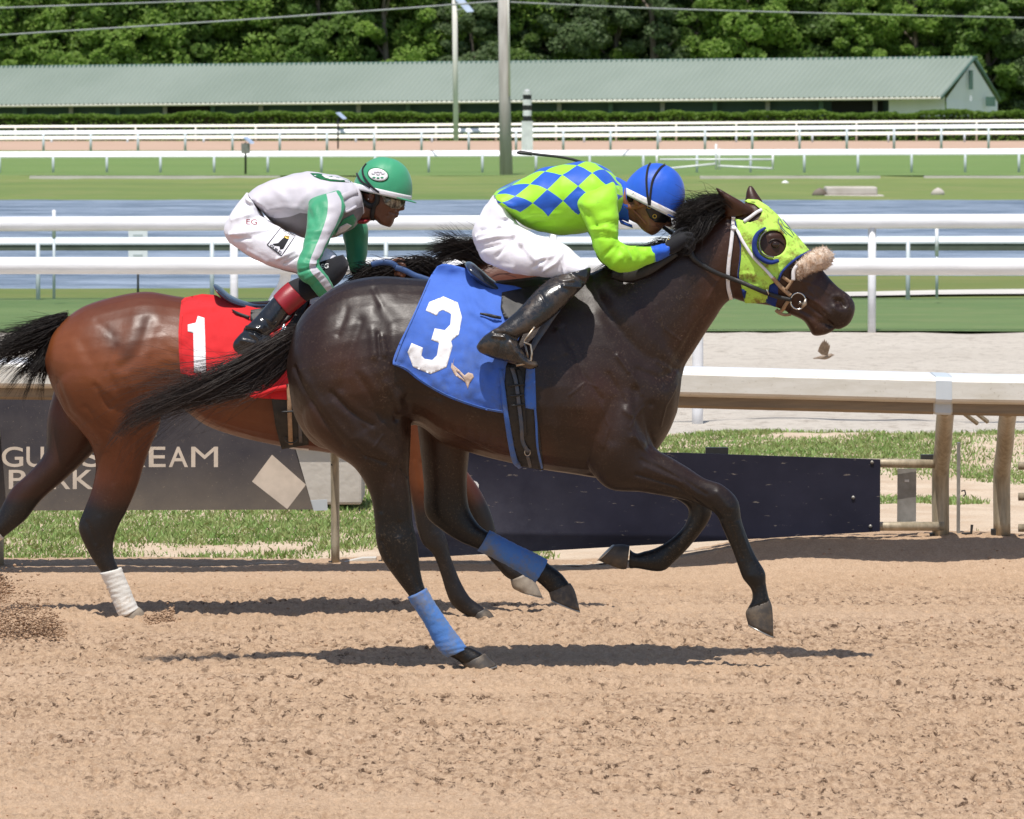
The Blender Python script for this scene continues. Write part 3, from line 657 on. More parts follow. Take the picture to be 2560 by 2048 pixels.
for px, by in ((-700, 1425), (-60, 1422), (817, 1418), (946, 1416), (2378, 1348), (2536, 1338), (3250, 1330)):
    wd = .030 if px in (817, 946) else .060
    o, x, zb_, tz = goose(px, by, wd)
    MB().tube([(x, 27.2, zb_ - .12), (x, 27.2, zb_ + .03)], wd * .7, 10).build('post_foot', M['dark_metal'], rr)
    bx = MB().box(x - .006, x + .006, 27.2 - wd * .74, 27.2 - wd * .68, tz - .52, tz - .51); bx.build('bolt', M['dark_metal'], rr)
b0 = P(2432, 1000, 27.0)
for k in range(2):
    a = P(2392 + 32 * k, 1020, 26.95); b = P(2442 + 26 * k, 1058 - 4 * k, 27.1); MB().tube([a, b], .012, 6).build('brace', M['tan_metal'], rr)
MB().tube([P(2405, 1335, 27.18), P(2428, 1333, 27.15), P(2430, 1312, 27.15)], .007, 6).build('latch_hook', M['dark_metal'], rr)
MB().tube([P(2404, 1228, 27.2), P(2412, 1226, 27.18), P(2414, 1236, 27.18), P(2408, 1241, 27.18)], .004, 6).build('latch_ring', M['dark_metal'], rr)
MB().box(*[v for v in (P(2398, 0, 27.24).x, P(2405, 0, 27.24).x)], 27.22, 27.27, P(0, 1345, 27.2).z, P(0, 1108, 27.2).z).build('hinge_plate', M['grey_metal'], rr)

# ------------------------------------------------------------------ boards hung on the rail
def board(poly, m, name, label, cat, thick=.012):
    o = thing(name, label, cat, tuple(poly[-1])); mb = MB(); mb.prism(poly, Vector((0, 0, 0)), Vector((0, thick, 0))); p = mb.build('panel', m, o); fix_normals(p.data); return o
YS = 27.02
lp = [P(-560, 978, YS + .09), P(698, 985, YS + .085), P(742, 1133, YS + .03), P(783, 1274, YS), P(-560, 1279, YS)]
sign = board(lp, M['sign_dark'], 'advertising_board', 'speckled dark board lettered GULFSTREAM PARK with a pale diamond, below the rail', 'board')
def sign_y(py): return np.interp(py, [978, 1280], [YS + .09, YS]) - .003
def text_on(txt, x0, x1, ytop, ybot, yf, m, parent, name, bold=.018, slant=0, thick=.002, sx=1.0):
    cu = bpy.data.curves.new(name, 'FONT'); cu.body = txt; cu.size = 1; cu.offset = bold; cu.extrude = 0; cu.resolution_u = 6
    o = bpy.data.objects.new(name, cu); COL.objects.link(o); me = apply_mods(o); bpy.data.objects.remove(o); V = coords(me)
    mn, mx = V.min(0), V.max(0); u = (V[:, 0] - mn[0]) / (mx[0] - mn[0]); v = (V[:, 1] - mn[1]) / (mx[1] - mn[1])
    return me, u, v
def text_flat(txt, x0, x1, ytop, ybot, m, parent, name, bold=.018):
    me, u, v = text_on(txt, x0, x1, ytop, ybot, None, m, parent, name, bold); px = x0 + u * (x1 - x0); py = ybot + v * (ytop - ybot)
    set_coords(me, PA(px, py, sign_y(py) + .001)); fix_normals(me); return link(name, me, m, parent, False)
WORD = 'GULFSTREAM'; edges = [4, 66, 118, 160, 206, 262, 316, 372, 422, 478, 553]
for ch, a, b in zip(WORD, edges[:-1], edges[1:]): text_flat(ch, a, b - 8, 1117, 1168, M['letter'], sign, 'letter', .0 if ch == 'M' else .010)
for ch, a, b in zip('PARK', [22, 72, 130, 182], [64, 124, 176, 234]): text_flat(ch, a, b, 1175, 1223, M['letter'], sign, 'letter', .010)
dm = [P(x, y, float(sign_y(y)) + .0005) for x, y in ((680, 1137), (765, 1212), (718, 1273), (630, 1204))]
o = MB().prism(dm, Vector((0, 0, 0)), Vector((0, .002, 0))).build('diamond', M['letter'], sign)
o = MB().prism([P(x, y, YS + .01) for x, y in ((775, 1251), (818, 1249), (819, 1276), (784, 1277))], Vector((0, 0, 0)), Vector((0, .01, 0))).build('bracket', M['grey_rail'], sign); fix_normals(o.data)
np_ = [P(1020, 1128, YS), P(1180, 1130, YS), P(1700, 1132, YS), P(2201, 1149, YS), P(2200, 1329, YS), P(1700, 1358, YS), P(1300, 1381, YS), P(1020, 1396, YS)]
nav = board(np_, M['sign_navy'], 'gate_board', 'dark navy speckled board hung on the gate behind the black horse', 'board')
o = MB().prism([P(x, y, YS - .008) for x, y in ((1160, 1202), (1180, 1200), (1193, 1206), (1197, 1212), (1194, 1256), (1160, 1252))], Vector((0, 0, 0)), Vector((0, .006, 0))).build('white_tag', M['white_rail'], nav); fix_normals(o.data)
for x, y in ((2180, 1156), (2133, 1244), (2176, 1316)):
    c = P(x, y, YS - .001); MB().tube([c, c + Vector((0, -.006, 0))], .009, 10).build('bolt', M['grey_metal'], nav, True)
gate = thing('rail_gate', 'tan metal gate frame with pipes and a flat upright bar by the posts', 'gate', tuple(P(2270, 1345, 27.2)))
for y0, y1, r in ((1160, 1160, .022), (1318, 1316, .022)):
    MB().tube([P(1640, y0 - 8, 27.15), P(2200, y0 - 2, 27.13), P(2360, y1, 27.15)], r, 12).build('pipe', M['tan_metal'], gate, True)
o = MB().prism([P(x, y, 27.18) for x, y in ((2244, 1172), (2291, 1172), (2290, 1304), (2243, 1306))], Vector((0, 0, 0)), Vector((0, .012, 0))).build('flat_bar', M['grey_metal'], gate); fix_normals(o.data)
c = P(2267, 1202, 27.178); MB().box(c.x - .011, c.x + .011, c.y - .003, c.y, c.z - .006, c.z + .006).build('hole', M['white_patch_clean'], gate)
for px, py in ((1792, 1128), (2330, 1146)):
    c = P(px, py, 27.16); MB().box(c.x - .055, c.x + .055, c.y - .02, c.y + .03, c.z - .02, c.z + .018).build('clamp', M['dark_metal'], gate)
for px in (2545, 2600):
    pass
for y0 in (1165, 1242, 1320):
    MB().tube([P(2546, y0, 27.2), P(3240, y0 + 8, 27.2)], .020, 10).build('far_pipe', M['tan_metal'], gate, True)
pl = thing('ground_plank', 'pale timber plank lying on the sand by the grey post', 'plank', tuple(P(900, 1408, 27.4)))
o = MB().prism([P(x, y, 27.3) for x, y in ((846, 1414), (848, 1408), (905, 1396), (940, 1395), (940, 1412))], Vector((0, 0, 0)), Vector((0, .1, 0))).build('plank_board', M['path'], pl); fix_normals(o.data)

# ------------------------------------------------------------------ the other rails
def simple_fence(name, label, d, ground_z, top_py, rail_r, posts, m, x0, x1, post_r, post_m=None, squash=1.0, slope=0, lean=None, under=None):
    t = thing(name, label, 'rail', (0, d, ground_z))
    a = P(x0, top_py(x0), d); b = P(x1, top_py(x1), d); pts = [P(x, top_py(x), d) - Vector((0, 0, rail_r)) for x in np.linspace(x0, x1, 9)]
    if d > 60:
        a_, b_ = pts[0], pts[-1]; r_ = rail_r; mb = MB(); n_ = len(pts); V_ = []
        for p_ in pts: V_ += [p_ + Vector((0, y_ * r_, z_ * r_)) for y_, z_ in ((-.25, -1), (-.25, -.55), (.9, .85), (1.3, 1), (2.2, 1), (2.4, .7), (2.4, -1))]
        mb.add(V_, [tuple(int(q_) for q_ in f_) for f_ in grid_faces(n_, 7, True)] + [tuple(range(7)), tuple(range((n_ - 1) * 7, n_ * 7))[::-1]]); o_ = mb.build('rail', m, t, False); fix_normals(o_.data)
    else: MB().tube(pts, rail_r, 14, True, squash).build('rail', m, t, True)
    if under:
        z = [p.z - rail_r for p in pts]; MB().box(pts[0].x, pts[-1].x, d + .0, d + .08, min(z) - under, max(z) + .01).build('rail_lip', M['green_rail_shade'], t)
    for px in posts:
        ln = lean
        if lean and px != 715: ln = (0, lean[1])
        x = XPX(px, d); z1 = P(px, top_py(px), d).z - rail_r * 1.2
        if lean: p = [(x, d, z1), (x - .02, d + .05, z1 - .12), (x + ln[0] * .5, d + ln[1], z1 - .4), (x + ln[0], d + ln[1], ground_z - .1)]; p = [tuple(v) for v in catmull(np.array(p), 4)]
        else: p = [(x, d, ground_z - .15), (x, d, z1)]
        MB().tube(p, post_r, 10).build('post', post_m or m, t, True)
    return t
simple_fence('white_rail', 'thick white rail on leaning posts at the near edge of the sand track', 39.6, .0, lambda x: np.interp(x, [0, 2560], [642, 645]), .062, (-700, 715, 1745, 2800), M['white_rail'], -4000, 6000, .040, lean=(-.3, .05))
simple_fence('white_rail', 'upright white rail with a post at the turf edge, right of the hooded head', 56.3, .02, lambda x: np.interp(x, [0, 600, 1250, 2560], [543, 540, 537.5, 534.5]), .075, (-1000, 585, 1383, 2180, 2980), M['white_rail'], -5000, 7000, .042)
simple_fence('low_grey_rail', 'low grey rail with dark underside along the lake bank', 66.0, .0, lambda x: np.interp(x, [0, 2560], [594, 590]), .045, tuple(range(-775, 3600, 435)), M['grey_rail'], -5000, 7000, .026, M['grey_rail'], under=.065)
simple_fence('far_white_rail', 'nearer white rail across the lake with slender grey posts', 233, -.17, lambda x: np.interp(x, [0, 2560], [381, 371]), .125, tuple(range(-134, 2700, 134)), M['white_rail'], -6000, 8000, .055, M['grey_rail'])
simple_fence('far_white_rail', 'bright white middle rail in front of the distant pink dirt', 305, .28, lambda x: np.interp(x, [0, 2560], [331, 309]), .11, tuple(range(-8, 2700, 118)), M['white_rail'], -6000, 8000, .07, M['grey_rail'])
simple_fence('far_cream_rail', 'thin cream rail farthest off, just below the long hedge', 382, .45, lambda x: np.interp(x, [0, 2560], [317, 298]), .085, tuple(range(40, 2700, 150)), M['rail_cover'], -6000, 8000, .06, M['rail_cover'])
simple_fence('far_cream_kerb', 'low cream kerb rail along the far side of the distant dirt track', 372, .45, lambda x: np.interp(x, [0, 2560], [344, 326]), .12, tuple(range(-60, 2700, 190)), M['rail_cover'], -6000, 8000, .07, M['grey_rail'])
fg = thing('field_gate', 'white field gate with crossed bars standing below the far rail', 'gate', (XPX(1790, 231), 231, -.17))
for x0, y0, x1, y1 in ((1650, 399, 1930, 399), (1660, 423, 1790, 410), (1795, 415, 1932, 422), (1790, 360, 1790, 424), (1798, 372, 1798, 424), (1932, 384, 1932, 424), (1642, 384, 1642, 420)):
    MB().tube([P(x0, y0, 231), P(x1, y1, 231)], .045, 8).build('bar', M['white_rail'], fg, True)
for px, d, y0, y1, r, wht, lbl in ((135, 64.5, 525, 748, .017, 1, 'thin stake with white top rising left of the bay horse rump'), (345, 70, 600, 745, .014, 0, 'dark stake carrying two small white plates behind the bay horse'), (2342, 64.5, 570, 745, .017, 1, 'thin stake with white top right of the hooded head')):
    t = thing('marker_stake', lbl, 'stake', tuple(P(px, y1, d))); t.location.z = min(t.location.z, 0)
    MB().tube([P(px, y1, d), P(px, y0 + 70, d)], r, 8).build('stake_rod', M['grey_rail'] if wht else M['dark_metal'], t, True)
    MB().tube([P(px, y0 + 70, d), P(px, y0, d)], r * 1.25, 8).build('stake_top', M['white_rail'] if wht else M['dark_metal'], t, True)
    if not wht:
        for yy in (588, 638):
            c = P(px, yy, d - .03); MB().box(c.x - .12, c.x + .12, c.y - .01, c.y + .01, c.z - .065, c.z + .065).build('plate', M['barn_white'], t)
            MB().box(c.x - .06, c.x + .06, c.y - .013, c.y - .009, c.z - .012, c.z + .012).build('plate_print', M['grey_rail'], t)

# ------------------------------------------------------------------ across the lake
blk = thing('concrete_block', 'long pale concrete block lying on the far grassy shore', 'block', tuple(P(2128, 492, 166)))
o = MB().box(XPX(2063, 166), XPX(2191, 166), 165.6, 167, P(0, 488, 166).z, P(0, 467, 166).z).build('slab', M['concrete'], blk); bevel(o, .05)
o = MB().box(XPX(2056, 166), XPX(2206, 166), 165.2, 166.5, P(0, 494, 166).z, P(0, 487, 166).z).build('footing', M['concrete'], blk); bevel(o, .05)
def rock(px, py, d, r, label, m):
    bm = bmesh.new(); bmesh.ops.create_icosphere(bm, subdivisions=2, radius=r); me = bpy.data.meshes.new('rock'); bm.to_mesh(me); bm.free(); V = coords(me); V *= (.75 + .5 * vn3(V / r * 1.3, 3))[:, None]; V[:, 2] *= .8; set_coords(me, V + np.array(P(px, py, d)))
    tag(link('rock', me, m), label, 'rock')
rock(1963, 459, 196, .13, 'small white rock on the far bank beyond the horse ears', M['pole_white']); rock(2345, 484, 168, .2, 'pale rock right of the concrete block', M['concrete']); rock(2050, 486, 165.5, .22, 'dark rock left of the concrete block', M['bark'])
strips = [(75, 700, 442, 'left'), (1750, 2200, 433, 'middle'), (2310, 2560, 432, 'right')]
for x0, x1, yy, nm in strips:
    d = 215; z = P(0, yy, d).z; mb = MB(); mb.box(XPX(x0, d), XPX(x1, d), d, d + .5, -.4, -.12); tag(mb.build('kerb', M['path']), 'pale kerb line in the grass beyond the lake, %s one' % nm, 'kerb')
pole = thing('utility_pole', 'tall grey wooden utility pole rising between the two jockeys', 'pole', tuple(P(1264, 446, 226)))
MB().tube([P(1266, 450, 226), P(1262, 250, 226), P(1255, -160, 226)], [.27, .23, .19], 12).build('shaft', M['wood_pole'], pole, True)
MB().tube([P(1274, 240, 225.8), P(1268, -150, 225.8)], .05, 6).build('conduit', M['pale_pole'], pole, True)
p2 = thing('light_pole', 'slim pale pole with a tilted solar panel left of the wooden pole', 'pole', tuple(P(1138, 352, 303)))
MB().tube([P(1140, 352, 303), P(1136, -60, 303)], .145, 10).build('shaft', M['pale_pole'], p2, True)
def panel(parent, px, py, d, wx, wy):
    o = MB().prism([P(px + a * wx, py + b * wy, d + e) for a, b, e in ((-1, -1, .3), (-.2, -1.1, .3), (1, .9, -.3), (.3, 1, -.3))], Vector((0, 0, 0)), Vector((0, .06, .06))).build('solar_panel', M['panel'], parent); fix_normals(o.data)
panel(p2, 1160, 14, 302.5, 24, 17); MB().tube([P(1138, 26, 303), P(1160, 22, 302.6)], .05, 6).build('arm', M['pale_pole'], p2, True)
for px, pyt, pyb, d, lbl in ((848, 290, 372, 305, 'small solar panel on a thin post far behind the green helmet'), (617, 352, 436, 228, 'solar panel on a lantern post behind the left far rail')):
    t = thing('solar_post', lbl, 'post', tuple(P(px - 3, pyb, d))); MB().tube([P(px - 3, pyb, d), P(px - 3, pyt + 4, d)], .05, 6).build('shaft', M['dark_metal'], t, True); panel(t, px + 5, pyt + 1, d - .4, 13, 7)
    if d < 230: c = P(px - 3, 372, d - .2); MB().box(c.x - .17, c.x + .17, c.y - .12, c.y + .12, c.z - .2, c.z + .22).build('lantern', M['grey_metal'], t)
fp = thing('furlong_pole', 'black and white striped marker pole on a white base', 'pole', tuple(P(1318, 366, 303)))
cx = P(1318, 0, 303).x
for i, (a, b) in enumerate(((302, 290), (290, 276), (276, 263), (263, 249), (249, 237), (237, 228))):
    MB().tube([P(1318, a, 303), P(1318, b, 303)], .24, 14).build('stripe', M['pole_black'] if i % 2 == 0 else M['pole_white'], fp, False)
MB().tube([P(1318, 228, 303), P(1318, 224, 303)], [.19, .08], 14).build('cap', M['pole_white'], fp, True)
o = MB().box(cx - .31, cx + .31, 302.7, 303.3, P(0, 368, 303).z - .2, P(0, 303, 303).z).build('base', M['pole_white'], fp)
for (pts, lbl) in (((((-80, 94, 260), (0, 88, 258), (560, 53, 243), (1000, 22, 232), (1262, 2, 226))), 'overhead wire rising from the left edge to the wooden pole'), ((((-60, 22, 262), (0, 20, 260), (400, 6, 250), (760, -8, 240))), 'uppermost overhead wire in the top left corner'), ((((1262, 5, 226), (1600, 20, 232), (2000, 32, 242), (2560, 45, 258), (2700, 47, 262))), 'overhead wire running right from the wooden pole')):
    tag(MB().tube([tuple(p) for p in catmull(np.array([tuple(P(*q_)) for q_ in pts]), 8)], .038, 6).build('overhead_wire', M['wire'], None, True), lbl, 'wire')
# long stable barn: corners from the photograph, right end nearer
barn = thing('stable_barn', 'long low stable with pale green ribbed metal roof and white gable end', 'building', tuple(P(1200, 300, 410)))
def dline(px): return np.interp(px, [-500, 0, 2380, 2500], [446, 436, 400, 398])
def roof_pt(px, py): return P(px, py, float(dline(px)))
ex0, ex1 = -500, 2352
E0, E1 = roof_pt(ex0, 270), roof_pt(ex1, 246); 
R0 = P(-420, 174, 452); R1 = P(2436, 146, 405)
nr = 235; Vr = []
for i in range(nr * 4 + 1):
    f = i / (nr * 4); a = E0.lerp(E1, f); b = R0.lerp(R1, f); up = (.0, .2, .2, .0)[i % 4]; nrm = Vector((0, -.5, .85)) * up; Vr += [a + nrm, b + nrm]
roofm = mesh_np('roof', np.array(Vr), grid_faces(nr * 4 + 1, 2)); roof = link('roof', roofm, M['roof'], barn, False)
back = P(2498, 250, 409.6); back0 = R0 + (back - R1)
o = link('roof_back', mesh_py('roof_back', [R0, R1, back, back0], [(0, 1, 2, 3)]), M['roof'], barn, False)
MB().tube([R0 + Vector((0, 0, .04)), R1 + Vector((.2, 0, .04))], .13, 8).build('ridge_cap', M['roof_trim'], barn, True)
MB().tube([E0, E1], .09, 8).build('gutter', M['rail_cover'], barn, True)
MB().tube([E1, R1], .10, 8).build('verge_trim', M['roof_trim'], barn, True); MB().tube([R1, back], .16, 8).build('verge_trim', M['roof_trim'], barn, True)
W0 = P(-480, 266, 448.0); W1 = P(2362, 250, 402.4)
def wall_quad(fa, fb, m, name, zt=0, zb=-3, off=0):
    a = W0.lerp(W1, fa); b = W0.lerp(W1, fb); d = Vector((0, off, 0)); o = link(name, mesh_py(name, [a + d + Vector((0, 0, zt)), b + d + Vector((0, 0, zt)), b + d + Vector((0, 0, zb)), a + d + Vector((0, 0, zb))], [(0, 1, 2, 3)]), m, barn, False); return o
def fx(px): return (px + 480) / (2362 + 480)
wall_quad(0, 1, M['barn_wall'], 'wall'); wall_quad(fx(2235), fx(2362), M['barn_white'], 'white_wall', .25, -3, -.25)
for a, b in ((485, 592), (2105, 2222)): wall_quad(fx(a), fx(b), M['barn_dark'], 'stall_opening', -.05, -3, -.3)
for i, px in enumerate(range(-380, 2300, 123)):
    c = W0.lerp(W1, fx(px)); MB().box(c.x - .16, c.x + .16, c.y - .75, c.y - .5, c.z - 3, c.z + .12).build('post', M['grey_metal'] if i % 2 else M['roof_trim'], barn)
g = [W1 + Vector((.1, -.2, -3)), W1 + Vector((.1, -.2, .1)), R1 + Vector((-.1, .1, -.25)), P(2494, 256, 409.2), P(2494, 310, 409.2)]
link('gable_wall', mesh_py('gable_wall', g, [(0, 1, 2, 3, 4)]), M['barn_white'], barn, False)
for x, y, w_, h_, m_ in ((2427, 200, .16, .7, 'roof_trim'), (2476, 254, .35, .35, 'roof_trim'), (2427, 246, .08, .2, 'grey_rail')):
    c = P(x, y, 404.5 + (x - 2427) * .05); MB().box(c.x - w_, c.x + w_, c.y - .1, c.y, c.z - h_, c.z + h_).build('gable_vent', M[m_], barn)
# hedge
def leafquads(C, g, s0, s1, up=.5):
    n = len(C); a = g.normal(0, 1, (n, 3)); a[:, 2] *= .6; a /= np.linalg.norm(a, axis=1, keepdims=True); b = np.cross(a, g.normal(0, 1, (n, 3))); b /= np.linalg.norm(b, axis=1, keepdims=True)
    s = (s0 + (s1 - s0) * g.random(n))[:, None]; V = np.stack([C - a * s - b * s * .5, C + a * s * .1 - b * s * .75, C + a * s, C - a * s * .2 + b * s * .8], 1).reshape(-1, 3); i = np.arange(n) * 4
    return V, np.stack([i, i + 1, i + 2, i + 3], -1)
hg = np.random.default_rng(31); n = 52000; hx = XPX(-250 + 3050 * hg.random(n), 391); top = np.interp(hx, [-45, 45], [P(0, 287, 391).z, P(0, 277, 391).z]) + .35 * (vn2(hx * .5, hx * 0, 71) - .5) + .2 * (vn2(hx * 2, hx * 0, 72) - .5)
u = hg.random(n); C = np.stack([hx, 390 + 1.6 * u, np.where(hg.random(n) < .5, top - .25 * hg.random(n), .4 + (top - .4) * hg.random(n))], -1)
hed = thing('hedge', 'long clipped green hedge running in front of the stable', 'hedge', (0, 391, .45)); V, F = leafquads(C, hg, .06, .16); link('foliage', mesh_np('foliage', V, F), M['hedge'], hed, False)
MB().box(XPX(-250, 391), XPX(2800, 391), 390.6, 391.6, .2, P(0, 288, 391).z - .1).build('core', M['hedge_core'], hed)

# trees behind the stable
def tree_mesh(seed, H, Wd, nclump, per, ls):
    g = np.random.default_rng(seed); C = []
    for c in range(nclump):
        h = H * (.05 + .93 * g.random()); rad = Wd * (.35 + .65 * math.sin(min(1, (h / H) * 1.1) * math.pi * .85) ** .6) * (.35 + .65 * g.random() ** .5); a = g.random() * 6.28
        cc = np.array([math.cos(a) * rad, math.sin(a) * rad, h]); r = Wd * (.16 + .2 * g.random()); v = g.normal(0, 1, (per, 3)); v /= np.linalg.norm(v, axis=1, keepdims=True); v *= (.5 + .5 * g.random((per, 1)) ** .5) * r; v[:, 2] *= .65; C.append(cc + v)
    return leafquads(np.concatenate(C), g, ls * .6, ls * 1.5)
variants = []
for k, (H, Wd, nc, per, ls) in enumerate(((15, 3.4, 120, 190, .15), (16, 4.6, 150, 190, .16), (13, 3.9, 120, 190, .15), (19, 2.9, 120, 180, .13), (12.5, 3.2, 100, 190, .16))):
    V, F = tree_mesh(100 + k, H, Wd, nc, per, ls); me = mesh_np('crown', V, F); mb = MB(); mb.tube([(0, 0, -.3), (.2, .1, H * .3), (-.1, .2, H * .6), (.1, 0, H * .92)], [.32, .24, .15, .04], 8)
    for j in range(5): a = j * 1.3; z = H * (.28 + .1 * j); mb.tube([(0, .1, z), (math.cos(a) * Wd * .4, math.sin(a) * Wd * .4, z + 1.2), (math.cos(a) * Wd * .75, math.sin(a) * Wd * .75, z + 1.9)], [.12, .08, .03], 6)
    variants.append((me, mesh_py('trunk', mb.V, mb.F), H))
tg = np.random.default_rng(5); leafk = ['leaf_bright', 'leaf_mid', 'leaf_dull', 'leaf_dark']; crown_cache = {}
words = {'leaf_bright': 'bright yellow-green', 'leaf_mid': 'mid green', 'leaf_dull': 'dull grey-green', 'leaf_dark': 'dark green'}
shape_w = ('tall', 'broad', 'rounded', 'slender', 'short'); row_w = ('leafy', 'half-hidden', 'rearmost', 'deep-set')
marks = ((-9999, 'at the left picture edge'), (60, 'above the far left roof'), (300, 'over the rump of the bay'), (520, 'above the silver jockey back'), (760, 'above the green helmet'), (960, 'left of the slim pale pole'), (1138, 'between slim pole and wooden pole'), (1264, 'above the striped marker pole'), (1400, 'above the diamond silks'), (1600, 'above the blue helmet'), (1800, 'over the horse ears'), (2020, 'above the concrete block'), (2230, 'left of the roof gable'), (2440, 'behind the white gable end'), (2560, 'beyond the right picture edge'))
used_l = set()
for row, (d0, stepx, z0) in enumerate(((462, 2.9, .5), (470, 3.0, .5), (484, 3.2, 1.8), (500, 3.0, 2.5))):
    for i, x in enumerate(np.arange(-50 - 2 * row, 52, stepx)):
        x = x + tg.normal(0, .7); d = d0 + tg.normal(0, 1.5); px = x / d * FPX + 1280; mk = [m_[1] for m_ in marks if px >= m_[0]][-1]
        for _ in range(60):
            k = int(tg.integers(0, 5)); lk = leafk[int(tg.choice(4, p=[.36, .30, .22, .12] if row < 2 else [.2, .35, .15, .3]))]; lab = '%s %s %s tree %s' % (row_w[row], shape_w[k], words[lk], mk)
            if lab not in used_l: break
        used_l.add(lab); t = thing('tree', lab, 'tree', (x, d, z0), 'trees behind the stable')
        sc = .85 + .35 * tg.random(); t.rotation_euler.z = tg.random() * 6.28; t.scale = (sc, sc, sc * (.9 + .25 * tg.random()))
        key = (k, lk)
        if not variants[k][0].materials: variants[k][0].materials.append(M['leaf_mid'])
        c = bpy.data.objects.new('crown', variants[k][0]); COL.objects.link(c); c.parent = t; c.material_slots[0].link = 'OBJECT'; c.material_slots[0].material = M[lk]
        tr = bpy.data.objects.new('trunk', variants[k][1]); COL.objects.link(tr); tr.parent = t
        if not variants[k][1].materials: variants[k][1].materials.append(M['bark'])

ub = thing('utility_box', 'low concrete box half hidden behind the rail by the diamond sign', 'box', tuple(P(820, 1212, 31.0)))
bevel(MB().box(XPX(736, 31), XPX(905, 31), 30.9, 31.6, P(0, 1214, 31).z - .1, P(0, 1110, 31).z).build('box_body', M['concrete'], ub), .015); bevel(MB().box(XPX(728, 31), XPX(912, 31), 30.86, 31.65, P(0, 1110, 31).z, P(0, 1100, 31).z).build('lid', M['rail_cover'], ub), .01)
for sg, nm in ((-1, 'left'), (1, 'right')):
    gw = np.random.default_rng(77 + sg); cen = np.stack([sg * (52 + 90 * gw.random(700)), 470 + 25 * gw.random(700), .5 + 15 * gw.random(700)], -1); v = gw.normal(0, 1, (700, 45, 3)); v /= np.linalg.norm(v, axis=2, keepdims=True)
    V, F = leafquads((cen[:, None, :] + v * (1.1 + .9 * gw.random((700, 1, 1)))).reshape(-1, 3), gw, .2, .5); tag(link('distant_wood', mesh_np('distant_wood', V, F), M['leaf_mid'], None, False), 'green wood going on past the %s end of the trees' % nm, 'wood', kind='stuff')
# ------------------------------------------------------------------ horses
def horse(name, label, Y0, lofts, strokes, coat_fn, m, voxel=.0048, gain=.85):
    t = thing(name, label, 'horse', (float(P(lofts[0][0][0], 1000, Y0).x), Y0, 0))
    me = fuse([loft_closed(r, Y0, 30, 5) for r in lofts], voxel, 11)
    apply_strokes(me, strokes, Y0, gain)
    V = coords(me); N = normals(me); V += N * (.0035 * (vn3(V * 7, 3) - .5) + .0012 * (1 - np.abs(2 * vn3(V * np.array([6, 6, 8]) + .6 * vn3(V * 6, 8)[:, None], 4) - 1)) + .0002 * (1 - np.abs(2 * vn3(V * np.array([22, 22, 30]), 5) - 1)) ** 2)[:, None]; set_coords(me, V)
    px, py = side_uv(V, Y0); set_col(me, 'coat', np.clip(coat_fn(px, py, V, Y0), 0, 1))
    body = link('body', me, m, t); return t, body, bvh_of(me)
def hoof(parent, rings, Y0, m, shoe=True):
    loft_part('hoof', rings, Y0, m, parent, 24, 5)
    if shoe:
        ax, ay, bx, by, wd, yo = rings[-1][:6]; nx, ny = ax - rings[-2][0], ay - rings[-2][1]; k = 4 / (math.hypot(nx, ny) + 1e-6)
        loft_part('horseshoe', [(ax, ay, bx, by, wd + .002, yo), (ax + nx * k, ay + ny * k, bx + nx * k, by + ny * k, wd + .002, yo)], Y0, M['shoe'], parent, 24, 1)
# ---- the dark horse in front
Y3 = 22.15
trunk = [(718, 900, 720, 945, .07, 0), (742, 812, 738, 1040, .17, 0), (790, 752, 785, 1110, .235, 0, .05), (860, 708, 855, 1125, .275, 0, .10), (950, 692, 950, 1110, .29, 0, .14), (1045, 697, 1035, 1062, .275, 0, .16), (1110, 703, 1105, 1104, .285, 0, .18), (1180, 705, 1178, 1131, .30, 0, .2), (1270, 700, 1272, 1156, .305, 0, .22), (1360, 690, 1356, 1174, .285, 0, .26), (1440, 684, 1440, 1186, .25, 0, .28), (1520, 690, 1510, 1196, .225, 0, .22), (1595, 745, 1575, 1190, .20, 0, .12), (1650, 815, 1628, 1140, .165, 0, .05), (1690, 880, 1668, 1085, .115, 0), (1706, 925, 1692, 1030, .06, 0)]
neck = [(1470, 690, 1650, 1060, .17, 0), (1490, 678, 1702, 950, .165, 0), (1545, 660, 1714, 912, .135, 0), (1615, 634, 1750, 855, .105, 0, .08), (1688, 602, 1784, 802, .09, 0, .08), (1752, 558, 1808, 764, .082, 0, .05), (1820, 524, 1832, 744, .078, 0)]
head = [(1800, 545, 1815, 735, .055, 0), (1835, 520, 1836, 746, .080, 0), (1888, 503, 1862, 755, .095, 0), (1940, 538, 1895, 760, .100, 0, -.05), (1985, 586, 1932, 766, .083, 0, -.05), (2022, 630, 1966, 778, .068, 0), (2060, 680, 1998, 790, .056, 0), (2092, 716, 2018, 803, .053, 0), (2120, 737, 2038, 808, .060, 0, .1), (2134, 756, 2062, 810, .057, 0, .1), (2136, 776, 2080, 815, .050, 0), (2128, 800, 2092, 822, .038, 0), (2118, 812, 2100, 821, .024, 0)]
jaw = [(1985, 760, 1970, 783, .042, 0), (2018, 780, 2008, 800, .043, 0), (2046, 794, 2024, 822, .043, 0), (2066, 804, 2034, 838, .041, 0), (2080, 812, 2060, 836, .034, 0), (2090, 816, 2078, 828, .02, 0)]
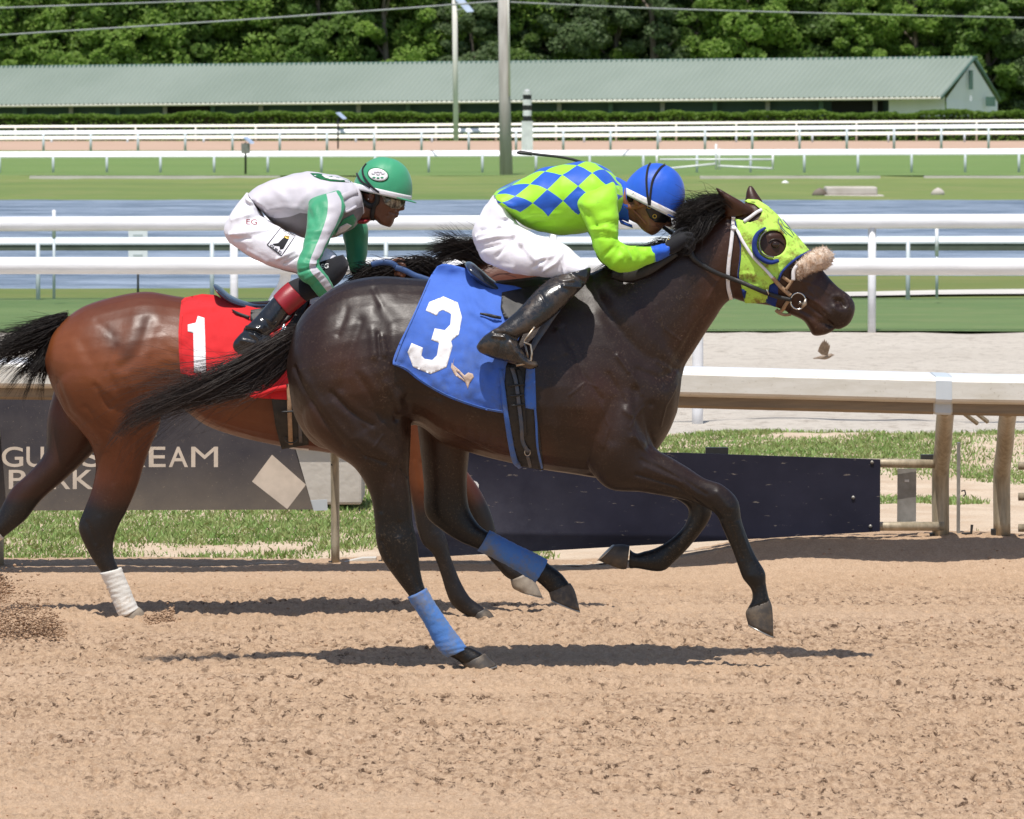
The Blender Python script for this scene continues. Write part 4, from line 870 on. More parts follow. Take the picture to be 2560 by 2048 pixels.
hind_near = [(790, 860, 1000, 820, .10, -.14), (757, 985, 1012, 930, .14, -.135), (763, 1066, 1026, 1050, .13, -.13), (828, 1130, 1026, 1120, .108, -.125), (888, 1170, 1023, 1185, .082, -.12), (925, 1235, 1028, 1247, .064, -.12), (936, 1301, 1031, 1303, .050, -.12), (940, 1350, 1041, 1350, .048, -.12), (955, 1396, 1047, 1395, .043, -.12), (993, 1452, 1053, 1437, .036, -.12), (1026, 1497, 1066, 1478, .031, -.12), (1060, 1550, 1097, 1528, .030, -.12), (1085, 1597, 1130, 1576, .032, -.12), (1104, 1630, 1159, 1612, .037, -.12), (1138, 1648, 1182, 1622, .031, -.12), (1160, 1664, 1208, 1636, .036, -.12)]
hind_far = [(1000, 900, 1150, 930, .10, .12), (1035, 1010, 1182, 1040, .11, .12), (1052, 1130, 1172, 1130, .092, .12), (1060, 1210, 1166, 1208, .070, .12), (1064, 1285, 1172, 1268, .056, .12), (1100, 1322, 1193, 1307, .047, .12), (1150, 1354, 1214, 1326, .040, .12), (1199, 1374, 1225, 1332, .032, .12), (1266, 1408, 1285, 1362, .031, .12), (1325, 1443, 1350, 1394, .034, .12), (1345, 1455, 1374, 1413, .036, .12), (1366, 1474, 1402, 1434, .031, .12), (1374, 1484, 1424, 1460, .034, .12)]
fore_near = [(1400, 960, 1560, 860, .08, -.11), (1440, 1080, 1620, 960, .11, -.12), (1470, 1165, 1618, 1040, .115, -.13), (1522, 1222, 1632, 1112, .095, -.13), (1600, 1230, 1678, 1144, .078, -.13), (1664, 1240, 1719, 1169, .062, -.13), (1719, 1252, 1762, 1197, .050, -.13), (1767, 1271, 1806, 1213, .044, -.13), (1792, 1288, 1843, 1250, .046, -.13), (1805, 1315, 1852, 1300, .039, -.13), (1828, 1368, 1868, 1345, .031, -.13), (1845, 1415, 1889, 1390, .030, -.13), (1857, 1446, 1912, 1430, .036, -.13), (1879, 1475, 1914, 1458, .030, -.13), (1880, 1502, 1920, 1490, .033, -.13), (1868, 1522, 1925, 1504, .037, -.13)]
fore_far = [(1480, 1120, 1570, 1020, .09, .12), (1530, 1190, 1610, 1100, .09, .12), (1600, 1215, 1660, 1150, .072, .12), (1665, 1235, 1712, 1175, .056, .12), (1714, 1262, 1768, 1228, .047, .12), (1722, 1288, 1779, 1276, .044, .12), (1706, 1322, 1766, 1311, .038, .12), (1669, 1354, 1724, 1366, .030, .12), (1634, 1372, 1690, 1401, .030, .12), (1610, 1378, 1654, 1428, .034, .12), (1590, 1383, 1592, 1421, .030, .12), (1574, 1372, 1572, 1422, .033, .12)]
ear_n = [(1812, 545, 1885, 535, .028, -.045), (1808, 520, 1878, 522, .030, -.055), (1803, 498, 1852, 503, .026, -.065), (1794, 480, 1822, 486, .016, -.07), (1785, 463, 1790, 468, .004, -.075)]
ear_f = [(1862, 515, 1908, 510, .028, .05), (1863, 498, 1905, 502, .026, .055), (1866, 478, 1894, 486, .019, .06), (1872, 463, 1882, 466, .006, .065)]
sk3 = [  # relief: hip, thigh, stifle, gaskin, shoulder, neck, forearm, mouth
    ([(935, 775)], 34, 6), ([(935, 822), (942, 880)], 12, 7), ([(962, 770), (985, 800)], 20, -10), ([(905, 800), (880, 870), (858, 960)], 13, -7), ([(985, 830), (990, 900), (1000, 950)], 16, -7),
    ([(1027, 960), (1028, 1065)], 13, -8), ([(988, 1002)], 26, 10), ([(970, 950), (990, 985), (1000, 1020)], 10, 5), ([(840, 985), (880, 1020), (915, 1060)], 11, -7), ([(900, 1088), (950, 1112), (985, 1138)], 14, 8), ([(905, 1130), (960, 1150)], 8, -5),
    ([(760, 880), (770, 980), (810, 1080)], 14, 5), ([(735, 900), (745, 1000)], 10, -3), ([(820, 800), (800, 900), (815, 1000)], 26, 6), ([(830, 745), (880, 730)], 22, 4), ([(1000, 730), (1080, 725)], 16, -4),
    ([(960, 1200), (955, 1270)], 6, -5), ([(985, 1210), (1000, 1290)], 6, 4), ([(958, 1345), (975, 1390)], 6, -6), ([(1000, 1340), (1005, 1400)], 7, 6), ([(1020, 1400), (1045, 1460)], 5, -3),
    ([(1485, 785), (1515, 850), (1560, 905), (1580, 960)], 17, 6), ([(1450, 830), (1480, 900), (1530, 960)], 17, -5), ([(1520, 790), (1560, 840), (1610, 905)], 14, -5), ([(1390, 825), (1412, 875)], 7, 5), ([(1408, 815), (1425, 860)], 6, -4), ([(1464, 1004)], 52, 13), ([(1420, 930), (1440, 1010)], 12, 4),
    ([(1388, 900), (1385, 1000), (1410, 1100)], 16, -7), ([(1640, 985)], 36, 11), ([(1585, 970), (1590, 1040), (1622, 1104)], 11, -11), ([(1545, 1000), (1530, 1090)], 18, -8), ([(1580, 1085), (1605, 1100)], 12, 8), ([(1500, 1120), (1475, 1180)], 12, -6), ([(1655, 900), (1660, 960)], 12, -5),
    ([(1772, 760), (1730, 830), (1690, 900), (1670, 940)], 10, -7), ([(1740, 790), (1700, 860)], 12, 4), ([(1600, 720), (1640, 800), (1660, 870)], 22, -4), ([(1700, 640), (1740, 700)], 20, 3),
    ([(1589, 1178), (1690, 1208), (1752, 1260)], 5, -7), ([(1600, 1200), (1690, 1232)], 6, 4), ([(1600, 1142), (1700, 1190), (1762, 1228)], 5, -4), ([(1610, 1160), (1700, 1198)], 6, 3), ([(1790, 1225), (1820, 1262)], 8, 5), ([(1775, 1262), (1800, 1290)], 5, -5), ([(1822, 1300), (1850, 1390)], 3.5, -4), ([(1840, 1300), (1872, 1390)], 4, 3), ([(1872, 1432)], 8, 3),
    ([(2012, 757), (2040, 778), (2062, 796), (2078, 810)], 4.0, -6), ([(2025, 748), (2055, 772)], 6, 4), ([(2040, 800), (2060, 812)], 6, 3), ([(2090, 750), (2102, 752), (2108, 762)], 6.5, -16), ([(2096, 764)], 7, -8), ([(2082, 740), (2100, 739), (2116, 748), (2120, 766)], 5, 4), ([(2020, 745), (2050, 760), (2075, 785)], 3.5, 3), ([(2012, 745), (2045, 765), (2068, 792)], 3, -4), ([(2084, 768), (2096, 780)], 6, 4), ([(2040, 690), (2010, 730)], 9, -5), ([(2060, 700), (2075, 730)], 8, 3), ([(1940, 612)], 12, 4), ([(1925, 590), (1950, 588)], 6, 5), ([(1960, 640), (2010, 690)], 7, 5)]
sk3 += [([(959, 835), (966, 880)], 6, 5), ([(949, 830), (952, 884)], 5, -5), ([(935, 721), (956, 757)], 8, -5), ([(740, 916), (777, 985), (811, 1037), (861, 1104)], 7, -8), ([(760, 920), (797, 980), (831, 1030), (880, 1092)], 10, 5), ([(834, 973), (875, 1017), (935, 1054)], 7, -8), ([(888, 1097), (915, 1131), (969, 1148)], 5, -6), ([(1000, 1000)], 15, 6), ([(979, 983), (992, 1040)], 8, -6), ([(1003, 1158), (1019, 1185)], 4, -4), ([(1013, 990), (1036, 976), (1103, 986)], 8, -5), ([(870, 770), (850, 830)], 9, -4), ([(900, 930), (930, 980), (960, 1040)], 8, -5), ([(915, 920), (948, 970)], 9, 4),
    ([(1711, 915), (1645, 942), (1592, 920)], 9, -5), ([(1624, 1004)], 8, -6), ([(1560, 1020), (1575, 1030)], 7, 5), ([(1480, 1088)], 9, 4), ([(1540, 885), (1568, 924)], 5, 6), ([(1578, 930), (1600, 980)], 5, 4), ([(1430, 860), (1455, 930), (1500, 990)], 7, -5), ([(1520, 930), (1560, 1000)], 7, -4), ([(1640, 900), (1690, 930)], 6, 4),
    ([(1335, 1142), (1250, 1126), (1170, 1092), (1120, 1070)], 2.6, 3.5), ([(1605, 1010), (1572, 1060), (1592, 1102), (1640, 1150), (1702, 1190), (1742, 1230)], 2.6, 3), ([(1690, 960), (1660, 1010), (1650, 1060)], 2.6, 3), ([(1500, 1010), (1520, 1060), (1505, 1110)], 2.6, 3), ([(1420, 980), (1460, 950), (1490, 960)], 2.6, 2.5), ([(900, 1180), (930, 1120), (960, 1080)], 2.6, 3), ([(985, 1230), (990, 1180), (1005, 1140)], 2.4, 2.5), ([(2000, 700), (2030, 735), (2046, 768)], 2.6, 3), ([(2000, 700), (2045, 715), (2070, 735)], 2.4, 2.5), ([(1800, 690), (1770, 740), (1750, 790)], 3, 3), ([(1700, 700), (1720, 760), (1710, 830)], 3, 2.5), ([(1640, 760), (1660, 820), (1700, 850)], 3, 2.5), ([(1850, 1330), (1880, 1400)], 2.4, 2.5), ([(1240, 1060), (1300, 1080), (1340, 1060)], 2.6, 2.5)]
for k in range(9): sk3.append(([(1120 + 30 * k, 900 + 8 * k), (1110 + 30 * k, 1060 + 9 * k)], 8, 2.2))
def coat3(px, py, V, Y0):
    leg = sstep(1180, 1290, py); mz = sstep(2030, 2085, px) * (py < 900); knee = leg * sstep(1000, 1100, py)
    black = np.maximum(np.maximum(leg, .6 * mz), .55 * sstep(735, 700, py) * (px < 1500))
    red = np.exp(-(seg_dist(px, py, [(1080, 1060), (1200, 1100), (1330, 1130)]) / 60) ** 2) + np.exp(-(seg_dist(px, py, [(770, 1050), (850, 1150)]) / 40) ** 2) + .8 * np.exp(-(seg_dist(px, py, [(860, 900), (900, 950)]) / 60) ** 2) + .6 * np.exp(-(seg_dist(px, py, [(1790, 740), (1720, 860)]) / 45) ** 2) + .6 * np.exp(-(seg_dist(px, py, [(1480, 1060), (1500, 980)]) / 60) ** 2) + .9 * np.exp(-(seg_dist(px, py, [(1835, 500), (1860, 520)]) / 20) ** 2) + .8 * sstep(1700, 1830, px) * (py < 900)
    dust = .8 * np.exp(-(seg_dist(px, py, [(1760, 780), (1700, 930), (1660, 960)]) / 40) ** 2) + .5 * np.exp(-(seg_dist(px, py, [(980, 980), (1010, 1020), (1200, 1040)]) / 22) ** 2) + .35 + .2 * sstep(1150, 1500, py) + 1.0 * np.exp(-(seg_dist(px, py, [(2100, 770), (2070, 815)]) / 30) ** 2)
    return np.stack([black, red, dust], -1)
h3, h3body, B3 = horse('racehorse', 'dark brown racehorse galloping in front, wearing number 3 and a lime hood', Y3, [trunk, neck, head, jaw, hind_near, hind_far, fore_near, fore_far, ear_n, ear_f], sk3, coat3, M['coat_dark'])
hoof(h3, [(1154, 1660, 1212, 1634, .034, -.12), (1162, 1668, 1222, 1644, .040, -.12), (1172, 1681, 1242, 1664, .046, -.12)], Y3, M['hoof'])
hoof(h3, [(1371, 1479, 1426, 1458, .033, .12), (1374, 1488, 1438, 1480, .040, .12), (1377, 1499, 1450, 1528, .045, .12)], Y3, M['hoof'])
hoof(h3, [(1870, 1520, 1925, 1500, .035, -.13), (1864, 1534, 1931, 1524, .041, -.13), (1870, 1561, 1934, 1592, .044, -.13)], Y3, M['hoof'])
hoof(h3, [(1574, 1364, 1566, 1423, .034, .12), (1556, 1361, 1548, 1422, .041, .12), (1536, 1362, 1497, 1402, .045, .12)], Y3, M['hoof'])
def bandage(parent, rings, Y0, m, grow=.007):
    o = loft_part('leg_bandage', rings, Y0, m, parent, 28, 10, grow)
    me = o.data; V = coords(me); N = normals(me); a = me.color_attributes['st']; st = np.empty(len(V) * 4, np.float32); a.data.foreach_get('color', st); st = st.reshape(-1, 4)
    V += N * (.0009 * np.sin(st[:, 0] * 300 + st[:, 1] * 1.2 + 9 * vn3(V * 14, 3)) + .004 * (vn3(V * np.array([30, 30, 90]), 7) - .5))[:, None]; set_coords(me, V)
bandage(h3, [(1022, 1492, 1062, 1472, .033, -.12), (1060, 1550, 1097, 1528, .031, -.12), (1085, 1597, 1130, 1576, .033, -.12), (1102, 1628, 1158, 1611, .038, -.12), (1122, 1642, 1164, 1622, .034, -.12)], Y3, M['bandage_blue'])
bandage(h3, [(1196, 1373, 1222, 1330, .034, .12), (1266, 1408, 1285, 1362, .032, .12), (1325, 1443, 1350, 1394, .035, .12), (1341, 1453, 1368, 1405, .036, .12)], Y3, M['bandage_blue'])
# eye and nostril
ec = cast(B3, 1938, 612, Y3)[0]
bm = bmesh.new(); bmesh.ops.create_uvsphere(bm, u_segments=16, v_segments=12, radius=.015); me = bpy.data.meshes.new('eye'); bm.to_mesh(me); bm.free(); V = coords(me) * np.array([1.15, .7, .95]) + np.array(ec) + np.array([0, -.001, 0]); set_coords(me, V); link('eye', me, M['eye'], h3)
ribbon('eyelid', [(1920, 606), (1930, 600), (1942, 599), (1954, 606), (1960, 612)], M['coat_dark'], h3, B3, Y3, [.002, .007, .007, .002], .007, -.002)
# tail and mane
strands('tail', [[(742, 822, 0), (700, 835, 0), (640, 872, -.02), (540, 925, -.05), (430, 985, -.05), (330, 1040, -.05), (285, 1100, -.05)], [(738, 838, 0), (690, 870, 0), (610, 920, -.02), (500, 972, -.05), (400, 1010, -.05), (320, 1050, -.05), (290, 1090, -.05)], [(735, 858, 0), (690, 900, .01), (620, 950, 0), (530, 985, -.03), (430, 1015, -.04), (350, 1040, -.05), (300, 1070, -.05)], [(732, 880, .02), (705, 925, .02), (660, 965, .02), (580, 985, 0), (500, 1000, -.02), (420, 1015, -.02), (370, 1030, -.02)]], Y3, 1050, M['hair_brown'], h3, .001, .0003, 18, 9, 30, .45, .03, 7, 3, .05, 26)
strands('tail_wisp', [[(690, 850, 0), (600, 890, 0), (480, 915, 0), (370, 930, 0), (270, 985, 0)], [(690, 880, 0), (600, 940, 0), (470, 960, 0), (350, 965, 0), (230, 1000, 0)], [(690, 900, 0), (640, 970, 0), (600, 1000, 0), (560, 1020, .02), (520, 1010, .02)]], Y3, 170, M['hair_brown'], h3, .0008, .0003, 18, 14, 55, .5, .04, 16, 4)
crest = [(1500, 682), (1560, 662), (1620, 632), (1690, 592), (1750, 556), (1815, 520)]
strands('mane', [[(1560, 672, -.03), (1530, 664, -.04), (1500, 672, -.05), (1470, 690, -.06)], [(1620, 648, -.03), (1600, 642, -.03), (1570, 648, -.05), (1535, 664, -.06)], [(1690, 606, -.03), (1670, 602, -.04), (1645, 612, -.05), (1620, 630, -.06)]], Y3, 420, M['hair'], h3, .0012, .0003, 12, 5, 10, .5, .04, 3, 15, .03, 14)
strands('mane', [[(1725, 580, -.03), (1705, 568, -.05), (1690, 572, -.06), (1675, 585, -.06)], [(1755, 556, -.03), (1725, 540, -.05), (1700, 545, -.06), (1678, 558, -.06)], [(1785, 536, -.03), (1750, 517, -.05), (1718, 525, -.06), (1685, 545, -.06)], [(1812, 522, -.03), (1785, 503, -.04), (1748, 512, -.05), (1715, 530, -.06)], [(1832, 516, -.03), (1815, 502, -.04), (1782, 515, -.06), (1745, 545, -.07)]], Y3, 1500, M['hair'], h3, .0013, .0003, 12, 6, 18, .5, .05, 5, 5, .03, 36)
strands('mane_lock', [[(1700, 580, -.06), (1710, 590, -.08), (1700, 620, -.09), (1680, 640, -.09)], [(1760, 545, -.06), (1750, 560, -.09), (1735, 590, -.10), (1710, 610, -.10)], [(1815, 525, -.06), (1795, 540, -.09), (1770, 560, -.10), (1745, 580, -.10)]], Y3, 700, M['hair'], h3, .0014, .0004, 10, 6, 16, .55, .02, 5, 6, .02, 16)
strands('mane_wisp', [[(1790, 515, -.03), (1760, 490, -.03), (1720, 500, -.05), (1680, 480, -.05)], [(1800, 520, -.03), (1760, 505, -.03), (1710, 515, -.05), (1650, 540, -.05)], [(1740, 560, 0), (1680, 570, 0), (1620, 575, 0), (1585, 565, 0)]], Y3, 110, M['hair'], h3, .0011, .0003, 14, 8, 30, .5, .04, 9, 7)

# ---- the bay horse behind
Y1 = 24.42
trunk1 = [(115, 885, 117, 925, .07, 0), (138, 825, 140, 985, .17, 0), (190, 778, 190, 1062, .235, 0, .05), (262, 748, 265, 1090, .28, 0, .1), (360, 729, 360, 1065, .295, 0, .14), (440, 741, 432, 1012, .275, 0, .16), (520, 752, 516, 1063, .29, 0, .18), (610, 755, 606, 1094, .305, 0, .2), (700, 750, 698, 1114, .305, 0, .22), (790, 738, 788, 1128, .285, 0, .26), (870, 728, 868, 1138, .25, 0, .28), (950, 730, 944, 1146, .225, 0, .22), (1020, 775, 1008, 1140, .20, 0, .12), (1075, 840, 1058, 1100, .165, 0, .05), (1115, 900, 1095, 1050, .11, 0), (1130, 940, 1118, 1010, .06, 0)]
neck1 = [(900, 735, 1080, 1040, .17, 0), (930, 724, 1128, 950, .16, 0), (990, 706, 1160, 900, .13, 0), (1070, 682, 1215, 845, .10, 0, .08), (1150, 660, 1265, 800, .088, 0, .08), (1230, 645, 1310, 775, .08, 0, .05), (1310, 632, 1345, 765, .075, 0)]
head1 = [(1290, 640, 1330, 762, .055, 0), (1325, 622, 1340, 776, .080, 0), (1372, 618, 1362, 790, .095, 0), (1412, 650, 1385, 800, .098, 0), (1440, 695, 1405, 815, .080, 0), (1462, 735, 1425, 835, .064, 0), (1480, 775, 1443, 858, .054, 0), (1494, 808, 1452, 880, .052, 0), (1500, 838, 1462, 895, .052, 0), (1494, 868, 1470, 902, .04, 0), (1484, 890, 1474, 903, .02, 0)]
hind_near1 = [(190, 860, 380, 830, .10, -.14), (140, 940, 395, 930, .14, -.135), (155, 1015, 401, 1010, .13, -.13), (196, 1068, 399, 1062, .11, -.125), (230, 1116, 380, 1107, .088, -.12), (240, 1168, 358, 1168, .068, -.12), (230, 1222, 341, 1222, .056, -.12), (213, 1270, 317, 1275, .050, -.12), (198, 1310, 297, 1312, .048, -.12), (202, 1340, 285, 1350, .043, -.12), (226, 1390, 284, 1388, .036, -.12), (256, 1436, 298, 1425, .031, -.12), (280, 1490, 316, 1462, .030, -.12), (296, 1528, 333, 1508, .034, -.12), (306, 1545, 345, 1522, .033, -.12)]
hind_far1 = [(150, 920, 330, 980, .10, .12), (120, 1040, 270, 1090, .10, .12), (112, 1130, 215, 1150, .078, .12), (70, 1185, 160, 1200, .062, .12), (34, 1217, 105, 1248, .052, .12), (10, 1256, 68, 1296, .048, .12), (-12, 1300, 30, 1327, .042, .12), (-50, 1336, -18, 1364, .033, .12), (-95, 1364, -70, 1398, .031, .12), (-140, 1388, -122, 1428, .035, .12), (-170, 1402, -158, 1440, .03, .12)]
foreA = [(940, 1040, 1080, 1000, .10, -.12), (985, 1120, 1075, 1110, .088, -.12), (1012, 1190, 1078, 1190, .068, -.12), (1030, 1260, 1090, 1262, .052, -.12), (1042, 1320, 1104, 1316, .047, -.12), (1058, 1360, 1118, 1352, .045, -.12), (1083, 1386, 1126, 1388, .038, -.12), (1103, 1438, 1148, 1448, .031, -.12), (1122, 1498, 1172, 1490, .035, -.12), (1142, 1524, 1192, 1508, .031, -.12), (1180, 1546, 1215, 1525, .034, -.12)]
foreB = [(980, 1060, 1090, 1010, .10, .12), (1050, 1140, 1120, 1090, .085, .12), (1110, 1200, 1155, 1160, .062, .12), (1155, 1260, 1196, 1220, .050, .12), (1175, 1300, 1224, 1276, .046, .12), (1190, 1345, 1240, 1330, .040, .12), (1218, 1390, 1250, 1370, .031, .12), (1240, 1415, 1268, 1398, .031, .12), (1262, 1440, 1296, 1418, .034, .12), (1282, 1452, 1312, 1436, .030, .12)]
ear1n = [(1300, 650, 1355, 645, .028, -.045), (1290, 632, 1340, 632, .028, -.055), (1278, 618, 1312, 622, .02, -.06), (1264, 606, 1272, 612, .005, -.065)]
ear1f = [(1320, 640, 1360, 640, .026, .05), (1310, 625, 1345, 628, .022, .055), (1296, 610, 1312, 614, .008, .06)]
sk1 = [([(380, 800), (362, 872), (315, 912)], 13, -10), ([(345, 800), (330, 860)], 18, 7), ([(400, 830), (392, 900)], 18, -7), ([(250, 958), (285, 1010)], 8, -9), ([(262, 950), (300, 990)], 10, 6), ([(151, 950), (183, 1023), (250, 1100)], 8, -9), ([(172, 950), (205, 1020), (262, 1090)], 12, 5), ([(190, 860), (230, 930), (262, 975)], 14, 5), ([(215, 850), (250, 910)], 12, -4), ([(365, 1050)], 24, 10), ([(340, 1030), (350, 1075)], 9, -6), ([(402, 960), (403, 1030)], 12, -7), ([(300, 1100), (330, 1160)], 14, 5), ([(275, 1130), (290, 1200)], 8, -4), ([(225, 1300), (245, 1350)], 6, -6), ([(255, 1290), (258, 1350)], 7, 5), ([(360, 775)], 30, 6), ([(430, 790), (500, 800)], 20, -3), ([(1055, 1150), (1075, 1230)], 6, -5), ([(1040, 1150), (1050, 1220)], 6, 4), ([(1090, 1330)], 10, 5)]
sk1 += [([(120, 900), (150, 985), (200, 1060)], 6, -6), ([(300, 860), (280, 920), (300, 960)], 8, -6), ([(330, 930), (350, 980)], 8, 5), ([(420, 860), (470, 900), (450, 960)], 10, -4), ([(225, 1010), (260, 1050), (310, 1080)], 7, -5), ([(310, 1090), (300, 1150), (310, 1210)], 3, 3), ([(350, 1090), (340, 1150)], 3, 3), ([(480, 1020), (560, 1060), (640, 1085)], 3, 3), ([(250, 800), (290, 830)], 9, -4), ([(380, 960), (370, 1010)], 6, -5), ([(345, 1000), (380, 1020)], 5, 4)]
for k in range(7): sk1.append(([(520 + 30 * k, 930 + 8 * k), (510 + 30 * k, 1060 + 8 * k)], 8, 2))
def coat1(px, py, V, Y0):
    leg = sstep(1190, 1275, py + 30 * (vn3(V * 9, 2) - .5)); mz = sstep(1430, 1490, px) * (py > 780) * (py < 1000)
    dark_in = .75 * sstep(-.02, .06, V[:, 1] - Y0) * sstep(1020, 1100, py) * (px < 330)
    black = np.maximum(np.maximum(leg, mz), dark_in); black = np.maximum(black, .5 * np.exp(-(seg_dist(px, py, [(285, 830), (300, 850)]) / 22) ** 2) + .45 * np.exp(-(seg_dist(px, py, [(370, 800), (330, 880)]) / 22) ** 2))
    red = .9 * np.exp(-(seg_dist(px, py, [(150, 860), (230, 900), (420, 880)]) / 75) ** 2) + .4 * np.exp(-(seg_dist(px, py, [(250, 1040), (350, 1040), (650, 1040)]) / 70) ** 2) + .6 * np.exp(-(seg_dist(px, py, [(1050, 1180), (1060, 1120)]) / 50) ** 2)
    return np.stack([black, red, .12 + .2 * leg], -1)
h1, h1body, B1 = horse('racehorse', 'reddish bay racehorse with black legs galloping behind, wearing number 1', Y1, [trunk1, neck1, head1, hind_near1, hind_far1, foreA, foreB, ear1n, ear1f], sk1, coat1, M['coat_bay'], .0056, .55)
hoof(h1, [(300, 1538, 348, 1518, .034, -.12), (306, 1546, 358, 1528, .040, -.12), (314, 1557, 364, 1543, .046, -.12)], Y1, M['hoof_pale'])
hoof(h1, [(-160, 1398, -150, 1440, .034, .12), (-178, 1398, -168, 1446, .041, .12), (-205, 1405, -212, 1440, .044, .12)], Y1, M['hoof'])
hoof(h1, [(1175, 1540, 1215, 1520, .034, -.12), (1182, 1548, 1228, 1532, .040, -.12), (1186, 1554, 1241, 1550, .045, -.12)], Y1, M['hoof'])
hoof(h1, [(1276, 1450, 1318, 1432, .036, .12), (1282, 1470, 1340, 1458, .044, .12), (1296, 1478, 1357, 1494, .048, .12)], Y1, M['hoof_pale'])
bandage(h1, [(253, 1432, 300, 1420, .034, -.12), (270, 1466, 310, 1446, .032, -.12), (283, 1496, 322, 1474, .032, -.12), (296, 1528, 334, 1505, .036, -.12), (304, 1545, 344, 1522, .035, -.12)], Y1, M['bandage_white'])
bandage(h1, [(-22, 1308, 8, 1342, .037, .12), (-60, 1342, -30, 1372, .034, .12), (-110, 1370, -86, 1406, .034, .12), (-135, 1386, -116, 1426, .036, .12)], Y1, M['bandage_white'])
strands('tail', [[(170, 790, 0), (120, 800, 0), (60, 830, 0), (0, 848, 0), (-80, 870, 0)], [(160, 805, 0), (110, 825, 0), (50, 850, 0), (-10, 885, 0), (-90, 920, 0)], [(150, 820, 0), (110, 850, 0), (70, 875, 0), (20, 900, 0), (-50, 950, 0)], [(140, 835, 0), (120, 870, 0), (95, 900, 0), (55, 930, 0), (20, 975, 0)], [(130, 850, 0), (118, 885, 0), (105, 915, 0), (98, 940, 0), (96, 990, 0)]], Y1, 1700, M['hair'], h1, .0013, .0003, 14, 7, 24, .45, .04, 5, 11, .05, 26)
strands('mane', [[(940, 722, -.02), (900, 700, -.02), (880, 690, -.03), (850, 705, -.04)], [(1000, 702, -.02), (960, 672, -.02), (920, 672, -.03), (880, 692, -.04)], [(1060, 684, -.02), (1020, 660, -.02), (980, 668, -.03), (930, 685, -.04)], [(1110, 670, -.02), (1080, 650, -.02), (1050, 655, -.03), (1010, 672, -.04)]], Y1, 700, M['hair'], h1, .0022, .0006, 12, 6, 12, .55, .05, 3, 12, .03)
strands('mane', [[(1170, 655, -.02), (1130, 640, -.03), (1090, 645, -.05), (1050, 660, -.05)], [(1210, 648, -.02), (1160, 622, -.03), (1110, 620, -.05), (1060, 640, -.05)], [(1240, 642, -.02), (1190, 608, -.03), (1140, 610, -.05), (1085, 622, -.05)], [(1290, 636, -.02), (1240, 608, -.03), (1200, 612, -.05), (1150, 640, -.05)]], Y1, 1200, M['hair'], h1, .0014, .0003, 12, 6, 22, .45, .05, 6, 13, .03, 24)
# ------------------------------------------------------------------ tack of the dark horse
def D_(*p): return [(700 + x / 2.974, 620 + y / 2.974) for x, y in p]
def B_(*p): return [(1140 + x / 2.924, 370 + y / 2.924) for x, y in p]
def C_(*p): return [(520 + x / 3.136, 370 + y / 3.136) for x, y in p]
def A_(*p): return [(1640 + x / 3.920, 420 + y / 3.920) for x, y in p]
def text_sheet(txt, O, X, Yv, bvh, Y0, m, parent, name='letter', off=.004, bold=.02):
    me, u, v = text_on(txt, 0, 1, 0, 1, None, m, parent, name, bold); px = O[0] + u * X[0] + v * Yv[0]; py = O[1] + u * X[1] + v * Yv[1]; out = []
    for x, y in zip(px, py):
        h = cast(bvh, x, y, Y0)[0]; out.append(P(x, y, (h.y if h is not None else Y0 - .3) - off))
    set_coords(me, np.array([tuple(q_) for q_ in out])); fix_normals(me); return link(name, me, m, parent, False)
def merged_bvh(objs):
    V = []; F = []
    for o in objs:
        n = len(V); V += [v.co.copy() for v in o.data.vertices]; F += [tuple(i + n for i in p.vertices) for p in o.data.polygons]
    return BVHTree.FromPolygons(V, F)
def saddle_cloth(label, poly, folds, bvh, Y0, m, mirror=True, wr=.008):
    t = thing('saddle_cloth', label, 'saddle cloth', tuple(P(poly[0][0], poly[0][1], Y0)))
    near = sheet('cloth', poly, bvh, Y0, m, t, .012, 7, .004, folds=folds, smooth=10, wr=wr); far = sheet('cloth', poly, bvh, Y0, m, t, .012, 12, .004, folds=folds, side=-1, smooth=10); return t, near
poly3 = [tuple(p) for p in smoothpoly(D_((1170, 135), (1235, 118), (1370, 150), (1450, 190), (1600, 260), (1800, 300), (1850, 420), (1790, 640), (1720, 780), (1680, 880)), 3, False)] + D_((1668, 1000), (1680, 1232)) + [tuple(p) for p in smoothpoly(D_((1680, 1232), (1500, 1198), (1250, 1112), (1050, 1000), (930, 908), (838, 868)), 4, False)][1:] + [tuple(p) for p in smoothpoly(D_((838, 868), (842, 825), (865, 760), (900, 680), (980, 520), (1060, 340), (1110, 225), (1170, 135)), 4, False)][1:-1]
folds3 = [(D_((1110, 200), (1300, 290), (1360, 300)), 6, 9), (D_((1380, 330), (1430, 470), (1580, 590)), 7, 12), (D_((1440, 280), (1480, 400), (1600, 520)), 7, 10), (D_((1350, 300), (1450, 240)), 6, 12), (D_((1400, 380), (1500, 560), (1600, 620)), 8, -6), (D_((1450, 600), (1460, 800), (1560, 1050)), 9, 8), (D_((1520, 700), (1600, 900)), 9, -6), (D_((1340, 640), (1400, 900), (1480, 1090)), 10, 5), (D_((840, 860), (960, 930), (1100, 1030)), 5, 6), (D_((870, 760), (1000, 500)), 5, 4), (D_((1050, 900), (1180, 1000)), 12, 5), (D_((900, 820), (960, 700)), 9, 4)]
sc3, sc3near = saddle_cloth('bright blue saddle cloth with white number 3 on the dark horse', poly3, folds3, B3, Y3, M['blue_cloth'])
BC3 = bvh_of(sc3near.data)
three = D_((1083, 466), (1110, 402), (1215, 360), (1322, 406), (1353, 515), (1330, 645), (1272, 692), (1283, 730), (1238, 888), (1120, 938), (990, 886), (948, 775), (978, 707), (1063, 742), (1052, 800), (1075, 825), (1132, 834), (1166, 800), (1182, 706), (1124, 684), (1150, 598), (1225, 612), (1266, 570), (1272, 492), (1212, 462), (1182, 474), (1165, 505))
sheet('number', three, BC3, Y3, M['white_patch'], sc3, .0012, 5, .0008, smooth=0)
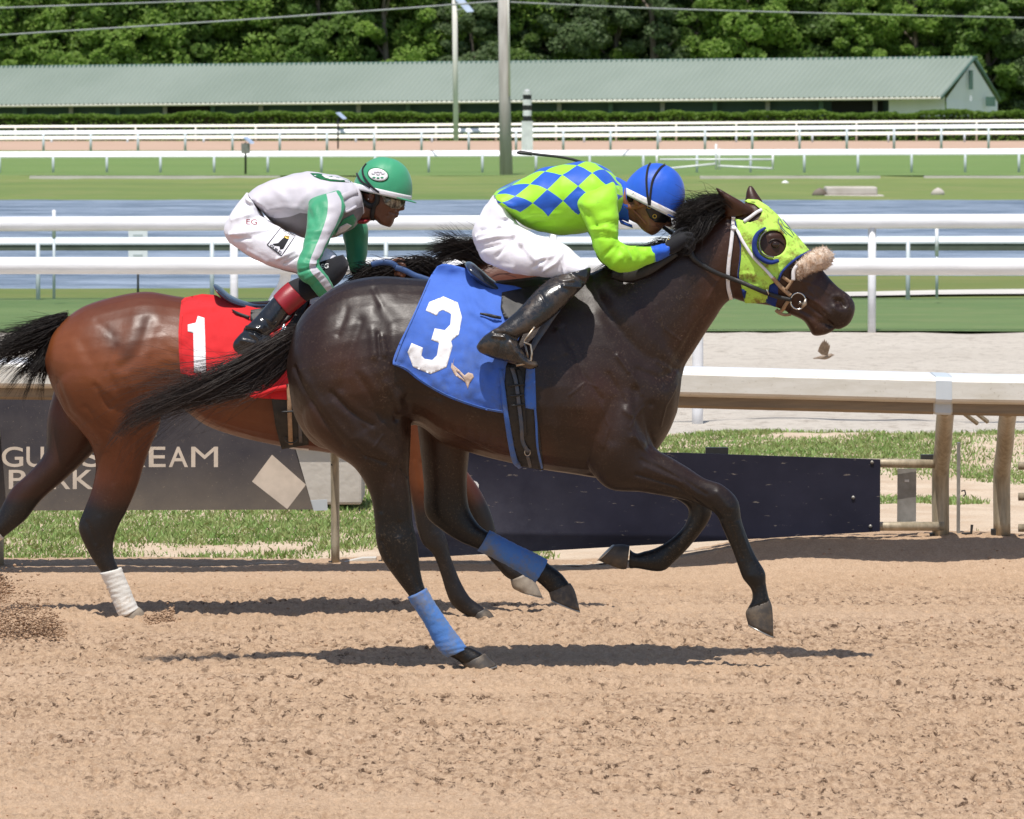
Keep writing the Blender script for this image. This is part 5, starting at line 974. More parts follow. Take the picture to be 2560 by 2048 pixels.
sheet('emblem', D_((1295, 812), (1288, 870), (1330, 905), (1372, 948), (1400, 926), (1434, 936), (1442, 962), (1412, 1000), (1396, 1048), (1378, 1000), (1350, 950), (1310, 915), (1285, 870)), BC3, Y3, M['tan_patch'], sc3, .0012, 4, .0006, smooth=0)
sheet('emblem', D_((1278, 852), (1270, 888), (1300, 945), (1378, 998), (1366, 978), (1318, 930)), BC3, Y3, M['tan_patch'], sc3, .0012, 4, .0006, smooth=0)
for seam in (D_((1115, 232), (1070, 335), (990, 520), (912, 690), (856, 840)), D_((860, 866), (945, 900), (1060, 990), (1255, 1098), (1500, 1184), (1660, 1216)), D_((1630, 1030), (1640, 1190))):
    ribbon('hem_seam', seam, M['blue_trim'], sc3, BC3, Y3, .0035, .002, .0015)
# girth and saddle
gi3 = thing('saddle', 'small black racing saddle with dusty girth and stirrups on the dark horse', 'saddle', tuple(P(1280, 720, Y3)))
sheet('girth', D_((1650, 870), (1900, 870), (1906, 1200), (1935, 1420), (1960, 1655), (1790, 1625), (1745, 1500), (1700, 1330), (1680, 1150)), B3, Y3, M['leather_black'], gi3, .014, 9, .005)
ribbon('girth_edge', D_((1640, 900), (1665, 1100), (1690, 1300), (1740, 1560), (1790, 1622)), M['blue_trim'], gi3, B3, Y3, [.016, .02, .028], .006, .018)
ribbon('girth_edge', D_((1895, 1190), (1905, 1300), (1915, 1480), (1950, 1650)), M['blue_trim'], gi3, B3, Y3, .009, .005, .020)
sheet('girth_flap', D_((1830, 890), (1895, 890), (1906, 1205), (1822, 1190), (1815, 1100)), B3, Y3, M['blue_trim'], gi3, .022, 8, .004)
ribbon('girth_strap', D_((1725, 890), (1755, 1000), (1775, 1150), (1795, 1320), (1805, 1440), (1850, 1520)), M['strap_grey'], gi3, B3, Y3, .016, .004, .024)
ribbon('girth_strap', D_((1770, 900), (1790, 1000), (1810, 1200), (1820, 1400)), M['leather_black'], gi3, B3, Y3, .018, .004, .020)
for a, b in (((1700, 1025), (1815, 1015)), ((1708, 1102), (1815, 1092)), ((1720, 1172), (1820, 1165))): ribbon('strap_keeper', D_(a, b), M['leather_black'], gi3, B3, Y3, .008, .005, .029, curve=False)
def ring3(cx, cy, Y, r, tr, m, parent, name, sq=1.0, a0=0, a1=6.2832):
    c = P(cx, cy, Y); n = 22; pts = [c + Vector((math.cos(a) * r, 0, math.sin(a) * r * sq)) for a in np.linspace(a0, a1, n)]; return MB().tube(pts, tr, 8, False).build(name, m, parent, True)
gb = D_((1840, 1520))[0]; gy = cast(B3, gb[0], gb[1], Y3)[0].y - .03; ring3(gb[0], gb[1], gy, .011, .0022, M['rust_steel'], gi3, 'buckle', 1.2)
ribbon('girth_strap', D_((1840, 1545), (1855, 1600), (1862, 1625)), M['strap_grey'], gi3, B3, Y3, .014, .004, .022)
gp = D_((1825, 1405))[0]; ring3(gp[0], gp[1], gy + .0, .026, .003, M['dark_metal'], gi3, 'ring', .9)
seat3 = [(1161, 661, 1166, 668, .055, 0), (1166, 655, 1176, 690, .115, 0), (1180, 656, 1196, 708, .130, 0, .1), (1205, 676, 1222, 726, .125, 0, .1), (1240, 704, 1250, 738, .115, 0, .1), (1285, 718, 1290, 746, .11, 0, .1), (1345, 712, 1345, 740, .115, 0, .1), (1400, 690, 1402, 730, .11, 0, .1), (1430, 682, 1432, 712, .08, 0)]
loft_part('seat', seat3, Y3, M['leather_blue'], gi3, 28, 6)
BM3 = merged_bvh([h3body, sc3near])
sheet('flap', D_((1650, 330), (1640, 440), (1668, 520), (1760, 560), (1900, 420), (1950, 270), (1800, 300)), BM3, Y3, M['leather_black'], gi3, .012, 9, .005)
ribbon('billet', D_((1488, 488), (1540, 498), (1600, 512), (1645, 520)), M['leather_black'], gi3, BM3, Y3, [.008, .014, .012], .004, .014)
ribbon('stirrup_leather', B_((745, 1170), (700, 1230), (640, 1320), (590, 1400), (550, 1480)), M['strap_grey'], gi3, BM3, Y3, [.028, .03, .018], .004, .045)
fy = -.40
MB().tube([P(*q_, Y3 + fy) for q_ in B_((575, 1310), (505, 1400), (495, 1420), (545, 1440), (555, 1500), (548, 1560), (520, 1590))], .0042, 8).build('stirrup', M['rust_steel'], gi3, True)
MB().tube([P(*q_, Y3 + fy + .09) for q_ in B_((500, 1415), (520, 1500), (530, 1590))], .0042, 8).build('stirrup', M['rust_steel'], gi3, True)
MB().tube([P(*B_((440, 1590))[0], Y3 + fy + .0), P(*B_((545, 1565))[0], Y3 + fy + .0)], .006, 8).build('stirrup_tread', M['rust_steel'], gi3, True)

# hood and bridle
hd = thing('blinker_hood', 'mud-spattered lime hood with navy binding on the dark horse head', 'hood', tuple(P(1930, 640, Y3)))
hood = A_((775, 495), (800, 600), (835, 760), (832, 900), (812, 1050), (840, 1180), (872, 1325), (980, 1328), (1085, 1318), (1110, 1150), (1200, 1100), (1260, 990), (1380, 885), (1512, 815)) + A_((1400, 680), (1300, 580), (1200, 465), (1100, 375), (1000, 312), (900, 305), (858, 332), (960, 352), (1020, 400), (1036, 450), (1000, 508), (920, 535), (840, 512))
eyeh = [(1933 + 33 * math.cos(a), 609 + 33 * math.sin(a)) for a in np.linspace(0, 2 * math.pi, 24, endpoint=False)]
hfold = [(A_((850, 1040), (1000, 1060), (1180, 1060)), 4, 5), (A_((900, 1180), (1080, 1150)), 6, 6), (A_((1100, 960), (1250, 1000)), 4, 4), (A_((1290, 820), (1420, 780)), 4, 4), (A_((1300, 760), (1400, 700)), 4, -3), (A_((1200, 940), (1330, 880)), 4, 4), (A_((820, 540), (900, 640), (960, 720)), 6, 4), (A_((1290, 900), (1400, 830)), 4, 4)]
hn = sheet('hood_side', hood, B3, Y3, M['hood'], hd, .007, 6, .003, holes=[eyeh], folds=hfold, smooth=4, wr=.0015)
sheet('hood_side', hood, B3, Y3, M['hood'], hd, .007, 8, .003, holes=[eyeh], side=-1, smooth=4)
BH3 = merged_bvh([h3body, hn])
for side in (1, -1):
    ribbon('binding', A_((770, 495), (795, 600), (830, 760), (826, 900), (806, 1050), (815, 1120)), M['navy_edge'], hd, BH3, Y3, .008, .004, .003, side=side)
    ribbon('binding', A_((1200, 1105), (1225, 1040), (1270, 980), (1380, 885), (1515, 812)), M['navy_edge'], hd, BH3, Y3, .009, .004, .004, side=side)
    sheet('chin_piece', A_((1100, 1150), (1200, 1120), (1195, 1260), (1170, 1365), (1075, 1320)), B3, Y3, M['navy_edge'], hd, .006, 8, .003, side=side)
    sheet('chin_piece', A_((835, 1180), (890, 1200), (870, 1290), (850, 1250)), B3, Y3, M['navy_edge'], hd, .010, 8, .003, side=side)
ribbon('blinker_cup', A_((1062, 592), (1000, 640), (968, 710), (966, 790), (1000, 860), (1070, 910), (1130, 925), (1192, 910)), M['navy_edge'], hd, BH3, Y3, [.010, .02, .022, .02, .016], .022, .004)
ribbon('blinker_lining', A_((1075, 620), (1025, 680), (1012, 750), (1030, 820), (1080, 860), (1150, 875)), M['strap_grey'], hd, BH3, Y3, .005, .018, .008)
for pl in (A_((1205, 490), (1200, 540), (1240, 590), (1290, 640), (1340, 680)), A_((1215, 500), (1260, 570), (1310, 600), (1355, 665)), A_((1240, 500), (1290, 560), (1330, 610)), A_((1215, 560), (1230, 600), (1280, 655))): ribbon('embroidery', pl, M['strap_blue'], hd, BH3, Y3, .0028, .0015, .001)
br = thing('bridle', 'white and tan bridle with sheepskin noseband and black reins on the dark horse', 'bridle', tuple(P(1960, 720, Y3)))
for side in (1, -1):
    ribbon('throat_latch', A_((760, 480), (752, 600), (735, 760), (715, 920), (705, 1060), (710, 1180), (735, 1285)), M['white_tape'], br, BH3, Y3, .0155, .003, .006, side=side)
    ribbon('cheekpiece', A_((765, 575), (800, 620), (850, 720), (950, 870), (1060, 985), (1150, 1085)), M['white_tape'], br, BH3, Y3, .0125, .003, .006, side=side)
    ribbon('cheek_buckle', A_((1145, 1075), (1190, 1130), (1260, 1200), (1320, 1250)), M['strap_tan'], br, BH3, Y3, .017, .004, .008, side=side)
    ribbon('noseband_strap', A_((1240, 1065), (1300, 1110), (1320, 1130)), M['strap_tan'], br, BH3, Y3, .013, .004, .008, side=side)
    ribbon('noseband_strap', A_((1345, 1085), (1310, 1140), (1275, 1190)), M['strap_tan'], br, BH3, Y3, .012, .004, .010, side=side)
    ribbon('curb_strap', A_((1310, 1290), (1270, 1340), (1240, 1390), (1200, 1410), (1175, 1390)), M['strap_tan'], br, B3, Y3, .015, .004, .008, side=side)
    ribbon('curb_strap', A_((1200, 1420), (1260, 1440), (1320, 1435)), M['strap_tan'], br, B3, Y3, .012, .004, .008, side=side)
ribbon('browband', A_((860, 525), (920, 485), (980, 440), (1035, 410)), M['white_tape'], br, B3, Y3, .014, .004, .012)
ribbon('keeper', A_((735, 590), (790, 600)), M['white_tape'], br, BH3, Y3, .012, .005, .009, curve=False)
by = cast(B3, 1995, 752, Y3)[0].y - .012
ring3(1995, 753, by, .030, .0035, M['chrome'], br, 'bit_ring', 1.08)
MB().tube([P(2004, 770, by - .002), P(2012, 760, by - .002), P(2015, 746, by - .002)], [.004, .010, .004], 8).build('bit_plate', M['rust_steel'], br, True)
MB().tube([P(1999, 756, by), P(2010, 762, Y3)], .006, 8).build('bit_bar', M['chrome'], br, True)
rein = [(1722, 604, -.02), (1730, 640, -.01), (1755, 662, 0), (1793, 683, 0), (1849, 704, 0), (1895, 724, 0), (1936, 740, 0), (1978, 750, 0)]
ribbon('rein', rein, M['leather_black'], br, BH3, Y3, [.026, .022, .018, .018, .018, .016], .005, .014)
ribbon('rein_buckle', A_((1085, 1195), (1105, 1240)), M['chrome'], br, BH3, Y3, .006, .006, .019, curve=False)
ribbon('rein', [(1692, 634, -.02), (1645, 660, -.02), (1605, 680, -.01), (1565, 690, 0), (1530, 684, 0)], M['leather_black'], br, B3, Y3, [.024, .046, .05, .04], .005, .016)  # rein loop, widened so its black also stands in for the forearm's shade
ribbon('rein', [(1736, 635, 0), (1790, 680, 0), (1850, 704, 0), (1936, 740, 0), (1985, 750, 0)], M['leather_black'], br, B3, Y3, .018, .004, .012, side=-1)
def furball(name, path, radii, m, parent, n, ln, seed):
    mb = MB(); mb.tube([tuple(p) for p in catmull(np.array([tuple(q_) for q_ in path]), 8)], np.interp(np.linspace(0, 1, 8 * (len(path) - 1) + 1), np.linspace(0, 1, len(radii)), radii), 20)
    me = mesh_py(name, mb.V, mb.F); fix_normals(me); V = coords(me); N = normals(me); V += N * (.010 * (vn3(V * 70, seed) - .45) + .006 * (vn3(V * 150, seed + 1) - .5))[:, None]; set_coords(me, V); o = link(name, me, m, parent)
    g = np.random.default_rng(seed); N = normals(me); idx = g.integers(0, len(V), n); Vs = []; Fs = []
    for i, k in enumerate(idx):
        p = V[k] + g.normal(0, .002, 3); d = N[k] + g.normal(0, .55, 3); d /= np.linalg.norm(d); s = np.cross(d, g.normal(0, 1, 3)); s /= np.linalg.norm(s); L = ln * (.5 + g.random())
        Vs += [p - s * .0013, p + s * .0013, p + d * L + s * .0006]; Fs.append((3 * i, 3 * i + 1, 3 * i + 2))
    link(name + '_tufts', mesh_np(name + '_tufts', np.array(Vs), np.array(Fs)), m, o)
furball('shadow_roll', [P(1990, 694, Y3 - .070), P(2000, 676, Y3 - .080), P(2022, 660, Y3 - .078), P(2044, 649, Y3 - .055), P(2058, 645, Y3), P(2044, 649, Y3 + .055), P(2022, 660, Y3 + .078), P(2000, 676, Y3 + .08), P(1990, 694, Y3 + .07)], [.014, .026, .036, .040, .041, .040, .036, .026, .014], M['fleece'], br, 5200, .007, 3)
ribbon('fleece_edge', A_((1345, 1100), (1350, 1010), (1400, 940), (1470, 880)), M['fleece_white'], br, BH3, Y3, .016, .01, .018)

# ------------------------------------------------------------------ riders
def fused_part(name, lofts, Y0, m, parent, voxel=.006, sm=5, strokes=None, wr=None, shrink=1.0, grow=0):
    me = fuse([loft_closed(r, Y0, 26, 5, grow, shrink) if isinstance(r, list) else r for r in lofts], voxel, sm)
    if strokes: apply_strokes(me, strokes, Y0, 2.0)
    if wr:
        V = coords(me); N = normals(me)
        for sc, amp, seed in wr: V = V + N * ((vn3(V * np.array(sc), seed) - .5) * 2 * amp)[:, None]
        set_coords(me, V)
    return link(name, me, m, parent)
def mirror(r): return [(a, b, c, d, w_, -(yo[0] if yo else 0), *yo[1:]) for a, b, c, d, w_, *yo in r]
def hand_shapes(Y0, palm, knuckles, curl, thumb, rad=.0088):
    """palm loft + four separate curled fingers + thumb (points in px with depth offsets)"""
    sh = [loft_closed(palm, Y0, 18, 4)]
    for i, (kx, ky, kyo) in enumerate(knuckles):
        pts = [P(kx + dx, ky + dy, Y0 + kyo + dyo) for dx, dy, dyo in curl]; mb = MB(); mb.tube([tuple(p) for p in catmull(np.array([tuple(p) for p in pts]), 4)], np.linspace(rad, rad * .8, 4 * (len(pts) - 1) + 1) * (1.0, 1.05, 1.0, .85)[i], 10); sh.append((mb.V, mb.F))
    mb = MB(); mb.tube([tuple(p) for p in catmull(np.array([tuple(P(x, y, Y0 + yo)) for x, y, yo in thumb]), 4)], np.linspace(rad * 1.25, rad, 4 * (len(thumb) - 1) + 1), 10); sh.append((mb.V, mb.F)); return sh
def helmet(parent, Mx, f, u, a, b, wd, Y0, m, band_m, visor, name='helmet'):
    """f, u: forward and up of the head in the side view (photo px, y down)"""
    s = Y0 / FPX; F3 = Vector((f[0], 0, -f[1])); U3 = Vector((u[0], 0, -u[1])); C = P(*Mx, Y0); Y3_ = Vector((0, 1, 0)); nA, nE = 48, 20
    def shell(e0, e1, g, nE=nE, open_=False):
        V = []
        for i in range(nE):
            el = e0 + (e1 - e0) * i / (nE - 1)
            for j in range(nA):
                az = 2 * math.pi * j / nA; ce = abs(math.cos(el)) ** .9; se = math.sin(el); seam = 1 - .010 * math.exp(-((math.sin(az * 2)) / .10) ** 2) * (el > .15)
                V.append(C + (F3 * (math.cos(az) * a * ce) + Y3_ * (math.sin(az) * wd * ce) + U3 * (b * se)) * s * g * seam)
        return V, [tuple(int(q_) for q_ in x) for x in grid_faces(nE, nA, True)]
    V, Fc = shell(-.16, math.pi / 2 - .001, 1.0); V2, F2 = shell(-.16, math.pi / 2 - .001, .94); n = len(V)
    Fall = Fc + [tuple(i + n for i in x[::-1]) for x in F2] + [(j, (j + 1) % nA, n + (j + 1) % nA, n + j) for j in range(nA)]
    me = mesh_py('shell', V + V2, Fall); fix_normals(me); Vn = coords(me); Vn += normals(me) * (.0022 * (vn3(Vn * 22, 5) - .5) + .0012 * (vn3(Vn * 60, 6) - .5))[:, None]; set_coords(me, Vn); sh = link('helmet', me, m, parent)
    Vb, Fb = shell(-.15, .02, 1.012, 4); Vi, Fi = shell(-.15, .02, .985, 4); nb = len(Vb)
    me = mesh_py('band', Vb + Vi, Fb + [tuple(i + nb for i in x[::-1]) for x in Fi] + [(j, (j + 1) % nA, nb + (j + 1) % nA, nb + j) for j in range(nA)] + [(nb - nA + j, nb - nA + (j + 1) % nA, 2 * nb - nA + (j + 1) % nA, 2 * nb - nA + j) for j in range(nA)]); fix_normals(me); link('band', me, band_m, sh)
    V = []
    for j in range(17):
        az = -1.15 + 2.3 * j / 16; e = visor * math.cos(az / 1.15 * math.pi / 2) ** .7
        p = C + (F3 * (math.cos(az) * a * .985) + Y3_ * (math.sin(az) * wd * .985)) * s - U3 * (.10 * b * s); q_ = p + (F3 * .95 - U3 * .22) * e
        V += [p, q_, q_ - U3 * .004, p - U3 * .006]
    me = mesh_py('visor', V, [tuple(int(x) for x in ff) for ff in grid_faces(17, 4, True)]); fix_normals(me); link('visor', me, m, sh)
    return sh
# ---- rider of the dark horse
J3 = thing('person', 'jockey in lime and blue diamond silks crouched low on the dark horse', 'person', tuple(P(1300, 930, Y3)))
q = NT('diamond_silk'); at = q.attr('st'); sp = q.n('SeparateColor'); q.l(at.outputs['Color'], sp.inputs[0]); uu, tt = sp.outputs[0], sp.outputs[1]
tw = q.math('ABSOLUTE', q.math('SUBTRACT', q.math('FRACT', q.math('ADD', q.math('DIVIDE', tt, 2 * math.pi), .5)), .5))          # 0 on the spine .. 0.5 on the belly
av = q.math('MULTIPLY', tw, .86); sk = q.math('MULTIPLY_ADD', av, -.08, uu)
fa = q.math('ABSOLUTE', q.math('SUBTRACT', q.math('FRACT', q.math('ADD', q.math('DIVIDE', sk, .1195), .005)), .5)); fb = q.math('ABSOLUTE', q.math('SUBTRACT', q.math('FRACT', q.math('ADD', q.math('DIVIDE', av, .107), .45)), .5))
dia = q.math('LESS_THAN', q.math('ADD', fa, fb), .5); dia = q.math('MULTIPLY', dia, q.math('LESS_THAN', av, .2729))
nz = q.ramp(q.noise(6, 4), .3, .7); q.set(color=q.mix(dia, q.mix(nz, (.36, .78, .035), (.31, .70, .03)), q.mix(nz, (.022, .115, .55), (.018, .09, .46))), rough=.5, spec=.25, sheen=.15)
q.bump(q.math('ADD', q.noise(22, 5, .6), q.math('MULTIPLY', q.noise(600, 2), .1)), .25, .008); M['diamond'] = q.m
torso3 = [(1236, 486, 1256, 516, .145, 0), (1248, 475, 1272, 534, .155, 0), (1280, 458, 1298, 556, .16, 0), (1345, 428, 1345, 578, .168, 0, -.05), (1414, 409, 1402, 587, .178, 0, -.08), (1472, 404, 1462, 582, .188, 0, -.08), (1518, 420, 1518, 562, .172, 0), (1545, 444, 1545, 535, .12, 0), (1556, 458, 1556, 518, .07, 0)]
fold3 = [(B_((320, 400), (420, 420)), 5, 5), (B_((450, 520), (560, 480), (700, 470)), 5, 5), (B_((520, 570), (700, 540)), 5, -4), (B_((860, 440), (940, 520), (970, 590)), 5, 7), (B_((880, 350), (1000, 340), (1150, 380)), 5, 4), (B_((660, 480), (850, 500)), 4, 4), (B_((1000, 330), (1140, 340)), 4, -4), (B_((1120, 250), (1190, 300)), 4, 4), (B_((600, 590), (760, 610)), 4, 4)]
jt3 = loft_part('jersey', torso3, Y3, M['diamond'], J3, 72, 10, strokes=fold3, wr=[((14, 14, 14), .006, 1), ((32, 32, 32), .003, 2)])
arm3 = [(1470, 492, 1520, 462, .03, -.10), (1448, 486, 1534, 456, .055, -.14), (1442, 510, 1542, 480, .064, -.175), (1458, 546, 1546, 522, .062, -.19), (1473, 582, 1544, 570, .057, -.20), (1485, 620, 1546, 598, .053, -.205), (1503, 656, 1557, 607, .051, -.205), (1545, 682, 1573, 614, .048, -.20), (1592, 675, 1601, 615, .042, -.17), (1640, 655, 1634, 616, .036, -.135)]
afold = [(B_((1000, 560), (1090, 530), (1170, 545)), 4, 4), (B_((960, 590), (1080, 580), (1170, 610)), 4, -4), (B_((1020, 640), (1190, 650)), 4, 4), (B_((1180, 720), (1220, 800)), 3, 4), (B_((1215, 715), (1255, 790)), 3, -4), (B_((1250, 715), (1290, 790)), 3, 4), (B_((1290, 720), (1320, 780)), 3, -3), (B_((1330, 720), (1360, 780)), 3, 3), (B_((1040, 800), (1140, 720)), 5, 4), (B_((1120, 870), (1200, 780)), 6, -4), (B_((900, 430), (960, 480), (1010, 560)), 5, 5), (B_((1380, 720), (1400, 780)), 3, -3)]
for side, rings in ((0, arm3), (1, mirror(arm3))): loft_part('sleeve', rings, Y3, M['lime'], J3, 40, 8, strokes=afold, wr=[((18, 18, 18), .005, 3), ((45, 45, 45), .0026, 4)])
cuff = [(1634, 657, 1628, 615, .034, -.14), (1655, 648, 1650, 611, .033, -.125), (1677, 636, 1671, 608, .030, -.11)]
for rings in (cuff, mirror(cuff)): loft_part('cuff', rings, Y3, M['blue_silk'], J3, 24, 8, wr=[((60, 60, 60), .003, 5)])
palm = [(1668, 640, 1662, 606, .022, -.115), (1690, 632, 1684, 590, .028, -.11), (1710, 620, 1708, 580, .030, -.105), (1726, 606, 1728, 582, .02, -.10)]
kn = [(1722, 584, -.118), (1724, 595, -.120), (1722, 606, -.118), (1714, 616, -.114)]; curl = [(-8, 0, 0), (6, 2, -.012), (12, 12, -.008), (6, 20, .012), (-6, 18, .028)]; th = [(1680, 596, -.10), (1698, 578, -.095), (1720, 572, -.085), (1736, 580, -.07)]
gl = hand_shapes(Y3, palm, kn, curl, th)
fused_part('glove', gl, Y3, M['black_cloth'], J3, .0035, 2); fused_part('glove', hand_shapes(Y3, mirror(palm), [(a, b, -c) for a, b, c in kn], [(a, b, -c) for a, b, c in curl], [(a, b, -c) for a, b, c in th]), Y3, M['black_cloth'], J3, .0035, 2)
BG = bvh_of(J3.children[-2].data)
ribbon('glove_piping', B_((1560, 640), (1535, 690), (1550, 740), (1562, 790)), M['rail_cover'], J3, BG, Y3, .004, .003, .001)
sheet('glove_emblem', B_((1548, 665), (1588, 672), (1585, 700), (1552, 708)), BG, Y3, M['gold'], J3, .002, 4, .001, smooth=0)
hips3 = [(1236, 482, 1272, 530, .148, 0), (1210, 520, 1296, 560, .165, 0), (1186, 560, 1296, 590, .168, 0), (1178, 590, 1270, 630, .155, 0), (1190, 628, 1240, 650, .11, 0)]
th3 = [(1184, 590, 1282, 545, .088, -.10), (1205, 648, 1318, 574, .094, -.13), (1282, 682, 1362, 594, .086, -.18), (1348, 692, 1412, 614, .076, -.215), (1404, 695, 1450, 645, .067, -.24), (1432, 697, 1474, 668, .06, -.245)]
tf = [(B_((130, 680), (300, 640), (450, 640)), 4, 5), (B_((180, 600), (330, 580)), 4, -4), (B_((150, 740), (320, 700)), 4, -4), (B_((320, 560), (400, 610), (480, 700)), 5, 5), (B_((300, 780), (380, 700), (430, 650)), 5, -4), (B_((600, 800), (700, 780), (780, 720)), 4, 5), (B_((640, 880), (730, 830), (770, 770)), 4, 5), (B_((560, 860), (660, 790)), 4, -4), (B_((700, 760), (780, 730)), 3, -3), (B_((350, 500), (420, 540)), 4, 6), (B_((760, 740), (770, 850), (800, 930)), 3, 5), (B_((200, 820), (300, 850), (420, 860)), 5, 3), (B_((480, 690), (620, 850)), 6, 4)]
tr3 = fused_part('breeches', [hips3, th3, mirror(th3)], Y3, M['white_cloth'], J3, .006, 6, tf, [((12, 12, 12), .005, 6), ((30, 30, 30), .0028, 7)])
shin3 = [(1392, 688, 1478, 668, .064, -.25), (1376, 696, 1470, 702, .063, -.27), (1342, 724, 1426, 750, .059, -.315), (1302, 767, 1380, 795, .054, -.345), (1264, 802, 1336, 826, .048, -.365), (1238, 824, 1300, 842, .043, -.375), (1225, 845, 1292, 868, .042, -.38)]
foot3 = [(1190, 868, 1200, 850, .022, -.38), (1200, 882, 1216, 834, .034, -.38), (1232, 896, 1250, 818, .041, -.38), (1268, 906, 1286, 840, .043, -.38), (1300, 917, 1306, 876, .042, -.38), (1326, 924, 1324, 896, .036, -.38), (1346, 916, 1344, 906, .018, -.38)]
bf = [(B_((280, 1320), (360, 1330), (430, 1365)), 4, -5), (B_((270, 1345), (350, 1350)), 4, 4), (B_((600, 1020), (660, 1120)), 2.5, -3), (B_((700, 930), (780, 960), (850, 950)), 4, 4), (B_((840, 900), (930, 960)), 5, -4), (B_((150, 1470), (300, 1520), (540, 1570)), 2.5, -4), (B_((400, 1390), (440, 1470)), 4, 4), (B_((780, 990), (900, 1000)), 4, 4), (B_((330, 1370), (300, 1480)), 2.5, -2)]
for rings in ([shin3, foot3], [mirror(shin3), mirror(foot3)]): fused_part('boot', rings, Y3, M['boot'], J3, .005, 4, bf, [((16, 16, 16), .002, 8)])
Mx3, f3, u3 = (1629, 503), (.897, .442), (.442, -.897)
def hp(a, b, M_=Mx3, f=f3, u=u3): return (M_[0] + a * f[0] + b * u[0], M_[1] + a * f[1] + b * u[1])
def head_rings(tab, M_, f, u): return [(*hp(a0, b0, M_, f, u), *hp(a1, b1, M_, f, u), w_, yo) for a0, b0, a1, b1, w_, yo in tab]
HT = [(-66, 40, 50, 42, .06, 0), (-70, 12, 58, 12, .076, 0), (-68, -8, 60, -6, .077, 0), (-62, -22, 57, -20, .075, 0), (-54, -34, 55, -33, .071, 0), (-44, -44, 54, -44, .066, 0), (-32, -53, 53, -54, .060, 0), (-18, -62, 50, -62, .052, 0), (4, -72, 44, -72, .040, 0), (16, -76, 38, -77, .028, 0)]
head3 = head_rings(HT, Mx3, f3, u3); nose3 = head_rings([(45, -12, 60, -10, .012, 0), (45, -22, 68, -24, .015, 0), (46, -32, 76, -34, .019, 0), (46, -40, 66, -40, .016, 0)], Mx3, f3, u3)
neck3 = [(1530, 450, 1540, 540, .075, 0), (1556, 458, 1562, 545, .062, 0), (1580, 462, 1595, 560, .058, 0), (1600, 470, 1620, 560, .055, 0)]
earr = lambda cx, cy, Y0, s, sg: [(cx - 9 * s, cy - 12 * s, cx + 9 * s, cy - 14 * s, .006, sg * .074), (cx - 11 * s, cy - 2 * s, cx + 10 * s, cy - 4 * s, .009, sg * .080), (cx - 8 * s, cy + 12 * s, cx + 4 * s, cy + 12 * s, .007, sg * .076)]
ear3 = earr(1594, 500, Y3, 1.1, -1)
limb = [torso3, hips3, th3, mirror(th3), shin3, mirror(shin3), foot3, mirror(foot3), arm3, mirror(arm3), cuff, mirror(cuff)]
me = fuse([loft_closed(r, Y3, 22, 4, 0, .70) for r in limb] + [loft_closed(r, Y3, 24, 5) for r in (neck3, head3, nose3, ear3, earr(1594, 500, Y3, 1.1, 1))], .0048, 3)
apply_strokes(me, [([hp(40, -48), hp(54, -48)], 2.5, -4), ([hp(42, -53), hp(54, -53)], 2.5, 3), ([hp(20, -20), hp(44, -14)], 6, -5), ([hp(10, -34)], 12, 3), ([(1590, 492), (1600, 505)], 3, -5)], Y3); link('body', me, M['skin_tan'], J3)
BJ3 = bvh_of(me)
hl3 = helmet(J3, Mx3, f3, u3, 79, 97, 69, Y3, M['blue_silk'], M['white_tape'], .012)
BHL3 = bvh_of(hl3.data)
for pl in (B_((1420, 112), (1402, 150), (1392, 230), (1398, 330), (1412, 420)), B_((1528, 122), (1490, 150), (1440, 230), (1422, 330), (1416, 420))): ribbon('goggle_strap', pl, M['black_cloth'], J3, BHL3, Y3, .009, .003, .004)
ribbon('hair', B_((1262, 320), (1275, 380), (1300, 350), (1360, 350), (1390, 380)), M['hair'], J3, BJ3, Y3, .022, .006, .002)
ribbon('chin_harness', B_((1225, 300), (1230, 390), (1262, 430), (1330, 425), (1400, 405)), M['leather_brown'], J3, BJ3, Y3, [.016, .022, .024, .016], .004, .004)
ribbon('chin_harness', B_((1262, 430), (1330, 490), (1390, 560)), M['leather_brown'], J3, BJ3, Y3, .010, .003, .003)
gg = B_((1385, 450), (1420, 430), (1480, 440), (1540, 490), (1565, 530), (1530, 550), (1460, 545), (1415, 510)); sheet('goggles', gg, BJ3, Y3, M['black_plastic'], J3, .012, 5, .012, smooth=8); 
BGo = bvh_of(J3.children[-1].data); sheet('goggle_lens', B_((1470, 470), (1530, 495), (1555, 528), (1510, 540), (1470, 520)), BGo, Y3, M['lens'], J3, .002, 5, .002, smooth=0)
gc = B_((1452, 500))[0]; gy = cast(BGo, gc[0], gc[1], Y3)[0]
ring3(gc[0], gc[1], (gy.y if gy is not None else Y3 - .08) - .004, .007, .002, M['gold'], J3, 'goggle_stud'); cb = B_((1412, 432))[0]; ring3(cb[0], cb[1], Y3 - .088, .006, .0018, M['gold'], J3, 'strap_buckle', 1.0)
collar3 = [(1538, 440, 1536, 548, .11, 0), (1552, 448, 1550, 548, .075, 0), (1564, 456, 1572, 556, .068, 0)]
loft_part('collar', collar3, Y3, M['blue_silk'], J3, 36, 8, wr=[((40, 40, 40), .004, 9)]); loft_part('scarf', [(1545, 545, 1552, 560, .05, 0), (1565, 556, 1568, 566, .045, 0), (1580, 562, 1582, 571, .03, 0)], Y3, M['blue_silk'], J3, 18, 6)
wh = thing('whip', 'thin black riding whip sticking out behind the lime jockey', 'whip', tuple(P(1690, 600, Y3 + .12)))
MB().tube([tuple(p) for p in catmull(np.array([tuple(P(x, y, Y3 + yo)) for x, y, yo in ((1292, 382, .10), (1340, 386, .10), (1451, 405, .12), (1560, 470, .17), (1650, 560, .15), (1712, 606, .115))]), 6)], [.003] + [.0055] * 12 + list(np.linspace(.0055, .009, 18)), 8).build('shaft', M['leather_black'], wh, True)
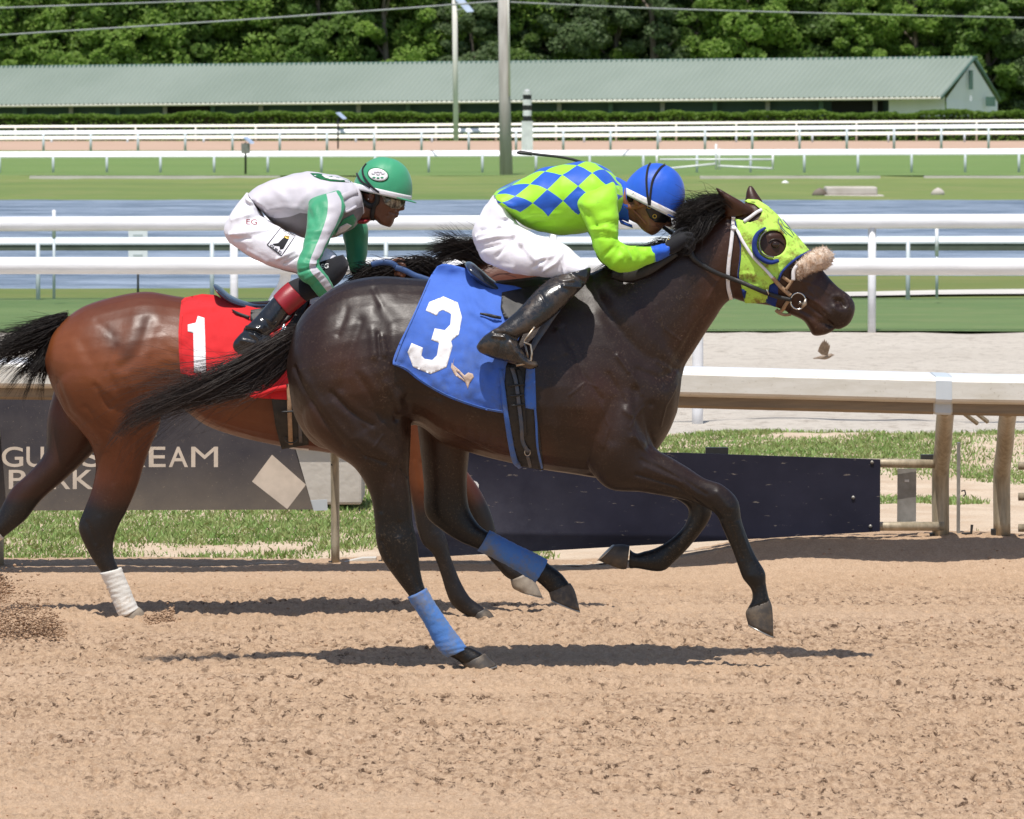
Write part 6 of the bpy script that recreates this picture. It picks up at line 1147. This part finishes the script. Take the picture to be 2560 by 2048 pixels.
MB().tube([P(1292, 382, Y3 + .10), P(1300, 381.5, Y3 + .10), P(1330, 385, Y3 + .10)], [.004, .008, .007], 8, True, .3).build('flap', M['leather_black'], wh, True)
# ------------------------------------------------------------------ tack and rider of the bay horse
poly1 = [(453, 752), (462, 744), (505, 735), (540, 738), (566, 752), (640, 770), (730, 772), (745, 850), (735, 920), (722, 1000), (650, 996), (600, 985), (540, 965), (490, 950), (451, 932), (447, 880), (446, 830), (449, 790)]
sc1, sc1near = saddle_cloth('red saddle cloth with white number 1 on the bay horse', poly1, [([(455, 782), (500, 772), (532, 770)], 5, 9), ([(540, 760), (530, 775)], 5, 8), ([(520, 800), (560, 880), (600, 920)], 8, 6), ([(560, 800), (590, 860)], 7, -5), ([(500, 880), (540, 940)], 8, 4), ([(590, 780), (640, 830)], 6, 5)], B1, Y1, M['red_cloth'])
BC1 = bvh_of(sc1near.data)
sheet('number', [(x / 1.917, 700 + y / 1.917) for x, y in ((900, 214), (938, 205), (948, 172), (980, 182), (985, 320), (988, 445), (930, 446), (926, 254), (900, 248))], BC1, Y1, M['white_patch_clean'], sc1, .002, 6, .0012, smooth=0)
ribbon('hem_seam', [(456, 788), (452, 830), (452, 880), (457, 930)], M['red_cloth'], sc1, BC1, Y1, .0035, .002, .0015)
sd1 = thing('saddle', 'shiny black racing saddle with black girth on the bay horse', 'saddle', tuple(P(620, 760, Y1)))
loft_part('seat', [(533, 713, 537, 722, .055, 0), (537, 710, 546, 735, .115, 0), (552, 718, 562, 752, .130, 0, .1), (580, 740, 588, 766, .125, 0, .1), (620, 755, 624, 774, .115, 0, .1), (664, 757, 665, 778, .11, 0, .1), (720, 748, 722, 776, .115, 0, .1), (775, 728, 776, 760, .11, 0), (805, 722, 806, 744, .08, 0)], Y1, M['leather_blue'], sd1, 28, 6)
BM1 = merged_bvh([h1body, sc1near])
sheet('flap', C_((335, 1270), (330, 1340), (400, 1420), (520, 1430), (650, 1330), (700, 1240), (450, 1250)), BM1, Y1, M['leather_black'], sd1, .012, 9, .005)
ribbon('billet', C_((190, 1270), (240, 1300), (325, 1330)), M['leather_black'], sd1, BM1, Y1, [.006, .014, .014], .004, .014)
sheet('girth', [(x / 1.917, 700 + y / 1.917) for x, y in ((1310, 380), (1440, 380), (1450, 560), (1480, 790), (1350, 812), (1320, 700), (1300, 560))], B1, Y1, M['leather_black'], sd1, .014, 10, .005)
ribbon('girth_strap', [(722, 960), (724, 1030), (727, 1110)], M['strap_tan'], sd1, B1, Y1, .02, .004, .022); ribbon('girth_strap', [(745, 960), (748, 1030), (752, 1105)], M['strap_grey'], sd1, B1, Y1, .016, .004, .022)
yb = cast(B1, 728, 1098, Y1)[0].y - .03
ring3(728, 1098, yb, .026, .003, M['dark_metal'], sd1, 'ring', .6); ribbon('strap_keeper', [(704, 1030), (756, 1028)], M['leather_black'], sd1, B1, Y1, .008, .005, .028, curve=False)
ribbon('girth_lining', [(724, 1118), (748, 1121), (772, 1123)], M['fleece_white'], sd1, B1, Y1, .012, .004, .004)
ribbon('number_cloth_edge', [(612, 978), (632, 988), (652, 984), (690, 972), (716, 968)], M['red_cloth'], sc1, BM1, Y1, [.006, .03, .018, .024], .012, .012)
MB().tube([P(*q_, Y1 - .40) for q_ in C_((600, 1380), (560, 1480), (580, 1490), (610, 1400))], .005, 8).build('stirrup', M['chrome'], sd1, True)
ribbon('stirrup_leather', C_((770, 1180), (720, 1290), (660, 1380), (600, 1450)), M['leather_black'], sd1, BM1, Y1, .03, .004, .04)
BS1 = merged_bvh([sd1.children[-1], h1body])
text_sheet('G', C_((672, 1346))[0], (22, -6), (3, -22), BS1, Y1, M['white_patch_clean'], sd1, 'letter', .005, .03)
ribbon('yellow_edge', C_((805, 1230), (770, 1330), (730, 1400)), M['cuff_red'], sd1, BM1, Y1, .012, .004, .05); ribbon('yellow_edge', C_((812, 1270), (790, 1310), (765, 1345)), M['gold'], sd1, BM1, Y1, .010, .004, .054)
sheet('pad', C_((800, 1180), (880, 1165), (885, 1210), (820, 1290), (790, 1300)), BM1, Y1, M['white_patch_clean'], sd1, .03, 8, .01)
# bridle of the bay, mostly hidden behind the front rider
b1 = thing('bridle', 'blue rein and bridle of the bay horse, behind the blue cloth', 'bridle', tuple(P(1000, 690, Y1)))
ribbon('rein', C_((1280, 915), (1340, 900), (1400, 898), (1450, 910), (1480, 935)), M['strap_blue'], b1, None, Y1 - .10, .026, .004)
ribbon('rein', C_((1470, 938), (1540, 960), (1620, 1000), (1710, 1030)) + [(1180, 740), (1300, 770), (1400, 810), (1440, 830)], M['strap_blue'], b1, None, Y1 - .11, .026, .004)
for side in (1, -1):
    ribbon('cheekpiece', [(1340, 650), (1375, 700), (1410, 770), (1440, 825)], M['leather_black'], b1, B1, Y1, .014, .003, .005, side=side); ribbon('noseband', [(1465, 745), (1445, 790), (1425, 830)], M['leather_black'], b1, B1, Y1, .018, .003, .005, side=side)
yb = cast(B1, 1444, 832, Y1)[0]; ring3(1444, 832, (yb.y if yb is not None else Y1 - .06) - .01, .03, .0035, M['chrome'], b1, 'bit_ring')

J1 = thing('person', 'jockey in silver and green silks with green helmet on the bay horse', 'person', tuple(P(640, 900, Y1)))
q = NT('silver_silk_panels'); at = q.attr('st'); sp = q.n('SeparateColor'); q.l(at.outputs['Color'], sp.inputs[0]); uu, ct = sp.outputs[0], sp.outputs[2]
low = q.math('LESS_THAN', ct, q.ramp(uu, .02, .22, -.95, -.22)); low = q.math('MULTIPLY', low, q.math('GREATER_THAN', uu, .05)); nz = q.ramp(q.noise(6, 4), .3, .7)
q.set(color=q.mix(low, q.mix(nz, (.58, .55, .60), (.52, .495, .54)), q.mix(nz, (.22, .20, .21), (.19, .175, .185))), rough=.5, spec=.25, sheen=.15); q.bump(q.noise(22, 5, .6), .22, .008); M['silver_panels'] = q.m
torso1 = [(622, 484, 640, 512, .145, 0), (634, 472, 655, 530, .155, 0), (660, 456, 678, 553, .16, 0), (711, 440, 715, 577, .168, 0, -.05), (775, 430, 765, 597, .178, 0, -.08), (839, 438, 832, 596, .188, 0, -.08), (876, 452, 876, 574, .17, 0), (896, 466, 898, 552, .12, 0), (906, 478, 908, 540, .07, 0)]
jt1 = loft_part('jersey', torso1, Y1, M['silver_panels'], J1, 64, 10, strokes=[(C_((450, 490), (600, 460), (760, 470)), 4, 5), (C_((480, 560), (560, 500)), 4, -4), (C_((400, 420), (480, 480)), 5, 5), (C_((700, 460), (790, 360)), 5, 4), (C_((520, 300), (640, 420)), 7, 3), (C_((1020, 400), (1060, 490), (1110, 500)), 4, 5), (C_((860, 330), (1000, 300)), 6, 3)], wr=[((14, 14, 14), .0055, 1), ((32, 32, 32), .0028, 2)])
BJT1 = bvh_of(jt1.data)
sheet('back_emblem', C_((800, 196), (830, 225), (880, 245), (960, 262), (1060, 268), (1135, 270), (1110, 255), (1040, 232), (940, 210), (860, 198)), BJT1, Y1, M['green_dark'], J1, .0025, 5, .001, smooth=0)
sheet('back_emblem', C_((890, 210), (930, 222), (1000, 235), (1090, 250), (1040, 255), (960, 245), (920, 235)), BJT1, Y1, M['white_patch_clean'], J1, .004, 5, .001, smooth=0)
q = NT('striped_sleeve'); at = q.attr('st'); sp = q.n('SeparateColor'); q.l(at.outputs['Color'], sp.inputs[0]); ct = sp.outputs[2]; nz = q.ramp(q.noise(6, 4), .3, .7)
stp = q.math('MULTIPLY', q.math('LESS_THAN', ct, -.12), q.math('GREATER_THAN', ct, -.82)); stp = q.math('MULTIPLY', stp, q.math('GREATER_THAN', sp.outputs[0], .055))
q.set(color=q.mix(stp, q.mix(nz, (.055, .33, .17), (.045, .28, .14)), (.50, .475, .51)), rough=.48, spec=.3, sheen=.15); q.bump(q.noise(26, 5, .6), .25, .008); M['striped'] = q.m
arm1 = [(800, 502, 845, 484, .03, -.10), (780, 496, 846, 474, .05, -.145), (769, 514, 862, 500, .066, -.19), (767, 545, 858, 536, .066, -.225), (764, 578, 838, 580, .06, -.27), (756, 614, 815, 622, .053, -.32), (745, 655, 799, 654, .05, -.365), (747, 690, 802, 668, .048, -.375), (769, 713, 818, 690, .044, -.365), (791, 736, 831, 711, .040, -.34), (811, 757, 845, 733, .037, -.30)]
loft_part('sleeve', arm1, Y1, M['striped'], J1, 40, 8, strokes=[(C_((790, 650), (960, 640)), 4, -4), (C_((770, 720), (930, 700)), 4, 4), (C_((740, 830), (880, 860)), 4, 5), (C_((720, 880), (870, 890)), 3, -4), (C_((720, 960), (880, 910)), 4, 5), (C_((770, 1020), (900, 950)), 3, -4), (C_((810, 1080), (930, 1000)), 3, 4), (C_((850, 1130), (970, 1060)), 3, -3), (C_((800, 480), (860, 600)), 6, 4), (C_((880, 420), (900, 560)), 6, 3)], wr=[((18, 18, 18), .005, 3), ((45, 45, 45), .0026, 4)])
arm1f = [(850, 470, 900, 480, .055, .15), (850, 530, 905, 540, .062, .19), (855, 580, 920, 570, .058, .20), (864, 620, 918, 615, .052, .21), (870, 660, 914, 655, .048, .21), (888, 690, 925, 660, .044, .19), (925, 692, 940, 660, .038, .10), (955, 690, 962, 662, .034, .02)]
loft_part('sleeve', arm1f, Y1, M['green'], J1, 32, 8, wr=[((18, 18, 18), .004, 5), ((45, 45, 45), .0018, 6)])
hips1 = [(618, 478, 650, 528, .148, 0), (594, 510, 668, 556, .165, 0), (570, 545, 668, 585, .168, 0), (560, 578, 645, 620, .155, 0), (572, 606, 620, 632, .11, 0)]
th1 = [(566, 585, 655, 540, .088, -.10), (598, 625, 695, 565, .094, -.13), (660, 658, 742, 588, .086, -.18), (708, 675, 792, 612, .078, -.215), (742, 682, 830, 628, .070, -.24), (760, 690, 845, 640, .064, -.25)]
tr1 = fused_part('breeches', [hips1, th1, mirror(th1)], Y1, M['white_cloth'], J1, .006, 6, [(C_((130, 680), (300, 660), (480, 640)), 4, 4), (C_((150, 720), (350, 700)), 4, -4), (C_((200, 560), (330, 520)), 5, 4), (C_((300, 380), (400, 480), (470, 580)), 4, 5), (C_((560, 860), (690, 800)), 4, 4), (C_((330, 800), (480, 880)), 5, 3), (C_((620, 900), (720, 840)), 3, -4), (C_((250, 420), (380, 450)), 4, -3)], [((12, 12, 12), .005, 6), ((30, 30, 30), .0026, 7)])
BT1 = bvh_of(tr1.data)
for a, b in (((570, 628), (684, 690)), ((684, 690), (577, 846)), ((577, 846), (464, 760)), ((464, 760), (570, 628))): ribbon('patch_border', C_(a, b), M['black_cloth'], J1, BT1, Y1, .004, .0012, .001, curve=False)
text_sheet('JOCKEYS', C_((578, 650))[0], (28, 16), (3, -5), BT1, Y1, M['black_cloth'], J1, 'patch_text', .002); text_sheet('GUILD', C_((482, 772))[0], (28, 20), (3.5, -6), BT1, Y1, M['black_cloth'], J1, 'patch_text', .002)
sheet('patch_boot', C_((590, 705), (635, 712), (590, 790), (565, 795), (560, 770), (520, 765), (505, 752), (550, 745)), BT1, Y1, M['black_cloth'], J1, .002, 4, .001, smooth=0); sheet('patch_boot_top', C_((602, 685), (640, 692), (632, 715), (592, 705)), BT1, Y1, M['gold'], J1, .0025, 4, .001, smooth=0)
text_sheet('EG', C_((300, 598))[0], (27, 1), (0, -13), BT1, Y1, M['cuff_red'], J1, 'initials', .002, .0)
knee1 = [(770, 664, 858, 636, .066, -.25), (778, 680, 872, 664, .066, -.265), (758, 690, 850, 705, .062, -.28), (736, 698, 800, 738, .058, -.295), (716, 708, 762, 755, .055, -.305)]
kneeF = mirror(knee1)
k1 = fused_part('stocking', [knee1], Y1, M['black_cloth'], J1, .005, 4); fused_part('stocking', [kneeF], Y1, M['black_cloth'], J1, .006, 4)
text_sheet('EG', C_((884, 948))[0], (19, -2), (1, -12), bvh_of(k1.data), Y1, M['white_patch_clean'], J1, 'initials', .004, .01)
cuf1 = [(720, 705, 767, 754, .060, -.30), (700, 722, 745, 772, .059, -.315), (683, 740, 724, 789, .058, -.325)]
shin1 = [(700, 724, 742, 770, .054, -.315), (684, 742, 722, 787, .054, -.325), (656, 773, 698, 815, .051, -.345), (628, 804, 672, 840, .047, -.355), (608, 822, 668, 862, .045, -.36)]
foot1 = [(582, 866, 586, 852, .020, -.36), (590, 880, 604, 832, .034, -.36), (618, 892, 636, 812, .042, -.36), (655, 900, 672, 838, .043, -.36), (688, 905, 694, 862, .040, -.36), (716, 902, 716, 884, .022, -.36)]
for mm in (lambda r: r, mirror):
    loft_part('boot_cuff', mm(cuf1), Y1, M['cuff_red'], J1, 32, 8); fused_part('boot', [mm(shin1), mm(foot1)], Y1, M['boot_shiny'], J1, .005, 4, [(C_((260, 1400), (360, 1400), (460, 1440)), 4, -6), (C_((330, 1380), (440, 1390)), 4, 5), (C_((400, 1430), (440, 1500)), 5, 5), (C_((430, 1270), (520, 1380)), 5, -3), (C_((300, 1480), (400, 1500)), 5, 4)], [((16, 16, 16), .0025, 8)])
Mx1, f1, u1 = (957, 475), (.975, .222), (.222, -.975)
h1r = head_rings([(a * .92, b * .95, c * .92, d * .95, w_, yo) for a, b, c, d, w_, yo in [(-56, 30, 48, 32, .06, 0), (-62, 8, 54, 8, .075, 0), (-60, -10, 56, -8, .077, 0), (-56, -24, 53, -22, .075, 0), (-50, -36, 52, -36, .071, 0), (-42, -48, 51, -48, .066, 0), (-34, -58, 50, -58, .060, 0), (-20, -70, 49, -70, .052, 0), (0, -82, 47, -82, .042, 0), (14, -90, 42, -92, .028, 0)]], Mx1, f1, u1)
n1r = head_rings([(40, -8, 52, -8, .011, 0), (40, -18, 57, -20, .014, 0), (40, -28, 64, -32, .018, 0), (42, -36, 62, -38, .017, 0), (42, -42, 52, -42, .014, 0)], Mx1, f1, u1)
lips1 = head_rings([(38, -46, 51, -46, .018, 0), (38, -50, 54, -50, .022, 0), (38, -53, 50, -53.5, .022, 0), (38, -57, 53, -57, .021, 0), (38, -61, 48, -61, .016, 0)], Mx1, f1, u1)
neck1r = [(872, 470, 884, 560, .08, 0), (894, 478, 906, 555, .062, 0), (912, 488, 930, 552, .057, 0), (925, 495, 948, 550, .052, 0)]
palm1 = [(958, 690, 960, 660, .022, .02), (975, 690, 978, 658, .028, -.02), (992, 688, 996, 658, .028, -.05), (1006, 684, 1010, 664, .018, -.06)]
hs1 = hand_shapes(Y1, palm1, [(1002, 660, -.07), (1004, 669, -.072), (1001, 678, -.07), (994, 686, -.066)], [(-8, 0, 0), (6, 1, -.012), (10, 9, -.01), (4, 15, .010), (-6, 14, .022)], [(972, 664, -.03), (988, 652, -.045), (1002, 650, -.05), (1013, 656, -.05)])
palm1n = [(812, 757, 845, 733, .026, -.30), (836, 768, 866, 742, .028, -.26), (858, 776, 884, 750, .028, -.22), (880, 776, 898, 758, .018, -.20)]
hs1n = hand_shapes(Y1, palm1n, [(884, 752, -.22), (888, 761, -.222), (886, 770, -.22), (878, 777, -.216)], [(-8, 0, 0), (6, 2, -.012), (10, 10, -.008), (4, 17, .012), (-6, 15, .026)], [(850, 748, -.22), (868, 738, -.20), (884, 738, -.19), (896, 744, -.18)])
limb = [torso1, hips1, th1, mirror(th1), knee1, kneeF, shin1, mirror(shin1), foot1, mirror(foot1), arm1, arm1f]
e1 = [(924, 480, 938, 478, .006, -.072), (921, 490, 937, 488, .009, -.077), (923, 503, 932, 503, .006, -.073)]
me = fuse([loft_closed(r, Y1, 22, 4, 0, .70) for r in limb] + [loft_closed(r, Y1, 24, 5) for r in (neck1r, h1r, n1r, lips1, e1, mirror(e1))] + hs1 + hs1n, .0042, 2)
hp1 = lambda a, b: hp(a, b, Mx1, f1, u1)
apply_strokes(me, [([hp1(30, -50), hp1(50, -51)], 2, -4), ([hp1(20, -12), hp1(44, -10)], 6, -5), ([hp1(15, -32)], 10, 4), ([hp1(28, -60), hp1(36, -42)], 4, -3), ([(927, 488), (932, 494)], 2.5, -5), ([hp1(-5, -60), hp1(20, -80)], 6, 3)], Y1); link('body', me, M['skin_dark'], J1); BJ1 = bvh_of(me)
hl1 = helmet(J1, Mx1, f1, u1, 74, 82, 64, Y1, M['green'], M['white_tape'], .030); BHL1 = bvh_of(hl1.data)
oval = [(945 + 25 * math.cos(a) * .98 + 2 * math.sin(a), 437 + 16 * math.sin(a) + 2 * math.cos(a)) for a in np.linspace(0, 2 * math.pi, 28, endpoint=False)]
sheet('helmet_emblem', [(945 + (x - 945) * 1.1, 437 + (y - 437) * 1.12) for x, y in oval], BHL1, Y1, M['green_dark'], J1, .002, 5, .001, smooth=0); sheet('helmet_emblem', oval, BHL1, Y1, M['white_patch_clean'], J1, .0032, 5, .001, smooth=0)
for dx, dy, r in ((-12, -2, 5), (-5, -6, 5.5), (4, -6, 5.5), (12, -2, 5), (0, 0, 5), (-10, 8, 4), (0, 9, 4), (10, 8, 4)): sheet('emblem_tree', [(945 + dx + r * math.cos(a), 436 + dy + r * .55 * math.sin(a)) for a in np.linspace(0, 6.2832, 10, endpoint=False)], BHL1, Y1, M['green'] if dy > 5 else M['silver'], J1, .0045, 4, .0008, smooth=0)
ribbon('goggle_strap', C_((1240, 125), (1212, 170), (1225, 230), (1280, 300), (1340, 350)), M['black_cloth'], J1, BHL1, Y1, .009, .003, .004)
ribbon('goggle_strap', C_((1165, 200), (1200, 260), (1270, 310)), M['black_cloth'], J1, BHL1, Y1, .009, .003, .003)
ribbon('chin_harness', C_((1190, 330), (1205, 410), (1260, 450), (1300, 455)), M['leather_black'], J1, BJ1, Y1, .026, .006, .003); ribbon('chin_harness', C_((1330, 360), (1325, 420), (1300, 460), (1285, 540), (1300, 560)), M['leather_black'], J1, BJ1, Y1, [.024, .022, .02, .014], .006, .004)
ribbon('hair', C_((1200, 320), (1240, 335), (1320, 345)), M['hair'], J1, BJ1, Y1, .028, .006, .001)
gg = C_((1360, 370), (1420, 385), (1500, 395), (1550, 400), (1545, 440), (1500, 478), (1440, 475), (1390, 440)); sheet('goggles', gg, BJ1, Y1, M['lens_dusty'], J1, .010, 5, .012, smooth=8)
BGo1 = bvh_of(J1.children[-1].data); ribbon('goggle_frame', C_((1362, 372), (1420, 384), (1500, 394), (1550, 400)), M['black_plastic'], J1, BGo1, Y1, .010, .004, .001); ribbon('goggle_frame', C_((1366, 385), (1395, 445), (1442, 478), (1500, 480), (1545, 445)), M['black_plastic'], J1, BGo1, Y1, .005, .004, .001)
ec = C_((1258, 402))[0]; ey = cast(BJ1, ec[0], ec[1], Y1)[0]; ring3(ec[0], ec[1], (ey.y if ey is not None else Y1 - .08) - .004, .002, .0015, M['pole_white'], J1, 'ear_stud')
loft_part('collar', [(884, 468, 893, 556, .074, 0), (896, 472, 908, 550, .069, 0), (904, 478, 914, 546, .066, 0)], Y1, M['white_patch_clean'], J1, 36, 6)
loft_part('neck_scarf', [(890, 545, 896, 560, .055, 0), (910, 546, 914, 560, .05, 0), (924, 544, 926, 552, .035, 0)], Y1, M['cuff_red'], J1, 18, 6)
ribbon('shoulder_tab', C_((1030, 400), (1090, 370), (1165, 345)), M['silver'], J1, merged_bvh([jt1]), Y1, .03, .006, .004); ribbon('shoulder_tab', C_((1060, 470), (1075, 500), (1110, 490), (1160, 460)), M['silver'], J1, merged_bvh([jt1]), Y1, .012, .005, .004)
sheet('chest_panel', C_((1060, 560), (1140, 520), (1165, 560), (1140, 620), (1000, 690), (980, 680)), BJT1, Y1, M['green'], J1, .003, 6, .002, smooth=2); sheet('chest_emblem', C_((1030, 620), (1090, 590), (1130, 610), (1080, 650), (1000, 685)), BJT1, Y1, M['white_patch_clean'], J1, .007, 6, .001, smooth=2)

# ------------------------------------------------------------------ sparrow over the sand
YB = 38.0
bd = thing('bird', 'small brown sparrow flying above the pale sand track', 'bird', tuple(P(2063, 890, YB)))
fused_part('body', [[(2040, 893, 2041, 896, .006, 0), (2050, 890, 2051, 898, .018, 0), (2062, 887, 2062, 899, .026, 0), (2072, 885, 2073, 896, .022, 0), (2078, 884, 2079, 892, .018, 0), (2083, 886, 2084, 889, .006, 0)]], YB, M['bird'], bd, .003, 2)
for sg in (-1, 1):
    mb = MB()
    for k in range(9):
        a = math.radians(70 + 9 * k); L = 40 - abs(k - 3) * 3.4; c = (2068 - 1.6 * k, 889 - .3 * k); e = (c[0] + math.cos(a) * L * .5, c[1] - math.sin(a) * L); nx, ny = math.sin(a) * 2.2, math.cos(a) * 2.2
        mb.prism([P(c[0] - nx * .5, c[1] - ny * .5, YB + sg * .02), P(c[0] + nx * .5, c[1] + ny * .5, YB + sg * .02), P(e[0] + nx, e[1] + ny + 5, YB + sg * .06), P(e[0] + nx * .3, e[1] - 1, YB + sg * .07), P(e[0] - nx, e[1] - ny + 5, YB + sg * .06)], Vector((0, .002 * k * sg, 0)), Vector((0, .002 * k * sg + .001, 0)))
    mb.build('wing', M['bird'], bd)
MB().prism([P(x, y, YB) for x, y in ((2050, 892), (2033, 895), (2034, 898), (2052, 897))], Vector((0, -.008, 0)), Vector((0, .008, 0))).build('tail_feathers', M['bird'], bd)
MB().tube([P(2082, 887, YB), P(2087, 887.5, YB)], [.004, .0008], 6).build('beak', M['strap_tan'], bd, True)
